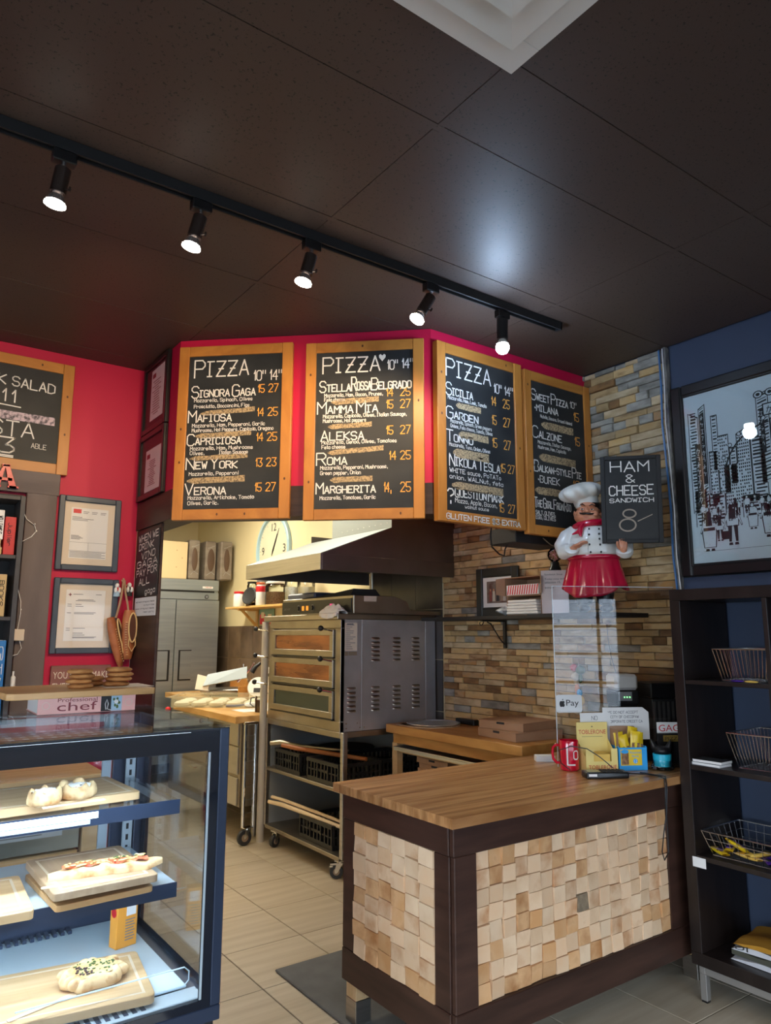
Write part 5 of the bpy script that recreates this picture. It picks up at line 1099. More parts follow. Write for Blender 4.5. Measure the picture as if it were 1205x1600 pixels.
# crowd: small figures, then the larger walkers
def walker(u, z, h, back, robe):
    def pl(pts, mm, e): mm.add([(xs_-e, PY1-u-x*h, z+y*h) for x, y in pts], [tuple(range(len(pts)))])
    body = [(-.14, .10), (.14, .10), (.17, .45), (.16, .72), (.10, .80), (-.10, .80), (-.16, .72), (-.17, .45)] if robe else [(-.13, .45), (.13, .45), (.15, .70), (.09, .80), (-.09, .80), (-.15, .70)]
    o = [(x*1.14, y+(.015 if y > .5 else -.015)) for x, y in body]; pl(o, ink, .0016); pl(body, wh, .0018)
    if robe: pl([(-.15, .50), (.15, .50), (.15, .58), (-.15, .58)], ink, .0020)
    else:
        for s_ in (-1, 1): pl([(s_*.02, .46), (s_*.12, .46), (s_*.11, .08), (s_*.05, .08)][::s_], ink, .0020)
    for s_ in (-1, 1):
        pl([(s_*.02, .0), (s_*.12, .0), (s_*.11, .06), (s_*.03, .06)][::s_], ink, .0022); pl([(s_*.15, .74), (s_*.24, .46), (s_*.21, .43), (s_*.13, .62)], ink, .0015); pl([(s_*.15, .72), (s_*.225, .47), (s_*.21, .46), (s_*.13, .64)], wh, .0017)
    hd = [(.062*cos(q*pi/6), .89+.085*sin(q*pi/6)) for q in range(12)]; pl([(x*1.25, .89+(y-.89)*1.2) for x, y in hd], ink, .0022)
    if not back: pl([(x*.85, .875+(y-.89)*.75) for x, y in hd], wh, .0024)
    else: pl([(-.07, .86), (.07, .86), (.085, .62), (-.085, .62)], ink, .0024)
    if robe:
        for _ in range(16): x, y = rr.uniform(-.12, .12), rr.choice((rr.uniform(.14, .46), rr.uniform(.6, .76))); pl([(x, y), (x+.014, y+.004), (x+.006, y+.02)], ink, .0022)
for k in range(34): walker(rr.uniform(.06, .92), rr.uniform(2.035, 2.075), rr.uniform(.06, .09), rr.random() < .4, False)
for u, z, h, bk, rb in ((.095, 1.905, .20, True, True), (.15, 1.95, .12, True, False), (.215, 1.925, .205, True, False), (.315, 1.99, .13, False, True), (.395, 1.945, .20, False, True), (.465, 1.99, .15, False, False), (.52, 1.95, .20, False, True), (.62, 1.93, .20, False, False), (.70, 1.94, .20, True, True), (.80, 1.92, .22, False, True), (.88, 1.94, .2, True, False)): walker(u, z, h, bk, rb)
pq(ink, .16, 1.955, .192, 1.995, 0, 0, .002)
pq(ink, .06, 1.905, .95, 1.9065, .0, .0)
o = ink.build('ink_drawing', M['ink'], t, smooth=False, kind='stuff'); o = wh.build('paper_areas', bpy.data.materials['print_paper'], t, smooth=False, kind='stuff')
MB().box(xs_-.0065, PY0, PZ0, xs_-.0050, PY1, PZ1).build('glazing', M['glass'], t)
for x, y, c_, lab in ((3.340, 2.140, 'vinyl', 'blue network cable running down the wall corner beside the street print'), (3.336, 2.118, 'paper', 'thin white cable running down the wall corner beside the blue cable')):
    MB().tube([(x, y, 3.0), (x-.004, y-.004, 2.80), (x, y+.006, 2.6), (x-.004, y-.006, 2.4), (x, y-.012, 2.15), (x-.003, y-.010, 1.9), (x, y-.02, 1.72)], .0055 if c_ == 'vinyl' else .003, n=6).build('wall_cable', M[c_], None, (x, y, 1.72), label=lab, cat='cable')

# ================================================================ SIDE TABLE, PIZZA BOXES
t = thing('side_table', 'low pine work table with thick worktop against the stone wall', 'table', (3.12, 3.4, 0))
MB().box(2.905, 2.80, .868, 3.345, 4.02, .92).build('worktop', M['pine'], t, bev=.003)
MB().box(2.935, 2.84, .805, 2.955, 3.98, .8675).build('apron_rail', M['pine'], t, bev=.002); MB().box(3.31, 2.84, .805, 3.33, 3.98, .8675).build('apron_rail', M['pine'], t, bev=.002)
for x, y in ((2.935, 3.94), (2.935, 2.84), (3.29, 3.94), (3.29, 2.84)): MB().box(x, y, 0, x+.05, y+.05, .8045).build('leg', M['lightboard'], t, bev=.002)
MB().box(2.956, 2.891, .56, 3.289, 3.989, .578).build('lower_shelf', M['lightboard'], t, bev=.002)
t = thing('baking_tray', 'aluminium baking tray slid under the worktop of the pine work table', 'tray', (3.10, 3.45, .765))
b = MB(); b.box(2.905, 3.05, .765, 3.285, 3.93, .768); b.tube([(2.905, 3.05, .785), (3.285, 3.05, .785), (3.285, 3.93, .785), (2.905, 3.93, .785)], .006, n=8, closed=True)
for q in ((2.903, 3.05, 2.906, 3.93), (3.283, 3.05, 3.286, 3.93), (2.905, 3.048, 3.285, 3.051), (2.905, 3.929, 3.285, 3.932)): b.box(q[0], q[1], .766, q[2], q[3], .785)
b.build('tray', mat('aluminium', (.62, .63, .64), .35, .9), t)
b = MB(); b.box(2.958, 3.00, .745, 2.972, 3.938, .7645).box(3.268, 3.00, .745, 3.282, 3.938, .7645); b.build('runner', M['lightboard'], bpy.data.objects['side_table'])
def pizza_box(lab, x, y, z, rz_, s=.33, h=.042, group=None, sub=True):
    t = thing('pizza_box', lab, 'box', (x, y, z), rz_, group)
    MB().box(-s/2, -s/2, 0, s/2, s/2, h-.0045).build('base', M['card'], t, local=True, bev=.0012); MB().box(-s/2-.001, -s/2-.001, h-.004, s/2+.001, s/2+.001, h).build('lid', M['card'], t, local=True, bev=.001)
    MB().box(-.028, -s/2-.0015, h-.016, .028, -s/2-.0005, h-.0045).build('tuck_slot', M['ink'], t, local=True); return t
pizza_box('lower of two flat cardboard pizza boxes on the pine work table', 3.17, 3.07, .9204, radians(-96), .34, .048); pizza_box('upper cardboard pizza box of the pair on the pine work table', 3.19, 3.10, .9688, radians(-84), .32, .046)
for k in range(5): pizza_box(('topmost', 'second', 'third', 'fourth', 'lowest')[4-k]+' cardboard pizza box stacked on the shelf under the pine work table', 3.115+.004*(k % 2), 3.60+.010*((k*2) % 3), .5785+k*.0325, radians(-90), .30, .032)
for k in range(3): pizza_box(('topmost', 'middle', 'lowest')[2-k]+' cardboard pizza box of the second stack under the pine work table', 3.115, 3.235, .5785+k*.0325, radians(-90), .30, .032)
t = thing('pizza_tray', 'round perforated metal pizza tray with a wooden peel under it on the work table', 'tray', (3.12, 3.80, .9204))
b = MB(); b.lathe([(.19, 0), (.19, .006), (.01, .006)], (3.11, 3.80, .9204), n=36); b.prism([(2.915, 3.87), (2.925, 3.93), (2.99, 3.96), (2.99, 3.80)], .9204, .9264); b.build('wooden_peel', M['lightboardy'], t)
b = MB(); b.lathe([(.172, .0075), (.172, .010), (.165, .011), (.165, .0085)], (3.13, 3.80, .9204), n=40); b.tube([(3.13+.172*cos(a*pi/20), 3.80+.172*sin(a*pi/20), .9204+.0115) for a in range(40)], .004, n=6, closed=True)
rr = random.Random(1)
b.build('rim', bpy.data.materials['aluminium'], t)
b = MB()
for i in range(-11, 12):
    x = i*.0145; L_ = math.sqrt(max(.166**2-x*x, 0)); b.box(3.13+x-.0042, 3.80-L_, .9204+.008, 3.13+x+.0042, 3.80+L_, .9204+.0098)
    b.box(3.13-L_, 3.80+x-.0042, .9204+.0081, 3.13+L_, 3.80+x+.0042, .9204+.0097)
b.build('perforated_plate', bpy.data.materials['aluminium'], t)
MB().box(3.30, 3.60, .9204, 3.345, 3.78, .955).build('black_tray', M['black'], None, (3.32, 3.69, .9204), label='flat black tray at the wall behind the pizza boxes', cat='tray', bev=.004)

# ================================================================ DECK OVEN, STAND, HOOD
OX0, OX1, OY0, OY1 = 2.57, 3.362, 4.055, 5.065
t = thing('pizza_oven', 'three-deck stainless steel pizza oven with louvred side panel', 'oven', (2.97, 4.56, .872))
MB().box(OX0+.03, OY0+.004, .894, OX1, OY1-.004, 1.594).build('cabinet', M['steeld'], t)
b = MB(); b.box(OX0, OY0, .885, OX0+.16, OY0+.004, 1.597); b.build('side_panel', M['ovenside'], t, bev=.001)
MB().box(OX0+.163, OY0, .885, OX0+.70, OY0+.004, 1.597).build('side_panel', M['ovenside'], t, bev=.001); MB().box(OX0+.703, OY0, .885, OX1, OY0+.004, 1.597).build('side_panel', M['ovenside'], t, bev=.001)
def louvre_rows(x, z0, n):
    for k in range(n):
        b = MB(); z = z0+k*.0285; nn = 8
        b.grid(lambda u, v: (x-.034+.068*u, OY0-.0115*sin(pi*u)**.35*sin(pi*v*.5), z+.0145*(1-v)), nn, 4); b.add([(x-.030, OY0-.0002, z+.0005), (x+.030, OY0-.0002, z+.0005), (x+.030, OY0-.0002, z-.003), (x-.030, OY0-.0002, z-.003)], [(0, 3, 2, 1)])
        b.build('louvre', M['steel'], t, ang=70)
for x in (2.845, 3.02, 3.185): louvre_rows(x, 1.325, 6); louvre_rows(x, 1.005, 6)
louvre_rows(2.655, 1.005, 6)
MB().box(2.60, OY0-.0008, 1.395, 2.695, OY0+.0001, 1.575).build('rating_plate', M['mount'], t, label='pale rating plate with small print')
b = MB(); rr = random.Random(9)
for k in range(13): b.box(2.607, OY0-.0014, 1.405+k*.0128, 2.607+rr.uniform(.03, .08), OY0-.0009, 1.409+k*.0128)
b.box(2.615, OY0-.0014, 1.563, 2.665, OY0-.0009, 1.571); b.build('plate_print', M['greyink'], t)
b = MB(); b.box(2.598, OY0-.0008, 1.363, 2.625, OY0+.0001, 1.39); b.box(2.628, OY0-.0008, 1.365, 2.695, OY0+.0001, 1.39); b.build('small_plates', mat('tan_plate', (.25, .19, .13), .5), t)
b = MB()
for x, z in ((2.615, .935), (2.615, .905), (2.70, .935), (2.72, .905), (2.755, .905), (3.0, .905), (2.60, 1.60), (2.74, 1.60), (3.1, 1.60)): b.T = Matrix.Translation((x, OY0, z)) @ Matrix.Rotation(radians(90), 4, 'X'); b.lathe([(.005, 0), (.004, .0025), (.001, .003)], n=8)
b.build('screw_heads', M['chrome'], t, kind='stuff')
# front face (normal -X)
def fr(name, y0, z0, y1, z1, x0, x1, m_, bev=.002): return MB().box(x0, y0, z0, x1, y1, z1).build(name, m_, t, bev=bev)
fr('front_rail', OY0, 1.540, OY1, 1.597, OX0, OX0+.029, M['steeld']); fr('front_rail', OY0, .885, OY1, .948, OX0, OX0+.029, M['steeld'])
fr('front_stile', OY0, .9485, OY0+.072, 1.5395, OX0, OX0+.029, M['steeld']); fr('front_stile', OY1-.065, .9485, OY1, 1.5395, OX0, OX0+.029, M['steeld'])
dz = (1.5395-.9485)/3
for k in range(3):
    z0 = .9485+k*dz+.010; z1 = z0+dz-.018; y0, y1 = OY0+.078, OY1-.071; d = None
    b = MB(); b.box(OX0-.014, y0, z0, OX0+.012, y1, z0+.042).box(OX0-.014, y0, z1-.038, OX0+.012, y1, z1).box(OX0-.014, y0, z0+.042, OX0+.012, y0+.045, z1-.038).box(OX0-.014, y1-.045, z0+.042, OX0+.012, y1, z1-.038)
    d = b.build('deck_door', M['steeld'], t, bev=.002)
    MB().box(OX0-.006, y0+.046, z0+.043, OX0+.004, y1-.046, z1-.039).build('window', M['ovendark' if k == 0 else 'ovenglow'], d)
    for y, s_ in ((OY0+.088, 1), (OY1+.012, -1)):
        b = MB(); b.tube([(OX0-.010, y, z1-.010), (OX0-.035, y+.010*s_, z1-.004), (OX0-.075, y+(.030 if s_ > 0 else .055), z1+.004)], .006, n=8); b.build('handle_rod', M['chrome'], d)
        MB().ell((OX0-.082, y+(.034 if s_ > 0 else .060), z1+.008), (.019, .019, .019), n=14, m_=9).build('knob', M['black'], d)
    MB().box(OX0-.018, y0, z0-.009, OX0+.02, y1, z0-.001).build('dark_gap', M['black'], t)  # black strip standing in for the shade in the gap under each door
# cap band and control box
MB().box(OX0-.03, OY0-.004, 1.598, OX1, OY1+.05, 1.634).build('top_band', M['steeld'], t, bev=.003)
b = MB(); b.box(2.62, 3.985, 1.635, 2.95, 4.96, 1.755); b.build('control_box', M['steeld'], t, bev=.004)
b = MB(); b.add([(2.95, 3.99, 1.635), (3.362, 3.99, 1.635), (3.362, 3.99, 1.66), (3.09, 3.99, 1.66), (3.06, 3.99, 1.72), (2.95, 3.99, 1.755), (2.95, 4.9, 1.635), (3.362, 4.9, 1.635), (3.362, 4.9, 1.66), (3.09, 4.9, 1.66), (3.06, 4.9, 1.72), (2.95, 4.9, 1.755)],
      [(0, 1, 2, 3, 4, 5), (11, 10, 9, 8, 7, 6)]+[(i, i+6, (i+1) % 6+6, (i+1) % 6) for i in range(6)]); b.build('rear_hump', M['steeld'], t, smooth=False)
MB().box(2.612, 4.005, 1.645, 2.6195, 4.955, 1.735).build('control_panel', M['black'], t)
mam = mat('amber_switch', (.85, .30, .03), .3, emit=.8)
for y in (4.62, 4.56): MB().box(2.608, y, 1.668, 2.6118, y+.028, 1.70).build('amber_switch', mam, t)
b = MB(); b.box(2.608, 4.22, 1.668, 2.6118, 4.265, 1.705); b.build('pink_switch', mat('pink_switch', (.7, .05, .25), .3, emit=.6), t)
for y in (4.70, 4.50): b = MB(); b.cyl((2.6118, y, 1.685), (2.600, y, 1.685), .018, .015, n=18); b.build('dial', M['black'], t); b = MB(); b.cyl((2.6119, y, 1.685), (2.6105, y, 1.685), .023, n=20); b.build('dial_ring', M['greyink'], t)
b = MB(); stroke_text(b, 'Jet Air', (2.6115, 4.93, 1.675), (0, -1, 0), EZ, .018, .0025, fit=.10); b.build('lettering', M['greyink'], t, smooth=False)
MB().box(2.70, 3.984, 1.715, 2.80, 3.9848, 1.75).build('label_plate', M['mount'], t)
t = thing('dark_tray', 'dark folded tray lying on top of the oven control box', 'tray', (2.76, 4.22, 1.7555)); b = MB(); b.add([(2.64, 4.05, 1.7555), (2.88, 4.05, 1.7555), (2.88, 4.55, 1.7555), (2.64, 4.55, 1.7555), (2.66, 4.05, 1.80), (2.84, 4.05, 1.80), (2.84, 4.30, 1.795), (2.66, 4.45, 1.765)], [(3, 2, 1, 0), (4, 5, 6, 7), (0, 1, 5, 4), (1, 2, 6, 5), (2, 3, 7, 6), (3, 0, 4, 7)]); b.build('tray', M['blackm'], t, smooth=False)
t = thing('white_bucket', 'pale blue plastic tub lying on top of the oven', 'tub', (2.78, 4.75, 1.7555)); MB().box(2.66, 4.56, 1.7555, 2.93, 4.97, 1.80).build('tub', M['tinted'], t, bev=.012)
t = thing('dish_cloth', 'crumpled white cloth hanging over the front edge of the oven top', 'cloth', (2.60, 4.17, 1.634))
b = MB(); rr = random.Random(12); N1 = 20
hh = lambda u, v: .020+.030*abs(sin(u*8+v*5))*sin(pi*u)**.6*sin(pi*v)**.4+.022*abs(sin(v*11-u*3))*sin(pi*u)
b.grid(lambda u, v: (2.540+.075*v, 4.04+.25*u+.01*sin(v*9), 1.6355+hh(u, v)*sin(pi*min(max(v, .0), 1))**.3), N1, 10); b.grid(lambda u, v: (2.5335-.006*sin(u*18), 4.05+.23*u, 1.640-(.02+.018*sin(u*pi))*v+.0*u), N1, 4)
o = b.build('cloth', M['paper'], t); k = o.modifiers.new('Solidify', 'SOLIDIFY'); k.thickness = .003; k.offset = 1
# stand
t = thing('oven_stand', 'steel two-shelf stand on castors carrying the pizza oven', 'stand', (2.95, 4.55, 0))
for nm, z0, z1 in (('top_frame', .845, .8835), ('middle_shelf', .515, .538), ('bottom_shelf', .112, .138)):
    b = MB(); b.box(OX0, OY0, z0, OX1-.02, OY1, z1); b.build(nm, M['steeld'], t, bev=.003)
for x in (OX0+.002, OX1-.06):
    for y in (OY0-.036, ): MB().box(x, y, .128, x+.035, y+.034, .8845).build('post', M['steel'], t, bev=.003)
MB().box(OX0+.002, OY1+.0015, .128, OX0+.03, OY1+.03, .8845).build('post', M['steel'], t, bev=.003)
t9 = thing('corner_pole', 'pale round pole standing at the left front corner of the pizza oven', 'pole', (OX0-.005, OY1+.062, 0)); MB().cyl((OX0-.005, OY1+.062, 0), (OX0-.005, OY1+.062, 1.594), .028, n=18).build('pole', M['ivory'], t9)
MB().box(OX1-.018, OY0, .14, OX1-.014, OY1, .84).build('back_sheet', M['wainscot'], t); MB().box(OX0+.03, OY1-.006, .1385, OX1-.02, OY1-.002, .8445).build('end_sheet', M['wainscot'], t)
def castor(x, y, rz_, root, brake=False, top=.112, R=.042, m_='rubber'):
    W = Matrix.Translation((x, y, 0)) @ Matrix.Rotation(rz_, 4, 'Z'); b = MB(); b.T = W
    b.box(-.035, -.028, top-.006, .035, .028, top-.0005); b.cyl((0, 0, top-.006), (0, 0, top-.018), .02, n=12)
    for s_ in (-1, 1): b.prism([(0, 0)], 0, 0) if False else b.add([(-.02, s_*.0165, top-.018), (.022, s_*.0165, top-.018), (.034, s_*.0165, R+.004), (.030, s_*.0165, R-.010), (.016, s_*.0165, R-.006), (-.02, s_*.0195, top-.018), (.022, s_*.0195, top-.018), (.034, s_*.0195, R+.004), (.030, s_*.0195, R-.010), (.016, s_*.0195, R-.006)],
            [(0, 1, 2, 3, 4), (9, 8, 7, 6, 5)]+[(i, i+5, (i+1) % 5+5, (i+1) % 5) for i in range(5)])
    b.box(-.02, -.0165, top-.021, .022, .0165, top-.018)
    if brake: b.box(.02, -.022, top-.028, .062, .022, top-.018); b.box(.045, -.022, top-.040, .066, .022, top-.030)
    c = b.build('castor', M['chrome'], root, smooth=False)
    b = MB(); b.T = W @ Matrix.Translation((.022, 0, R)) @ Matrix.Rotation(radians(90), 4, 'X'); b.lathe([(R*.55, -.014), (R*.96, -.014), (R, -.009), (R, .009), (R*.96, .014), (R*.55, .014)], n=24); b.build('wheel', M[m_], c)
    b = MB(); b.T = W @ Matrix.Translation((.022, 0, R)) @ Matrix.Rotation(radians(90), 4, 'X'); b.lathe([(.008, -.0160), (R*.50, -.0150), (R*.50, .0150), (.008, .0160)], n=16); b.build('hub', mat('hub_tan', (.30, .22, .15), .5) if 'hub_tan' not in bpy.data.materials else bpy.data.materials['hub_tan'], c)
castor(2.61, 4.95, radians(200), t); castor(2.61, 4.10, radians(150), t, True); castor(3.29, 4.12, radians(160), t); castor(3.29, 4.95, radians(190), t)
# crates with peels
def crate(lab, x, y, z, rz_, sx=.30, sy=.40, h=.13):
    t = thing('plastic_crate', lab, 'crate', (x, y, z), rz_); hx, hy = sx/2, sy/2
    MB().box(-hx, -hy, 0, hx, hy, .005).build('floor', M['crate'], t, local=True)
    for (ax, nm, L_) in (('x', 'long_wall', hy), ('y', 'short_wall', hx)):
        for s_ in (-1, 1):
            b = MB(); W = Matrix.Rotation(0 if ax == 'y' else radians(90), 4, 'Z') @ Matrix.Translation((0, s_*(hy if ax == 'y' else hx), 0)); b.T = W; L = hx if ax == 'y' else hy
            b.box(-L, -.004, .005, L, .004, .030); b.box(-L, -.010, h-.022, L, .010, h); b.box(-L, -.003, .072, L, .003, .080)
            n = 9
            for k in range(n+1): x_ = -L+.006+(2*L-.012)*k/n; b.box(x_-.006, -.008 if k % 3 == 0 else -.004, .030, x_+.006, .008 if k % 3 == 0 else .004, h-.022)
            b.box(-L*.30, -.005, .080, L*.30, .005, .088); b.build(nm, M['crate'], t, local=True, smooth=False)
    return t
crate('black plastic crate at the left of the oven stand middle shelf', 2.735, 4.765, .5385, 0, .30, .36, .145)
crate('black plastic crate at the right of the oven stand middle shelf', 2.74, 4.27, .5385, 0, .32, .40, .145)
crate('black plastic crate at the back of the oven stand middle shelf', 3.10, 4.30, .5385, 0, .34, .42, .145)
crate('black plastic crate on the bottom shelf of the oven stand', 2.79, 4.40, .1385, 0, .36, .42, .15)
MB().lathe([(.20, 0), (.21, .006), (.205, .012), (.01, .010)], (2.98, 4.62, .690), n=32).build('pizza_pan', M['blackm'], None, (2.98, 4.62, .690), label='round black pizza pan lying on the crates under the oven', cat='pan')
def handle(name, lab, pts, r, m_, cat='peel'):
    t = thing(name, lab, cat, pts[0]); MB().tube(pts, r, n=10).build('handle', m_, t); return t
t = handle('pizza_peel', 'reddish wooden peel handle lying across the middle crates', [(2.545, 4.78, .725), (2.60, 4.66, .712), (2.72, 4.36, .700), (2.82, 4.12, .690)], [.014, .016, .015, .013], mat('red_wood', (.36, .12, .035), .4))
t = handle('pizza_peel', 'grey metal peel with rounded grip at the left end of the middle crate', [(2.55, 4.96, .715), (2.59, 4.88, .728), (2.66, 4.72, .716), (2.86, 4.40, .705)], [.017, .019, .012, .010], M['steeld'])
t = handle('pizza_peel', 'pair of pale wooden peel handles above the lowest crate', [(2.56, 4.99, .305), (2.60, 4.85, .302), (2.62, 4.50, .297), (2.64, 4.12, .290)], [.013, .015, .014, .012], M['forkwood'])
MB().tube([(2.585, 4.99, .335), (2.62, 4.85, .328), (2.65, 4.45, .317), (2.67, 4.12, .308)], [.011, .012, .012, .010], n=10).build('handle', M['forkwood'], t)
MB().tube([(2.70, 4.30, .262), (2.73, 4.42, .266), (2.80, 4.50, .262)], [.02, .024, .018], n=10).build('dark_bottle', M['black'], None, (2.70, 4.30, .262), label='dark rolled item lying on top of the lowest crate', cat='roll')
# hood
t = thing('extractor_hood', 'large sloped stainless extractor hood above the pizza oven', 'hood', (2.9, 4.3, 1.89))
HX0, HY0, HY1 = 2.278, 3.840, 4.898
b = MB(); b.box(HX0, HY0, 1.892, HX0+.015, HY1, 1.994); b.build('front_fascia', M['steel'], t, bev=.001)
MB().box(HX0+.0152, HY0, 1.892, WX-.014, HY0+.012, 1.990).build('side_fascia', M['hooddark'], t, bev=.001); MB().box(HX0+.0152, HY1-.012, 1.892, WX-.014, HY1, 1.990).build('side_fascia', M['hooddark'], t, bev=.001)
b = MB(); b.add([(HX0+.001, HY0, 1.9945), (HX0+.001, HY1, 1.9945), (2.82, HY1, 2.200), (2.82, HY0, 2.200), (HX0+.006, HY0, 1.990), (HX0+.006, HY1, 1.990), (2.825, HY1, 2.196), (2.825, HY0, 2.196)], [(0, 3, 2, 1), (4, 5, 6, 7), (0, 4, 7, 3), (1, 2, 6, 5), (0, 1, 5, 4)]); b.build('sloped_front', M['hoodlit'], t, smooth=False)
for y in (HY0, HY1-.003):
    b = MB(); b.add([(HX0+.012, y, 1.9905), (WX-.014, y, 1.9905), (WX-.014, y, 2.25), (2.82, y, 2.25), (2.82, y, 2.196), (HX0+.012, y+.003, 1.9905), (WX-.014, y+.003, 1.9905), (WX-.014, y+.003, 2.25), (2.82, y+.003, 2.25), (2.82, y+.003, 2.196)], [(0, 1, 2, 3, 4), (9, 8, 7, 6, 5)]+[(i, i+5, (i+1) % 5+5, (i+1) % 5) for i in range(5)])
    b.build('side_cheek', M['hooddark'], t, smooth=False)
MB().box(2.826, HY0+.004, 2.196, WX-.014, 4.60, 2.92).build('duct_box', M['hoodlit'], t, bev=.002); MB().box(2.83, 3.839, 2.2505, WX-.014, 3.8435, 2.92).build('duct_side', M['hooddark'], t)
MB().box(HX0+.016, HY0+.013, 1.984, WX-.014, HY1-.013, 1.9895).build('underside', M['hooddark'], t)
b = MB()
for k in range(9): b.T = Matrix.Translation((2.8255, 3.9+k*.07, 2.235)) @ Matrix.Rotation(radians(-90), 4, 'Y'); b.lathe([(.004, 0), (.001, .002)], n=6)
b.build('rivets', M['steel'], t, kind='stuff')
MB().tube([(3.02, 4.36, 1.983), (3.02, 4.36, 1.90), (3.03, 4.37, 1.82), (3.03, 4.38, 1.73)], .012, n=8).build('conduit', M['steeld'], t)

# ================================================================ KITCHEN: prep counter, fridge, shelf
t = thing('prep_counter', 'steel drawer counter with thick butcher block top', 'counter', (2.8, 5.6, 0))
MB().box(2.345, 5.144, .848, 3.36, 6.44, .90).build('butcher_block_top', M['butch'], t, bev=.004)
MB().box(2.41, 5.17, .25, 3.34, 6.40, .8475).build('cabinet', M['steeld'], t, bev=.002)
for k, (z0, z1) in enumerate(((.68, .842), (.475, .670), (.255, .450))):
    for y0, y1 in ((5.20, 5.77), (5.79, 6.37)):
        d = MB().box(2.398, y0, z0, 2.4095, y1, z1).build('drawer', mat('drawer_steel', (.50, .47, .41), .4, .75) if 'drawer_steel' not in bpy.data.materials else bpy.data.materials['drawer_steel'], t, bev=.002)
        yc = (y0+y1)/2-.05; MB().tube([(2.398, yc-.055, z1-.03), (2.378, yc-.05, z1-.033), (2.376, yc+.05, z1-.033), (2.398, yc+.055, z1-.03)], .005, n=6).build('pull_handle', M['chrome'], d)
for x in (2.60, 3.28):
    for y in (5.30, 6.30): MB().cyl((x, y, 0), (x, y, .2495), .018, .022, n=12).build('leg', M['steel'], t)
MB().box(2.40, 5.30, .92+.0005, 3.30, 5.30, .921) if False else None
t = thing('backboard', 'low wooden backboard standing on the butcher block behind the dough tray', 'board', (3.0, 6.6, .92))
for nm, q, m_ in (('splash_board', (2.95, 6.42, .9005, 3.355, 6.438, 1.02), 'pine'),): MB().box(*q).build(nm, M[m_], t, bev=.004)
# second steel counter behind carrying the slicer
t = thing('rear_counter', 'pine topped kitchen counter further back beside the fridge', 'counter', (3.1, 6.7, 0))
MB().box(2.62, 6.46, .87, 3.36, 7.45, .92).build('worktop', M['butch'], t, bev=.004); MB().box(2.68, 6.50, .0, 3.34, 7.40, .8695).build('cabinet', M['steeld'], t)
MB().box(3.30, 7.0, .9205, 3.355, 7.40, 1.05).build('upstand', M['pine'], t, bev=.004)
# dough tray with dough balls
t = thing('dough_tray', 'shallow translucent dough box overhanging the butcher block', 'tray', (2.62, 6.12, .9004))
W = Matrix.Translation((2.60, 6.02, .9004)) @ Matrix.Rotation(radians(-36), 4, 'Z'); b = MB(); b.T = W; hx, hy = .36, .21; th = .004
for q in ((-hx, -hy, hx, -hy+th), (-hx, hy-th, hx, hy), (-hx, -hy+th, -hx+th, hy-th), (hx-th, -hy+th, hx, hy-th)): b.box(q[0], q[1], .004, q[2], q[3], .088)
b.box(-hx, -hy, 0, hx, hy, .004); b.box(-hx-.025, -hy-.025, .082, hx+.025, -hy, .088); b.box(-hx-.025, hy, .082, hx+.025, hy+.025, .088); b.box(-hx-.025, -hy, .082, -hx, hy, .088); b.box(hx, -hy, .082, hx+.025, hy, .088); b.build('box', M['tray'], t)
k = 0
for i in range(5):
    for j in range(3):
        c = W @ Vector((-.29+i*.145, -.135+j*.135, .0045)); o = MB().lathe([(.045, 0), (.062, .012), (.060, .030), (.040, .044), (.001, .049)], (0, 0, 0), n=18).build('dough_ball', M['rawdough'], None, c, local=True, label='pale raw dough ball inside the translucent dough box', cat='dough', group='dough balls in the dough box')
        k += 1
# slicer
t = thing('meat_slicer', 'steel meat slicer with black knob on the kitchen counter in front of the fridge', 'slicer', (2.93, 6.75, .9204))
b = MB(); b.prism([(2.74, 6.60), (3.20, 6.50), (3.24, 6.88), (2.80, 6.98)], .935, .985); b.build('base', M['steel'], t, bev=.01)
b = MB(); b.T = Matrix.Translation((3.10, 6.55, 1.10)) @ Matrix.Rotation(radians(62), 4, 'Z') @ Matrix.Rotation(radians(72), 4, 'X'); b.lathe([(.02, -.01), (.13, -.008), (.135, 0), (.13, .008), (.02, .014)], n=36); b.build('blade_guard', M['chrome'], t)
b = MB(); b.T = b.T; b.add([(2.66, 6.56, 1.03), (3.02, 6.40, 1.10), (3.04, 6.44, 1.20), (2.72, 6.60, 1.13), (2.67, 6.60, 1.02), (3.03, 6.44, 1.09), (3.05, 6.48, 1.19), (2.73, 6.64, 1.12)], [(0, 1, 2, 3), (7, 6, 5, 4), (0, 4, 5, 1), (1, 5, 6, 2), (2, 6, 7, 3), (3, 7, 4, 0)]); b.build('carriage_plate', M['casein'], t, smooth=False)
b = MB(); b.add([(2.60, 6.60, 1.00), (2.70, 6.54, .985), (2.74, 6.58, 1.10), (2.64, 6.65, 1.13), (2.61, 6.62, 1.0), (2.71, 6.56, .985), (2.75, 6.60, 1.10), (2.65, 6.67, 1.13)], [(0, 1, 2, 3), (7, 6, 5, 4), (0, 4, 5, 1), (1, 5, 6, 2), (2, 6, 7, 3), (3, 7, 4, 0)]); b.build('chute_end', M['mount'], t, smooth=False)
b = MB(); b.tube([(2.95, 6.45, 1.06), (3.06, 6.42, 1.17), (3.10, 6.41, 1.24)], .010, n=8); b.build('arm', M['chrome'], t); MB().tube([(3.06, 6.38, 1.15), (3.09, 6.36, 1.20), (3.13, 6.345, 1.235)], [.026, .018, .015], n=10).build('pusher_knob', M['black'], t)
for x, y in ((2.78, 6.64), (3.16, 6.55), (3.18, 6.84), (2.84, 6.92)): MB().cyl((x, y, .9205), (x, y, .935), .015, n=10).build('foot', M['black'], t)
t = thing('kitchen_scale', 'white oval kitchen scale with dark display leaning beside the dough box', 'scale', (3.10, 6.30, .9004))
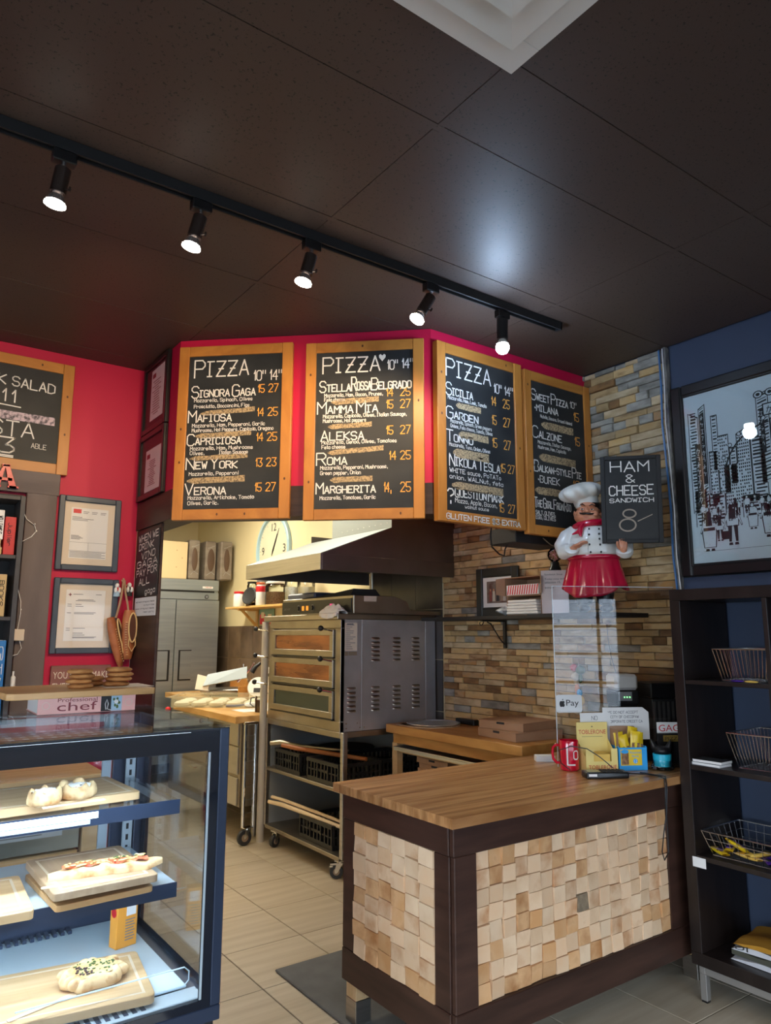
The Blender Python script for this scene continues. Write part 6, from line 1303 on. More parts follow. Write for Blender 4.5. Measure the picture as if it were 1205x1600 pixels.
b = MB(); b.T = Matrix.Translation((3.06, 6.25, 1.02)) @ Matrix.Rotation(radians(-35), 4, 'Z') @ Matrix.Rotation(radians(62), 4, 'X'); b.lathe([(.02, -.014), (.088, -.012), (.092, 0), (.086, .010), (.02, .014)], n=28, sy=1.1); b.build('platform', M['white'], t)
b = MB(); b.T = Matrix.Translation((3.06, 6.25, 1.02)) @ Matrix.Rotation(radians(-35), 4, 'Z') @ Matrix.Rotation(radians(62), 4, 'X'); b.box(-.03, -.055, .0145, .03, -.015, .0165); b.build('display', M['ink'], t)
MB().box(3.02, 6.24, .9005, 3.12, 6.34, .95).build('stand', M['white'], t, bev=.004)
t = thing('white_board_box', 'upright cream plastic panel standing behind the syrup bottle', 'panel', (3.19, 6.05, .9004)); MB().box(3.10, 6.10, .9005, 3.30, 6.135, 1.10).build('panel', M['mount'], t, bev=.006)
t = thing('mandoline', 'white square slicer plate with black knob tilted on a grey support', 'slicer', (2.90, 5.62, .9004))
b = MB(); b.T = Matrix.Translation((2.80, 5.50, 1.155)) @ Matrix.Rotation(radians(-54), 4, 'Z') @ Matrix.Rotation(radians(28), 4, 'Y'); b.box(-.065, -.012, -.065, .065, 0, .065); b.build('plate', M['white'], t, bev=.004)
b = MB(); b.T = Matrix.Translation((2.80, 5.50, 1.155)) @ Matrix.Rotation(radians(-54), 4, 'Z') @ Matrix.Rotation(radians(28), 4, 'Y'); b.cyl((0, -.012, .02), (0, -.035, .02), .013, n=12); b.build('knob', M['black'], t)
b = MB(); b.add([(2.72, 5.42, .9005), (2.80, 5.36, .9005), (2.98, 5.46, 1.16), (2.90, 5.52, 1.16), (2.73, 5.44, .9005), (2.81, 5.38, .9005), (2.99, 5.48, 1.16), (2.91, 5.54, 1.16)], [(0, 1, 2, 3), (7, 6, 5, 4), (0, 4, 5, 1), (1, 5, 6, 2), (2, 6, 7, 3), (3, 7, 4, 0)]); b.build('support', M['steeld'], t, smooth=False)
t = thing('syrup_jug', 'small glass jug of dark amber syrup at the right end of the butcher block', 'jug', (2.635, 5.33, .9004))
MB().lathe([(.032, .002), (.036, .008), (.036, .085), (.030, .095)], (2.635, 5.33, .9004), n=20).build('syrup', M['amber'], t); MB().lathe([(.038, 0), (.039, .004), (.039, .10), (.034, .115), (.037, .122)], (2.635, 5.33, .9004), n=20).build('glass', M['glass'], t)
MB().tube([(2.605, 5.36, 1.01), (2.585, 5.385, 1.005), (2.58, 5.39, .96), (2.60, 5.365, .94)], .005, n=6).build('handle', M['black'], t)
t = thing('peeler_tool', 'grey handled utensil lying on white paper on the butcher block', 'utensil', (2.55, 5.62, .9004))
MB().box(2.52, 5.38, .9005, 2.78, 5.62, .9012).build('paper', M['paper'], t); MB().tube([(2.47, 5.60, .934), (2.56, 5.585, .934), (2.62, 5.575, .938)], [.010, .009, .006], n=8).build('handle', M['greyink'], t)
b = MB(); b.ell((2.68, 5.56, .940), (.07, .025, .018), n=14, m_=8); b.build('white_head', M['white'], t)
t = thing('red_valve', 'small red knob on a pipe under the left end of the butcher block', 'knob', (2.24, 6.25, .86)); MB().ell((2.245, 6.29, .865), (.024, .024, .022), n=12, m_=8).build('knob', M['redp'], t); MB().cyl((2.25, 6.30, .84), (2.25, 6.30, .70), .008, n=8).cyl((2.25, 6.30, .84), (2.35, 6.20, .84), .008, n=8).build('pipe', M['steel'], t)
# wire rack trolley between counter and oven
t = thing('rack_trolley', 'narrow chromed rack trolley between the drawer counter and the oven', 'trolley', (2.7, 5.14, 0))
for x in (2.415, 2.495):
    for y in (5.105, ): MB().cyl((x, y, .125), (x, y, .84), .0125, n=10).build('upright', M['chrome'], t)
MB().box(2.40, 5.092, .8405, 2.512, 5.118, .862).build('top_rail', M['chrome'], t, bev=.003)
for k in range(7): MB().box(2.428, 5.098, .22+k*.09, 2.482, 5.112, .225+k*.09).build('runner', M['steel'], t)
castor(2.45, 5.105, radians(185), t, False, .125, .055)
# refrigerator
FX0, FX1, FY, FZ = 2.20, 3.22, 7.60, 2.082
t = thing('refrigerator', 'tall two-door stainless steel commercial refrigerator', 'refrigerator', (2.71, 8.0, 0))
MB().box(FX0, FY+.02, .10, FX1, 8.45, FZ).build('cabinet', M['fridge'], t, bev=.003)
for x in (FX0+.06, FX1-.06):
    for y in (FY+.08, 8.36): MB().cyl((x, y, 0), (x, y, .0995), .02, n=10).build('leg', M['black'], t)
MB().box(FX0, FY, 1.965, FX1-.002, FY+.0195, FZ).build('top_grille_panel', M['fridge'], t, bev=.002); MB().box(FX0, FY+.006, 1.945, FX1-.05, FY+.0195, 1.9645).build('vent_slot', M['black'], t); MB().box(FX0, FY+.001, 1.868, FX1-.002, FY+.0195, 1.9445).build('control_strip', M['fridge'], t, bev=.002)
b = MB(); b.cyl((3.08, FY+.001, 1.90), (3.08, FY-.006, 1.90), .022, n=20); b.build('thermometer', M['black'], t); b = MB(); b.cyl((3.08, FY-.006, 1.90), (3.08, FY-.008, 1.90), .015, n=20); b.build('dial_face', M['greyink'], t)
MB().box(3.03, FY-.0008, 1.99, 3.15, FY-.0001, 2.012).build('maker_label', M['paper'], t); b = MB(); ptext(b, 'TRUE', (3.06, FY-.0012, 1.995), E1, EZ, .07, .012); b.build('lettering', M['redp'], t, smooth=False)
for x0, x1, hx0, hx1 in ((FX0+.004, 2.733, 2.56, 2.69), (2.741, FX1-.004, 2.785, 2.925)):
    d = MB().box(x0, FY-.03, .20, x1, FY+.0005, 1.860).build('door', M['fridge'], t, bev=.003)
    MB().box(hx0, FY-.0325, 1.02, hx1, FY-.0302, 1.335).build('recess_frame', M['black'], d); MB().box(hx0+(.0 if x0 < 2.7 else .018), FY-.0345, 1.035, hx1-(.022 if x0 < 2.7 else 0), FY-.0326, 1.325).build('recess_plate', M['fridge'], d)
MB().box(FX0, FY+.002, .105, FX1, FY+.0195, .195).build('kick_grille', M['black'], t)
# cartons on the fridge
t = thing('carton', 'big cream cardboard carton on top of the refrigerator', 'box', (2.66, 7.75, FZ)); MB().box(2.35, 7.60, FZ+.0005, 2.845, 8.1, FZ+.40).build('box', M['wcard'], t, bev=.004)
b = MB()
for x, z in ((2.72, .30), (2.78, .22), (2.72, .12), (2.55, .25)): b.box(x, 7.599, FZ+z, x+.012, 7.5996, FZ+z+.008)
b.build('marks', M['card'], t)
for k, (x0, x1, y0, lab) in enumerate(((2.862, 2.985, 7.595, 'leftmost shrink-wrapped grey sleeve of cup lids beside the big carton'), (3.05, 3.175, 7.60, 'middle shrink-wrapped grey sleeve of cup lids on the refrigerator'), (3.195, 3.33, 7.52, 'rightmost shrink-wrapped grey sleeve of cup lids on the refrigerator'))):
    t = thing('lid_sleeve', lab, 'carton', ((x0+x1)/2, y0+.15, FZ)); zt = FZ+.43 if k < 2 else FZ+.43
    MB().box(x0, y0, FZ+.0005, x1, y0+.32, zt).build('sleeve', mat('sleeve_grey', (.16, .125, .10), .35, c2=(.24, .20, .16), sc=(5, 5, 12)) if k == 0 else bpy.data.materials['sleeve_grey'], t, bev=.012)
    b = MB(); b.T = Matrix.Translation(((x0+x1)/2, y0-.001, FZ+.22)) @ Matrix.Rotation(radians(90), 4, 'X'); b.lathe([(.10, 0), (.096, .0008), (.001, .001)], n=28, sx=.34 if k != 1 else .42, sy=1.25); b.build('window_hole', mat('hole_brown', (.09, .05, .03), .5) if k == 0 else bpy.data.materials['hole_brown'], t)
    b = MB(); rr = random.Random(k)
    for q in (0, 6): a = rr.uniform(-1, 1); xc = (x0+x1)/2; b.tube([(xc-.045+.01*a, y0-.003, FZ+.05+.05*q), (xc-.01*a, y0-.004, FZ+.09+.045*q), (xc+.045, y0-.003, FZ+.06+.06*q*.9)], .0022, n=4)
    b.build('film_creases', mat('film_shine', (.6, .6, .6), .15, .3) if k == 0 else bpy.data.materials['film_shine'], t, kind='stuff')
# clock
t = thing('wall_clock', 'large round wall clock with pale blue rim above the kitchen shelf', 'clock', (3.36, 6.60, 2.38))
Wc = Matrix.Translation((WX-.002, 6.60, 2.345)) @ Matrix.Rotation(radians(-90), 4, 'Y'); R = .36
b = MB(); b.T = Wc; b.lathe([(R, 0), (R, .03), (R-.012, .038), (R-.035, .036), (R-.042, .012)], n=48); b.build('rim', M['teal'], t)
b = MB(); b.T = Wc; b.lathe([(R-.04, .004), (R-.04, .012), (.001, .0121)], n=48); b.build('face', M['clockface'], t)
b = MB(); fx = WX-.002-.0135; rC = R-.085
for k in range(60):
    a = 2*pi*k/60; r0 = R-.06 if k % 5 else R-.085
    d = Vector((0, -sin(a), cos(a))); s_ = Vector((0, cos(a), sin(a)))*.0015; c = Vector((fx, 6.60, 2.345)); b.add([c+d*r0-s_, c+d*r0+s_, c+d*(R-.05)+s_, c+d*(R-.05)-s_], [(0, 1, 2, 3)])
b.build('minute_marks', M['ink'], t, smooth=False)
for s_, a in (('12', 0), ('3', 90), ('6', 180), ('9', 270)):
    a = radians(a); c = Vector((fx, 6.60-sin(a)*(R-.13), 2.345+cos(a)*(R-.13))); w_ = .10 if len(s_) == 2 else .055; b = MB(); ptext(b, s_, c-Vector((0, -1, 0))*w_/2-Vector((0, 0, .04)), (0, -1, 0), EZ, w_, .08); b.build('numeral', M['ink'], t, smooth=False)
b = MB(); c = Vector((fx-.004, 6.60, 2.345))
for a, L_ in ((30, .24), (27, .17), (207, .07)): a = radians(a); d = Vector((0, -sin(a), cos(a))); b.tube([c, c+d*L_], [.008, .002], n=5)
b.build('hands', M['ink'], t)
# kitchen shelf with jars
t = thing('kitchen_shelf', 'pine bracket shelf with jars on the kitchen wall below the clock', 'shelf', (3.25, 6.6, 1.76))
MB().box(3.12, 5.55, 1.755, 3.376, 7.18, 1.775).build('board', M['shelfpine'], t, bev=.002)
for y in (6.92, 5.9):
    b = MB(); b.box(3.352, y-.02, 1.56, 3.3655, y+.02, 1.7545).box(3.15, y-.02, 1.735, 3.3515, y+.02, 1.7545)
    b.add([(3.18, y-.015, 1.7345), (3.21, y-.015, 1.7345), (3.352, y-.015, 1.60), (3.352, y-.015, 1.57), (3.18, y+.015, 1.7345), (3.21, y+.015, 1.7345), (3.352, y+.015, 1.60), (3.352, y+.015, 1.57)], [(0, 1, 2, 3), (7, 6, 5, 4), (0, 4, 5, 1), (1, 5, 6, 2), (2, 6, 7, 3), (3, 7, 4, 0)]); b.build('bracket', M['shelfpine'], t, smooth=False)
def jar(lab, x, y, r, h, body, lid, fill=None, fh=.6, cat='jar', ly=1.0):
    t = thing('storage_jar', lab, cat, (x, y, 1.7752)); MB().lathe([(r*.95, 0), (r, .006), (r, h-.02), (r*.85, h)], (x, y, 1.7752), n=22).build('body', M[body], t)
    if fill: MB().lathe([(r*.88, .004), (r*.92, .01), (r*.92, h*fh)], (x, y, 1.7752), n=20).build('contents', M[fill], t)
    MB().lathe([(r*.92, h+.0005), (r*.95, h+.004), (r*.95, h+.018), (r*.85, h+.022)], (x, y, 1.7752), n=22).build('lid', M[lid], t); return t
jar('white plastic tub with a red lid at the left end of the kitchen shelf', 3.18, 6.98, .058, .135, 'white', 'redp')
t2 = jar('dark spice jar with pink band beside the red-lidded tub', 3.24, 6.83, .05, .15, 'glass', 'greyink', 'fabric', .8); MB().lathe([(.0505, .04), (.0508, .041), (.0508, .075), (.0505, .076)], (3.24, 6.83, 1.7752), n=20).build('pink_band', M['mount'], t2)
t2 = thing('round_disc', 'round black plastic disc leaning in front of the shelf jars', 'disc', (3.14, 6.66, 1.776)); b = MB(); b.T = Matrix.Translation((3.14, 6.63, 1.868)) @ Matrix.Rotation(radians(-75), 4, 'Y') @ Matrix.Rotation(radians(20), 4, 'X'); b.lathe([(.03, 0), (.08, .003), (.088, .010), (.088, .022), (.078, .026), (.05, .018)], n=28); b.build('disc_body', M['blackm'], t2)
t2 = jar('big glass jar of red beans at the right of the kitchen shelf', 3.25, 6.30, .105, .20, 'glass', 'white', 'nuts', .62)
t2 = jar('medium glass jar with a red topped label standing before the bean jar', 3.17, 6.47, .045, .20, 'white', 'tomato'); MB().lathe([(.0455, .13), (.0460, .131), (.0460, .185), (.0455, .186)], (3.17, 6.47, 1.7752), n=20).build('red_label', M['redp'], t2)
jar('tall dark-lidded jar at the back of the kitchen shelf', 3.31, 6.95, .055, .24, 'glass', 'black', 'nuts', .5); jar('clear jar with grey lid at the back of the kitchen shelf', 3.31, 6.72, .06, .245, 'glass', 'greyink', 'dough', .6)
jar('clear jar seen above the oven between hood and oven top', 3.25, 5.98, .07, .22, 'glass', 'redp', 'sugar', .7); jar('pale jar seen above the oven, rightmost on the kitchen shelf', 3.25, 5.72, .08, .20, 'bagclear', 'white', 'rawdough', .7)
t = thing('wall_poster', 'small colourful picture pinned under the kitchen shelf', 'poster', (3.36, 6.72, 1.60))
MB().box(3.362, 6.55, 1.596, 3.3655, 6.88, 1.752).build('sheet', mat('poster_green', (.20, .36, .30), .6), t)
b = MB(); b.box(3.3605, 6.74, 1.60, 3.3615, 6.86, 1.70).box(3.3605, 6.58, 1.598, 3.3615, 6.7, 1.62); b.build('red_figure', M['redp'], t); b = MB(); b.box(3.3603, 6.76, 1.66, 3.3614, 6.83, 1.72).box(3.3603, 6.60, 1.64, 3.3614, 6.68, 1.70); b.build('pale_figure', M['mount'], t)

# ================================================================ RED WALL: cabinet, frames, shoes, sign
t = thing('bookcase', 'grey-brown plank bookcase with a red letter on its top board, at far left', 'bookcase', (.3, 3.98, 1.1))
MB().box(-.9, 4.078, 2.218, .812, 4.109, 2.362).build('header_plank', M['greyx'], t, bev=.003); MB().box(.655, 4.062, 1.10, .800, 4.109, 2.2175).build('side_plank', M['grey'], t, bev=.003)
M['dcase'] = mat('dark_case_laminate', (.035, .032, .034), .5, c2=(.05, .046, .048), sc=(8, 8, 8))
MB().box(.600, 3.88, 1.10, .622, 4.06, 2.165).build('side_panel', M['dcase'], t, bev=.001)
for nm, z in (('shelf', 1.857), ('shelf', 1.562), ('shelf', 1.105), ('top_board', 2.145)): MB().box(-.9, 3.885, z, .5995, 4.06, z+.018).build(nm, M['dcase'], t, bev=.001)
MB().box(-.9, 4.061, 1.10, .640, 4.075, 2.20).build('back_panel', M['blackm'], t)
b = MB()
c = Vector((.495, 4.074, 2.232))
for pl in ([(0, 0), (.028, 0), (.052, .118), (.040, .118)], [(.074, 0), (.108, 0), (.066, .118), (.046, .118)], [(.02, .036), (.085, .036), (.082, .050), (.024, .050)], [(-.008, 0), (.036, 0), (.036, .010), (-.008, .010)], [(.066, 0), (.116, 0), (.116, .010), (.066, .010)], [(.034, .108), (.070, .108), (.070, .120), (.034, .120)]):
    b.add([c+Vector((x, 0, y)) for x, y in pl]+[c+Vector((x, -.016, y)) for x, y in pl], [(0, 1, 2, 3), (7, 6, 5, 4)]+[(i, i+4, (i+1) % 4+4, (i+1) % 4) for i in range(4)])
b.build('red_letter', M['redp'], t, smooth=False)
def book(lab, x0, x1, z0, z1, m_, y0=3.90, y1=4.04, txt=None, tm='ink', vert=True, cat='book'):
    o = thing('book', lab, cat, ((x0+x1)/2, (y0+y1)/2, z0)); MB().box(x0, y0, z0, x1, y1, z1).build('cover', m_, o, bev=.002)
    MB().box(x0+.003, y0+.004, z1+.0001, x1-.003, y1, z1+.0006).build('pages', M['paper'], o)
    if txt:
        b = MB()
        if vert: stroke_text(b, txt, ((x0+x1)/2-.010, y0-.0006, z1-.03), (0, 0, -1), (1, 0, 0), .018, .003, fit=(z1-z0)*.6)
        else: stroke_text(b, txt, (x0+.01, y0-.0006, (z0+z1)/2-.008), (1, 0, 0), EZ, .016, .003, fit=(x1-x0)*.7)
        b.build('spine_title', M[tm], o, smooth=False)
    return o
Z1, Z2, Z3 = 1.8755, 1.5805, 1.1235
book('tall white-spined book on the upper shelf of the bookcase', .508, .538, Z1+.072, Z1+.215, M['paper'], txt='WILLIAMS S', tm='ink')
book('red book standing at the right end of the upper bookcase shelf', .543, .592, Z1, Z1+.185, M['bookred'], txt='Jupiler')
book('lower tan book of the flat pair on the upper bookcase shelf', .40, .538, Z1, Z1+.034, M['booktan'], txt='UNTUK', vert=False); book('upper tan book of the flat pair on the upper bookcase shelf', .40, .532, Z1+.035, Z1+.070, M['booktan'], txt='O O', vert=False)
book('yellow-brown book standing on the middle bookcase shelf', .535, .572, Z2, Z2+.20, M['booktan'], txt='BOOKS')
book('blue book with the title GIN on the lower bookcase shelf', .555, .594, Z3, Z3+.345, M['bookblue'], txt='GIN', tm='paper'); book('pale blue book left of the blue one on the lower bookcase shelf', .50, .553, Z3, Z3+.32, M['lblue'])
t = thing('white_tube', 'small white tube standing beside the blue book', 'tube', (.60, 3.875, 1.19)); MB().lathe([(.011, 0), (.012, .003), (.012, .085), (.005, .092), (.005, .112)], (.634, 3.90, 1.212), n=14).build('tube', M['paper'], t); MB().box(.6222, 3.885, 1.195, .648, 3.92, 1.2115).build('ledge', M['dcase'], t)
t = thing('string_light', 'thin white string lights with a battery box hung down the bookcase side', 'string light', (.66, 4.05, 1.6))
MB().tube([(.640, 4.055, 2.12), (.66, 4.055, 2.08), (.70, 4.055, 2.05), (.71, 4.055, 2.02), (.69, 4.055, 1.99), (.645, 4.055, 1.96), (.632, 4.05, 1.86), (.645, 4.05, 1.79), (.642, 4.05, 1.74), (.665, 4.05, 1.66), (.668, 4.05, 1.60), (.662, 4.05, 1.53), (.66, 4.05, 1.51)], .0022, n=5).build('wire', M['paper'], t)
MB().tube([(.675, 4.05, 1.465), (.685, 4.05, 1.43), (.67, 4.05, 1.40), (.625, 4.05, 1.385)], .0022, n=5).build('wire', M['paper'], t)
MB().box(.632, 4.036, 1.465, .692, 4.060, 1.522).build('battery_box', M['mount'], t, bev=.003)
b = MB(); [b.ell(p, (.004, .004, .005), n=8, m_=5) for p in ((.70, 4.05, 2.055), (.71, 4.05, 2.02), (.645, 4.05, 1.79), (.668, 4.05, 1.62), (.640, 4.05, 1.70))]; b.build('tiny_bulbs', M['paper'], t, kind='stuff')

def cert(lab, x0, x1, z0, z1, w_, W=None, m_='bluef'):
    "framed certificate on the red wall, facing -Y"
    t = thing('framed_certificate', lab, 'picture', ((x0+x1)/2, 4.09, z0)); y = 4.1085
    for nm, q in (('frame_side', (x0, z0, x0+w_, z1)), ('frame_side', (x1-w_, z0, x1, z1)), ('frame_rail', (x0+w_+.0003, z0, x1-w_-.0003, z0+w_)), ('frame_rail', (x0+w_+.0003, z1-w_, x1-w_-.0003, z1))): MB().box(q[0], y-.022, q[1], q[2], y, q[3]).build(nm, M[m_], t, bev=.004)
    MB().box(x0+w_-.004, y-.008, z0+w_-.004, x1-w_+.004, y-.005, z1-w_+.004).build('mount', M['mount'], t)
    a = .035; X0, X1_, Z0_, Z1_ = x0+w_+a, x1-w_-a, z0+w_+a*1.0, z1-w_-a*.9; MB().box(X0, y-.0095, Z0_, X1_, y-.0085, Z1_).build('certificate', M['paper'], t)
    MB().box(x0+w_-.004, y-.0125, z0+w_-.004, x1-w_+.004, y-.0115, z1-w_+.004).build('glazing', M['glassp'], t)
    return t, X0, X1_, Z0_, Z1_, y-.0098
t, a, c_, z0, z1, y = cert('upper slate-framed printed permit on the red wall, with a small red logo', .818, 1.139, 1.833, 2.232, .030)
MB().box(a+.01, y-.0004, z1-.03, a+.05, y, z1-.008).build('red_logo', M['redp'], t)
b = MB(); rr = random.Random(4)
for z, n, w_ in ((.018, 3, .03), (.026, 3, .025), (.05, 1, .05), (.058, 1, .11), (.066, 1, .08), (.15, 1, .04), (.156, 1, .05), (.162, 1, .06), (.168, 1, .045)):
    for k in range(n): b.box(a+(.06 if n > 1 else .006)+k*.045, y-.0003, z1-z-.003, a+(.06 if n > 1 else .006)+k*.045+w_, y, z1-z)
b.box(a, y-.0003, z0+.085, c_, y, z0+.0862).box(a, y-.0003, z0+.04, c_, y, z0+.0412).box((a+c_)/2, y-.0003, z0+.04, (a+c_)/2+.001, y, z0+.085)
for k in range(5): b.box(a+.004, y-.0003, z0+.006+k*.007, c_-.004-.02*(k % 2), y, z0+.0085+k*.007)
b.build('print', M['greyink'], t)
t, a, c_, z0, z1, y = cert('lower slate-framed certificate on the red wall behind the hanging slippers', .822, 1.152, 1.398, 1.792, .030)
b = MB(); b.box(a+.018, y-.0004, z1-.034, a+.022, y, z1-.018).box(a+.012, y-.0004, z1-.028, a+.028, y, z1-.024); b.build('red_logo', M['pinkdk'], t)
b = MB()
for x, z, w_ in ((.035, .022, .05), (.15, .022, .03), (.06, .050, .08), (.05, .056, .10), (.01, .075, .02), (.05, .075, .03), (.01, .085, .02), (.05, .085, .04), (.01, .12, .02), (.045, .118, .11), (.045, .124, .10), (.01, .20, .02), (.045, .20, .06), (.01, .21, .02), (.045, .225, .05), (.045, .235, .06), (.045, .245, .12), (.045, .25, .11)): b.box(a+x, y-.0003, z1-z-.003, a+x+w_, y, z1-z)
b.build('print', M['greyink'], t)
# dark framed certificates on the side of the bulkhead (facing -X)
def side_cert(lab, y0, y1, z0, z1, py0, py1, pz0, pz1):
    t = thing('framed_certificate', lab, 'picture', (1.225, (y0+y1)/2, z0)); x = 1.2385
    for nm, q in (('frame_side', (y0, z0, y0+.03, z1)), ('frame_side', (y1-.03, z0, y1, z1)), ('frame_rail', (y0+.0303, z0, y1-.0303, z0+.03)), ('frame_rail', (y0+.0303, z1-.03, y1-.0303, z1))): MB().box(x-.025, q[0], q[1], x, q[2], q[3]).build(nm, M['blackw'], t, bev=.003)
    MB().box(x-.012, y0+.027, z0+.027, x-.009, y1-.027, z1-.027).build('wine_mount', mat('wine_mount', (.10, .012, .02), .5) if 'wine_mount' not in bpy.data.materials else bpy.data.materials['wine_mount'], t)
    MB().box(x-.0135, py0, pz0, x-.0125, py1, pz1).build('certificate', mat('pinkish_paper', (.62, .46, .48), .6) if 'pinkish_paper' not in bpy.data.materials else bpy.data.materials['pinkish_paper'], t)
    b = MB(); rr = random.Random(int(z0*100))
    for k in range(14): h_ = rr.uniform(.03, .07); c0 = (py0+py1)/2+.01; b.box(x-.0142, c0-h_, pz0+.03+k*(pz1-pz0-.09)/14, x-.0137, c0+h_, pz0+.034+k*(pz1-pz0-.09)/14)
    b.box(x-.0142, py1-.07, pz1-.05, x-.0137, py1-.02, pz1-.025); b.build('print', M['pinkdk'], t)
side_cert('upper black-framed certificate on the shaded side of the red bulkhead', 3.672, 4.072, 2.602, 3.006, 3.748, 3.955, 2.667, 2.96)
side_cert('lower black-framed certificate on the side of the bulkhead above the dark beam', 3.672, 4.085, 2.226, 2.598, 3.735, 3.98, 2.265, 2.50)

# leather slippers on straps
def slipper(lab, x, z, tilt, L_=.245, w_=.040, yy=4.066, tw=0):
    t = thing('leather_slipper', lab, 'shoe', (x, 4.07, z), 0, 'pair of hanging leather slippers')
    T0 = Matrix.Translation((x, yy, z)) @ Matrix.Rotation(tilt, 4, 'Y') @ Matrix.Rotation(tw, 4, 'Z')
    def sh(u, v):   # v: heel (top) to toe (bottom)
        a = 2*pi*u; zz = -L_*v; r = w_*(sin(pi*(.10+.84*v)))**.34*(1-.12*v); d = .036*(sin(pi*(.08+.88*v)))**.5
        return r*cos(a), -d*.9*max(sin(a), -.55)+(.0), zz+.012*sin(pi*v)
    b = MB(); b.T = T0; b.grid(sh, 28, 18, True); b.build('upper', M['leather'], t)
    b = MB(); b.T = T0
    op = [(w_*.55*cos(a), -.034-.004, -L_*.35+L_*.29*sin(a)) for a in [2*pi*k/20 for k in range(20)]]
    b.add(op, [tuple(range(20))]); b.build('opening', M['fabric'], t, smooth=False)
    b = MB(); b.T = T0; b.tube([(x_*1.04, y_-.001, z_*1.02) for x_, y_, z_ in op], .0042, n=6, closed=True); b.tube([(-w_*.45, -.038, -L_*.58), (-w_*.5, -.037, -L_*.72), (0, -.036, -L_*.84), (w_*.5, -.037, -L_*.72), (w_*.45, -.038, -L_*.58)], .003, n=5)
    b.build('piping', M['stitch'], t)
    b = MB(); b.T = T0
    for k in range(14):
        v = .25+.05*k; v = min(v, .92)
        for s_ in (-1,): xx = s_*w_*.80*(sin(pi*(.10+.86*v)))**.45; b.box(xx-.006, -.033, -L_*v-.0015, xx+.004, -.029, -L_*v+.0015)
    b.build('stitches', M['stitch'], t, kind='stuff'); return t
t1 = slipper('left tan leather slipper hanging lower on the red wall', 1.112, 1.588, radians(-15), .268, .040, 4.072, radians(52))
t2 = slipper('right tan leather slipper hanging higher beside the dark post', 1.204, 1.628, radians(-1), .262, .041, 4.045, radians(14))
b = MB(); b.tube([(1.17, 4.075, 1.80), (1.165, 4.06, 1.74), (1.15, 4.045, 1.66), (1.13, 4.03, 1.585)], .006, n=6); b.tube([(1.175, 4.07, 1.79), (1.178, 4.05, 1.72), (1.19, 4.04, 1.66), (1.195, 4.03, 1.615)], .0055, n=6); b.tube([(1.16, 4.07, 1.79), (1.18, 4.06, 1.76), (1.192, 4.06, 1.765)], .005, n=6); b.build('strap', M['card'], None, (1.17, 4.07, 1.70), label='brown leather strap knot holding the slippers on the red wall', cat='strap')
for lab, x, z, ms in (('small costumed doll in white and blue left of the slipper strap', 1.140, 1.700, ('paper', 'lblue', 'redp')), ('small costumed doll in white and black right of the slipper strap', 1.205, 1.705, ('paper', 'ink', 'ink'))):
    t = thing('small_doll', lab, 'doll', (x, 4.08, z)); MB().ell((x, 4.078, z+.060), (.012, .012, .014), n=10, m_=7).build('head', M['paper'], t); MB().lathe([(.018, 0), (.016, .02), (.010, .046)], (x, 4.078, z), n=12, sy=.7).build('body', M[ms[1]], t)
    MB().ell((x-.010, 4.066, z+.035), (.009, .009, .016), n=8, m_=6).ell((x+.010, 4.066, z+.035), (.009, .009, .016), n=8, m_=6).build('sleeves', M[ms[0]], t); MB().ell((x, 4.064, z+.040), (.006, .004, .010), n=8, m_=5).build('vest', M[ms[2]], t)
t = thing('slogan_sign', 'faded red wooden sign with white slogan lettering behind the cookies', 'sign', (.99, 4.09, 1.13)); MB().box(.838, 4.088, 1.13, 1.137, 4.108, 1.338).build('board', M['signwood'], t, bev=.003)
b = MB(); ptext(b, "YOU CAN'T MAKE", (.850, 4.0878, 1.272), E1, EZ, .275, .036); ptext(b, 'EVERYONE', (.850, 4.0878, 1.214), E1, EZ, .20, .036); ptext(b, 'HAPPY', (.850, 4.0878, 1.156), E1, EZ, .14, .036); b.build('lettering', M['mount'], t, smooth=False)

# ================================================================ DISPLAY CASE
CX0, CX1, CY0, CY1, CZ = -.36, .884, 1.97, 2.705, 1.25
t = thing('display_case', 'refrigerated glass display case with black-bordered panes and lit shelves', 'display case', (.26, 2.34, 0))
def c(name, q, m_, bev=0, parent=t, **k): return MB().box(*q).build(name, m_, parent, bev=bev, **k)
c('base', (CX0+.01, CY0+.012, .10, CX1-.012, CY1-.005, .498), M['blackm'], .003); c('plinth', (CX0+.04, CY0+.05, 0, CX1-.05, CY1-.03, .0995), M['black'])
c('base_top_trim', (CX0, CY0, .4985, CX1, CY1, .535), M['casepost'], .002)
# panes with their printed borders (front, right, left, top)
gz0, gz1 = .536, 1.236
c('front_glass', (CX0+.02, CY0+.004, gz0, CX1-.03, CY0+.008, gz1), M['glassw']); c('side_glass', (CX1-.008, CY0+.03, gz0, CX1-.004, CY1-.03, gz1), M['glassw']); c('side_glass', (CX0+.004, CY0+.03, gz0, CX0+.008, CY1-.03, gz1), M['glassw'])
def border(nm, qs):
    b = MB(); [b.box(*q) for q in qs]; b.build(nm, M['caseblack'], t)
c('front_top_band', (CX0+.02, CY0+.0005, 1.184, CX1-.03, CY0+.0038, gz1), M['caseblack']); c('front_bottom_band', (CX0+.02, CY0+.0005, gz0, CX1-.03, CY0+.0038, .556), M['caseblack']); c('front_side_band', (CX1-.062, CY0+.0006, .5562, CX1-.03, CY0+.0037, 1.1838), M['caseblack'])
c('side_top_band', (CX1-.0038, CY0+.03, 1.19, CX1-.0008, CY1-.03, gz1), M['caseblack']); c('side_front_band', (CX1-.0037, CY0+.03, gz0+.001, CX1-.0009, CY0+.075, 1.1898), M['caseblack']); c('side_bottom_band', (CX1-.0038, CY0+.0752, gz0, CX1-.0008, CY1-.03, .556), M['caseblack']); c('side_rear_band', (CX1-.0037, CY1-.065, .5562, CX1-.0009, CY1-.0305, 1.1898), M['caseblack'])
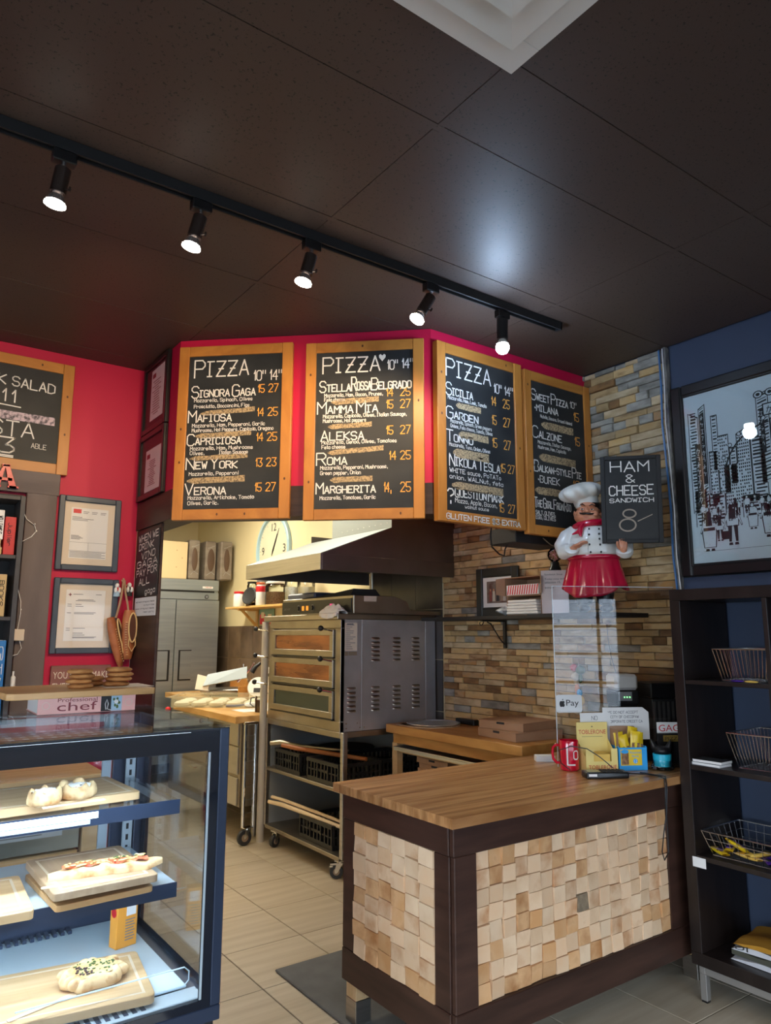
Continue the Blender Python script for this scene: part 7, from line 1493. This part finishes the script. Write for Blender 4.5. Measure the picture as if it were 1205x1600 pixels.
for x in (CX0, CX1-.029): 
    c('corner_post', (x, CY0, .5355, x+.029, CY0+.029, 1.243), M['casepost'], .003); c('corner_post', (x, CY1-.029, .5355, x+.029, CY1, 1.243), M['casepost'], .003)
c('silver_corner_trim', (CX1-.0605, CY0-.0012, .56, CX1-.0545, CY0+.0004, 1.18), M['casein'])
c('top_glass', (CX0, CY0, 1.2435, CX1, CY1, CZ-.0005), M['glassw'])
b = MB(); b.box(CX0+.001, CY0+.001, 1.2365, CX1-.001, CY0+.038, 1.2432).box(CX0+.001, CY1-.09, 1.2365, CX1-.001, CY1-.001, 1.2432).box(CX1-.075, CY0+.038, 1.2365, CX1-.001, CY1-.09, 1.2432).box(CX0+.001, CY0+.038, 1.2365, CX0+.075, CY1-.09, 1.2432); b.build('top_border', M['caseblack'], t)
c('led_strip', (CX0+.08, CY0+.060, 1.2285, CX1-.09, CY0+.070, 1.2345), M['led'])
c('reflection_sheet', (CX0+.08, CY0+.10, 1.195, CX1-.08, CY1-.12, 1.198), M['glassw'])  # clear sheet and pale slots imitate a dotted reflection in the top glass
b = MB()
for i in range(26):
    for j in range(9): b.box(CX0+.10+i*.038, CY0+.125+j*.052, 1.2005, CX0+.116+i*.038, CY0+.150+j*.052, 1.2009)
b.build('liner_slots', M['casein'], t, kind='stuff')  # pale marks for the reflected dots, not openings
# deck, grilles, rear
c('deck', (CX0+.03, CY0+.10, .553, CX1-.055, CY1-.05, .560), M['casedeck'], .002); c('front_sill', (CX0+.03, CY0+.032, .5355, CX1-.032, CY0+.0995, .552), M['casein'], .002)
b = MB()
for k in range(46): x = CX0+.06+k*.022; (b.box(x, CY0+.045, .5522, x+.012, CY0+.085, .5532) if x < CX1-.10 else None)
b.build('front_grille', M['casepost'], t, kind='stuff')
b = MB()
for k in range(44): x = CX0+.06+k*.022; (b.box(x, CY1-.095, .5605, x+.011, CY1-.055, .570) if x < CX1-.16 else None)
b.build('rear_grille', M['casepost'], t, kind='stuff')
c('rear_channel', (CX0+.03, CY1-.048, .5355, CX1-.03, CY1-.031, .60), M['casepost'])
for x0, x1 in ((CX0+.03, .22), (.20, CX1-.115)):
    d = MB().box(x0+.03, CY1-.024+(0 if x0 < 0 else .010), .605, x1-.03, CY1-.020+(0 if x0 < 0 else .010), 1.20).build('rear_door', M['glass'], t)
    b = MB(); y = CY1-.028+(0 if x0 < 0 else .010)
    b.box(x0, y, .601, x0+.03, y+.010, 1.225).box(x1-.03, y, .601, x1, y+.010, 1.225).box(x0+.03, y, 1.2005, x1-.03, y+.010, 1.225).box(x0+.03, y, .601, x1-.03, y+.010, .6045); b.build('door_frame', M['casein'], d)
c('rear_stile', (CX1-.11, CY1-.026, .601, CX1-.030, CY1-.004, 1.225), M['casepost'], .002)
for x in (CX1-.075, CX0+.05):
    b = MB(); b.box(x, CY1-.060, .561, x+.030, CY1-.049, 1.19); o = b.build('shelf_upright', M['casein'], t); b = MB(); [b.box(x+.010, CY1-.0612, .60+k*.035, x+.018, CY1-.0602, .618+k*.035) for k in range(17)]; b.build('slots', M['ink'], o, kind='stuff')
for z, y0 in ((1.004, 2.20), (.776, 2.195)):
    s_ = MB().box(CX0+.045, y0, z, .832, CY1-.065, z+.012).build('glass_shelf', M['casedeck'] if z < 1 else M['glassw'], t)
    MB().box(CX0+.045, y0-.006, z-.026, .834, y0-.0008, z+.014).build('price_rail', M['casepost'], s_); MB().box(CX0+.06, y0+.004, z-.014, .74, y0+.020, z-.006).build('led_strip', M['led'], s_)
    if z > 1: MB().box(CX0+.06, y0-.0085, z-.006, .60, y0-.0065, z+.010).build('light_diffuser', M['led'], s_); MB().box(CX0+.06, y0-.0080, z-.020, .58, y0-.0065, z-.008).build('acrylic_strip', M['casedeck'], s_)
    MB().box(.822, y0, z-.022, .830, CY1-.066, z-.0005).build('shelf_bracket', M['casein'], s_); MB().box(CX0+.048, y0, z-.022, CX0+.056, CY1-.066, z-.0005).build('shelf_bracket', M['casein'], s_)
b = MB(); b.tube([(.40, 2.055, .566), (.815, 2.055, .566), (.828, 2.055, .578), (.828, 2.055, .60), (.815, 2.055, .612), (.40, 2.055, .612)], .002, n=5); b.build('acrylic_lip', mat('clear_lip', (.7, .85, .95), .1), t)
def cboard(name, lab, x, y, z, sx, sy, h, rz_, m_='lightboard', groove=True, r_=.012):
    t = thing(name, lab, 'board', (x, y, z), rz_); a, b_ = sx/2, sy/2
    pl = []
    for cx_, cy_, a0 in ((a-r_, b_-r_, 0), (-a+r_, b_-r_, 90), (-a+r_, -b_+r_, 180), (a-r_, -b_+r_, 270)): pl += [(cx_+r_*cos(radians(a0+q)), cy_+r_*sin(radians(a0+q))) for q in (0, 30, 60, 90)]
    b = MB().prism(pl, 0, h); b.build('board', M[m_], t, local=True, bev=.0015)
    if groove:
        b = MB(); g = .022
        for q in ((-a+g, -b_+g, a-g, -b_+g+.007), (-a+g, b_-g-.007, a-g, b_-g), (-a+g, -b_+g+.007, -a+g+.007, b_-g-.007), (a-g-.007, -b_+g+.007, a-g, b_-g-.007)): b.box(q[0], q[1], h+.0001, q[2], q[3], h+.0005)
        b.build('juice_groove', mat('groove_light', (.66, .54, .40), .5) if 'groove_light' not in bpy.data.materials else bpy.data.materials['groove_light'], t, local=True)
    return t
cboard('serving_board', 'long light bamboo board with two sugared pastries on the top case shelf', .30, 2.385, 1.0185, .86, .30, .022, radians(3))
cboard('serving_board', 'worn beech board lifted at one side on the second case shelf, under the long pizza', .617, 2.30, .8205, .275, .35, .020, radians(1), 'lightboardy')
cboard('serving_board', 'thin dark bamboo board lying under the worn beech board', .615, 2.31, .7885, .26, .33, .016, radians(3), 'boardtop', False)
MB().box(.50, 2.34, .8047, .73, 2.44, .8204).build('spacer_block', M['lightboardy'], None, (.6, 2.4, .8047), label='small wood block between the two stacked boards', cat='block')
cboard('serving_board', 'light bamboo board at the left end of the second case shelf', .22, 2.30, .7885, .46, .32, .022, radians(-3))
cboard('serving_board', 'large light bamboo board with round pastry on the lower case deck', .39, 2.215, .5605, .72, .30, .022, radians(-8), r_=.016)
# pastries
def pastry(name, lab, x, y, z, rx, ry, h, seed, rz_=0, top='sugar', rim=.30, lobes=5):
    t = thing(name, lab, 'pastry', (x, y, z), rz_); rr = random.Random(seed); ph = [rr.uniform(0, 6.28) for _ in range(6)]
    b = MB()
    def out(u, v):
        a = 2*pi*u; k = 1+.07*sin(lobes*a+ph[0])+.05*sin((lobes+3)*a+ph[1]); 
        prof = [(.0, .0), (.80, .0), (.98, .18), (1.0, .45), (.93, .80), (.80, 1.0), (.66, .92), (.52, .72), (.30, .66), (.0, .64)]
        q = v*(len(prof)-1); i = min(int(q), len(prof)-2); f = q-i; r = prof[i][0]*(1-f)+prof[i+1][0]*f; zz = prof[i][1]*(1-f)+prof[i+1][1]*f
        zz *= 1+.16*sin(lobes*a+ph[2])*r+.08*sin(9*a+ph[3])*r
        return rx*r*k*cos(a), ry*r*k*sin(a), h*zz
    b.grid(out, 48, 18, True); b.build('crust', M['dough'], t, local=True, ang=80)
    b = MB(); b.grid(lambda u, v: (rx*.78*v*(1+.06*sin(5*2*pi*u))*cos(2*pi*u), ry*.78*v*(1+.08*sin(7*2*pi*u))*sin(2*pi*u), h*(1.02+.07*sin(6*2*pi*u+9*v)*v-.12*v**3)), 40, 6, True); b.build('topping', M[top], t, local=True, ang=80)
    return t, rr
t, rr = pastry('sugared_pastry', 'left powder-sugared filled pastry on the top case shelf', .467, 2.235, 1.0410, .044, .040, .040, 3, .3)
b = MB(); b.ell((.006, -.012, .036), (.010, .005, .003), n=10, m_=5); b.ell((.014, .018, .036), (.008, .004, .003), n=10, m_=5); b.build('dark_filling', M['filling'], t, local=True)
t, rr = pastry('sugared_pastry', 'right powder-sugared pastry with dark filling showing, on the top case shelf', .560, 2.275, 1.0410, .050, .042, .038, 8, -.2)
b = MB(); b.ell((.004, -.016, .034), (.022, .006, .004), n=12, m_=5); b.ell((-.018, -.006, .034), (.008, .005, .004), n=10, m_=5); b.build('dark_filling', M['filling'], t, local=True)
b = MB(); b.ell((.004, .030, .038), (.016, .010, .012), n=12, m_=8); b.ell((-.036, .012, .034), (.014, .016, .016), n=12, m_=8); b.build('crust_fold', M['dough'], t, local=True)
def fork(lab, x, y, z, rz_, L_=.165):
    t = thing('wooden_cutlery', lab, 'cutlery', (x, y, z), rz_); pl = [(-L_*.5, -.006), (-L_*.45, -.0075), (.0, -.0050), (L_*.22, -.005), (L_*.30, -.010), (L_*.42, -.0115), (L_*.5, -.007), (L_*.5, .007), (L_*.42, .0115), (L_*.30, .010), (L_*.22, .005), (0, .0050), (-L_*.45, .0075), (-L_*.5, .006)]
    MB().prism(pl, 0, .0022).build('cutlery', M['forkwood'], t, local=True); return t
fork('thin wooden knife lying before the sugared pastries on the top shelf', .536, 2.195, 1.0415, radians(5)); fork('wooden knife on the worn beech board in front of the long pizza', .545, 2.165, .8412, radians(-14)); fork('wooden fork on the lower board beside the round pastry', .474, 2.110, .5835, radians(16), .175)
# long pizza slice
t = thing('long_pizza', 'long boat-shaped pizza with tomato and cheese on the worn beech board', 'pizza', (.64, 2.225, .8409), radians(-7)); b = MB()
def boat(u, v):
    x = (u-.5)*.30; w_ = .036*(sin(pi*(.04+.92*u)))**.55; a = pi*v; bend = .012*sin(pi*u*1.4)
    return x, -w_*cos(a)*(1+.05*sin(31*u))+bend, .028*abs(sin(a))**.42*(sin(pi*(.04+.92*u)))**.35*(1+.10*sin(27*u+3*v))+.010*max(0, u-.86)/.14
b.grid(boat, 44, 16); b.build('crust', M['dough'], t, local=True, ang=80)
b = MB(); b.grid(lambda u, v: ((u-.5)*.225-.002, -.026*(1-2*v)*(sin(pi*(.06+.88*u)))**.5*.92+.012*sin(pi*(.1+.8*u)*1.4), .0290+.0020*sin(37*u+11*v)+.0012*sin(53*v+9*u)-.0035*(abs(2*v-1)**3)), 48, 10); b.build('tomato_layer', M['tomato'], t, local=True, ang=80)
b = MB(); rr = random.Random(5)
for k in range(34): x = rr.uniform(-.105, .100); b.ell((x, rr.uniform(-.014, .026), .0305), (rr.uniform(.004, .012), rr.uniform(.003, .006), .0022), n=7, m_=4)
b.build('cheese', M['cheese'], t, local=True, kind='stuff')
b = MB()
for k in range(20): x = rr.uniform(-.10, .09); b.ell((x, rr.uniform(-.012, .024), .0325), (rr.uniform(.002, .006), .0018, .0012), n=6, m_=4)
b.build('herbs', M['herb'], t, local=True, kind='stuff')
# round pastry on the deck
t, rr = pastry('round_pastry', 'round folded pastry with cheese and green herbs on the lower case deck', .612, 2.185, .5829, .085, .070, .034, 11, .2, 'cheese', lobes=6)
b = MB()
for k in range(46): a, q = rr.uniform(0, 6.28), rr.uniform(0, 1)**.5; b.ell((.058*q*cos(a), .048*q*sin(a), .0355), (rr.uniform(.002, .006), rr.uniform(.0015, .004), .0016), n=6, m_=4)
b.build('herbs', M['herb'], t, local=True, kind='stuff')
b = MB()
for k in range(20): a, q = rr.uniform(2.4, 4.4), rr.uniform(.3, .9); b.ell((.06*q*cos(a), .05*q*sin(a), .0365), (.004, .003, .003), n=6, m_=4)
b.build('brown_bits', M['filling'], t, local=True, kind='stuff')
b = MB(); [b.ell((.078*cos(a), .064*sin(a), .021), (.020, .015, .015), n=12, m_=8) for a in (.5, 1.5, 2.5, 3.7, 4.9, 5.7)]; fuse(b.build('crust_folds', M['dough'], t, local=True), .004)
t = thing('baking_soda_box', 'orange powder carton standing at the rear right of the case deck', 'box', (.762, 2.43, .5605), radians(14)); MB().box(-.034, -.020, 0, .034, .020, .128).build('carton', mat('orange_carton', (.80, .33, .04), .5), t, local=True, bev=.001)
b = MB(); b.box(.0 - .004, -.0206, .088, .028, -.0201, .118); b.build('pale_panel', M['paper'], t, local=True); b = MB(); [b.box(-.006, -.0206, .075-k*.008, .026-.004*(k % 2), -.0202, .078-k*.008) for k in range(8)]; b.build('small_print', M['greyink'], t, local=True)
b = MB(); b.add([(-.0345, y_*.014, .100+z_*.014) for y_, z_ in [(cos(q*pi/6), sin(q*pi/6)) for q in range(12)]], [tuple(range(11, -1, -1))]); b.build('round_emblem', M['redp'], t, local=True, smooth=False)

# ---------------------------------------------------------------- on top of the case
t = thing('cookbook', 'thick pink-spined cookbook lying on the glass top of the display case', 'book', (.64, 2.62, 1.2502), radians(-1.2))
BT = .052
MB().box(-.150, -.090, .0, .150, .110, .0025).box(-.150, -.090, BT-.0025, .150, .110, BT).build('covers', M['pink'], t, local=True); MB().box(-.150, -.0925, 0, .150, -.0902, BT).build('spine', M['pink'], t, local=True); MB().box(-.147, -.0885, .0026, .147, .107, BT-.0026).build('pages', M['paper'], t, local=True)
b = MB(); ptext(b, 'Professional', (-.092, -.0926, .036), E1, EZ, .120, .012); ptext(b, 'chef', (-.093, -.0926, .008), E1, EZ, .122, .027); b.build('spine_title', M['pinkdk'], t, local=True, smooth=False, ang=5)
b = MB(); b.box(.040, -.0932, .001, .072, -.0927, BT-.001); b.build('dark_print', M['ink'], t, local=True); b = MB(); b.box(.072, -.0932, .001, .106, -.0927, BT-.001); b.build('blue_print', M['lblue'], t, local=True)
b = MB(); rr = random.Random(3)
for k in range(12): b.ell((.089+rr.uniform(-.009, .009), -.0933, .027+rr.uniform(-.016, .016)), (.004, .0006, .005), n=7, m_=4)
b.build('vegetable_print', M['herb'], t, local=True, kind='stuff'); b = MB(); b.ell((.088, -.0938, .030), (.007, .0006, .007), n=10, m_=5); b.tube([(.056, -.0938, .006), (.053, -.0938, .024), (.058, -.0938, .038), (.063, -.0938, .024), (.060, -.0938, .008), (.072, -.0938, .004)], .0012, n=4); b.build('white_print', M['paper'], t, local=True)
b = MB(); [b.tube([(x_+.011*cos(q*pi/6), -.0934, .026+.011*sin(q*pi/6)) for q in range(12)], .0008, n=4, closed=True) for x_ in (-.126, .128)]; b.build('round_marks', M['mount'], t, local=True)
t = thing('bread_board', 'long pale wooden board laid across the cookbook on the display case', 'board', (.60, 2.655, 1.3024), radians(4)); ZB = 1.3024+.020
MB().prism([(-.225, -.17), (-.205, -.182), (.225, -.182), (.232, -.175), (.232, .165), (.22, .172), (-.225, .172)], 0, .020).build('board', M['boardtop'], t, local=True, bev=.002)
def cookie(lab, x, y, z, r, seed, group):
    rr = random.Random(seed); ph = rr.uniform(0, 6); t = thing('cookie', lab, 'cookie', (x, y, z), rr.uniform(0, 6), group); b = MB()
    prof = [(0, 0), (.85, .0), (.99, .35), (.97, .62), (.80, .92), (.45, 1.0), (0, .96)]
    def f(u, v):
        a = 2*pi*u; q = v*(len(prof)-1); i = min(int(q), len(prof)-2); g_ = q-i; R_ = prof[i][0]*(1-g_)+prof[i+1][0]*g_; zz = prof[i][1]*(1-g_)+prof[i+1][1]*g_
        return r*R_*(1+.05*sin(3*a+ph)+.025*sin(8*a))*cos(a), r*R_*(1+.05*sin(3*a+ph)+.025*sin(8*a))*sin(a), .0145*zz*(1+.10*sin(5*a+ph)*R_)
    b.grid(f, 30, 12, True); b.build('cookie', M['cookie'], t, local=True, ang=80)
names = ['bottom', 'second', 'third', 'top']
for k in range(4): cookie('%s cookie of the left stack on the bread board' % names[k], .627+(.003, -.003, .005, -.002)[k], 2.605, ZB+.0005+k*.0158, .041, k, 'left cookie stack on the bread board')
for k in range(4): cookie('%s cookie of the right stack on the bread board' % names[k], .755+(-.006, .006, .008, .002)[k], 2.63, ZB+.0026+k*.0158, .044, k+10, 'right cookie stack on the bread board')
for k in range(2): cookie('%s cookie of the low pair leaning between the two stacks' % ('lower', 'upper')[k], .692, 2.69+k*.004, ZB+.0026+k*.0158, .036, k+20, 'cookie pair between the stacks')
MB().box(.70, 2.56, ZB+.0003, .86, 2.735, ZB+.0012).build('baking_paper', M['mount'], None, (.78, 2.65, ZB), label='baking paper sheet under the right cookie stack', cat='paper')

# ================================================================ BACK CABINET SEEN THROUGH THE CASE
t = thing('back_counter', 'low pine work counter behind the display case with dark shelves', 'counter', (.3, 3.7, 0))
MB().box(-.9, 3.42, .86, .96, 3.80, .90).build('worktop', M['lightboard'], t, bev=.003)
for x in (-.3, .10, .34, .88): MB().box(x, 3.44, 0, x+.07, 3.50, .8595).build('post', M['lightboard'], t, bev=.002)
MB().box(-.9, 3.52, .50, .95, 3.79, .52).build('shelf', M['dcase'], t); MB().box(-.9, 3.52, .14, .95, 3.79, .16).build('shelf', M['dcase'], t)
MB().box(.42, 3.45, .60, .87, 3.78, .78).build('steel_drawer', M['steeld'], t, bev=.002); MB().box(.47, 3.447, .66, .80, 3.4495, .75).build('drawer_label', mat('grey_label', (.45, .48, .52), .5), t)
b = MB(); [b.box(.49, 3.4462, .672+k*.016, .72, 3.4468, .676+k*.016) for k in range(3)]; ptext(b, 'PIGGO', (.49, 3.4465, .725), E1, EZ, .09, .016); b.build('label_print', M['greyink'], t)
MB().box(.42, 3.46, .525, .87, 3.78, .59).build('wood_box', M['boardtop'], t, bev=.003)
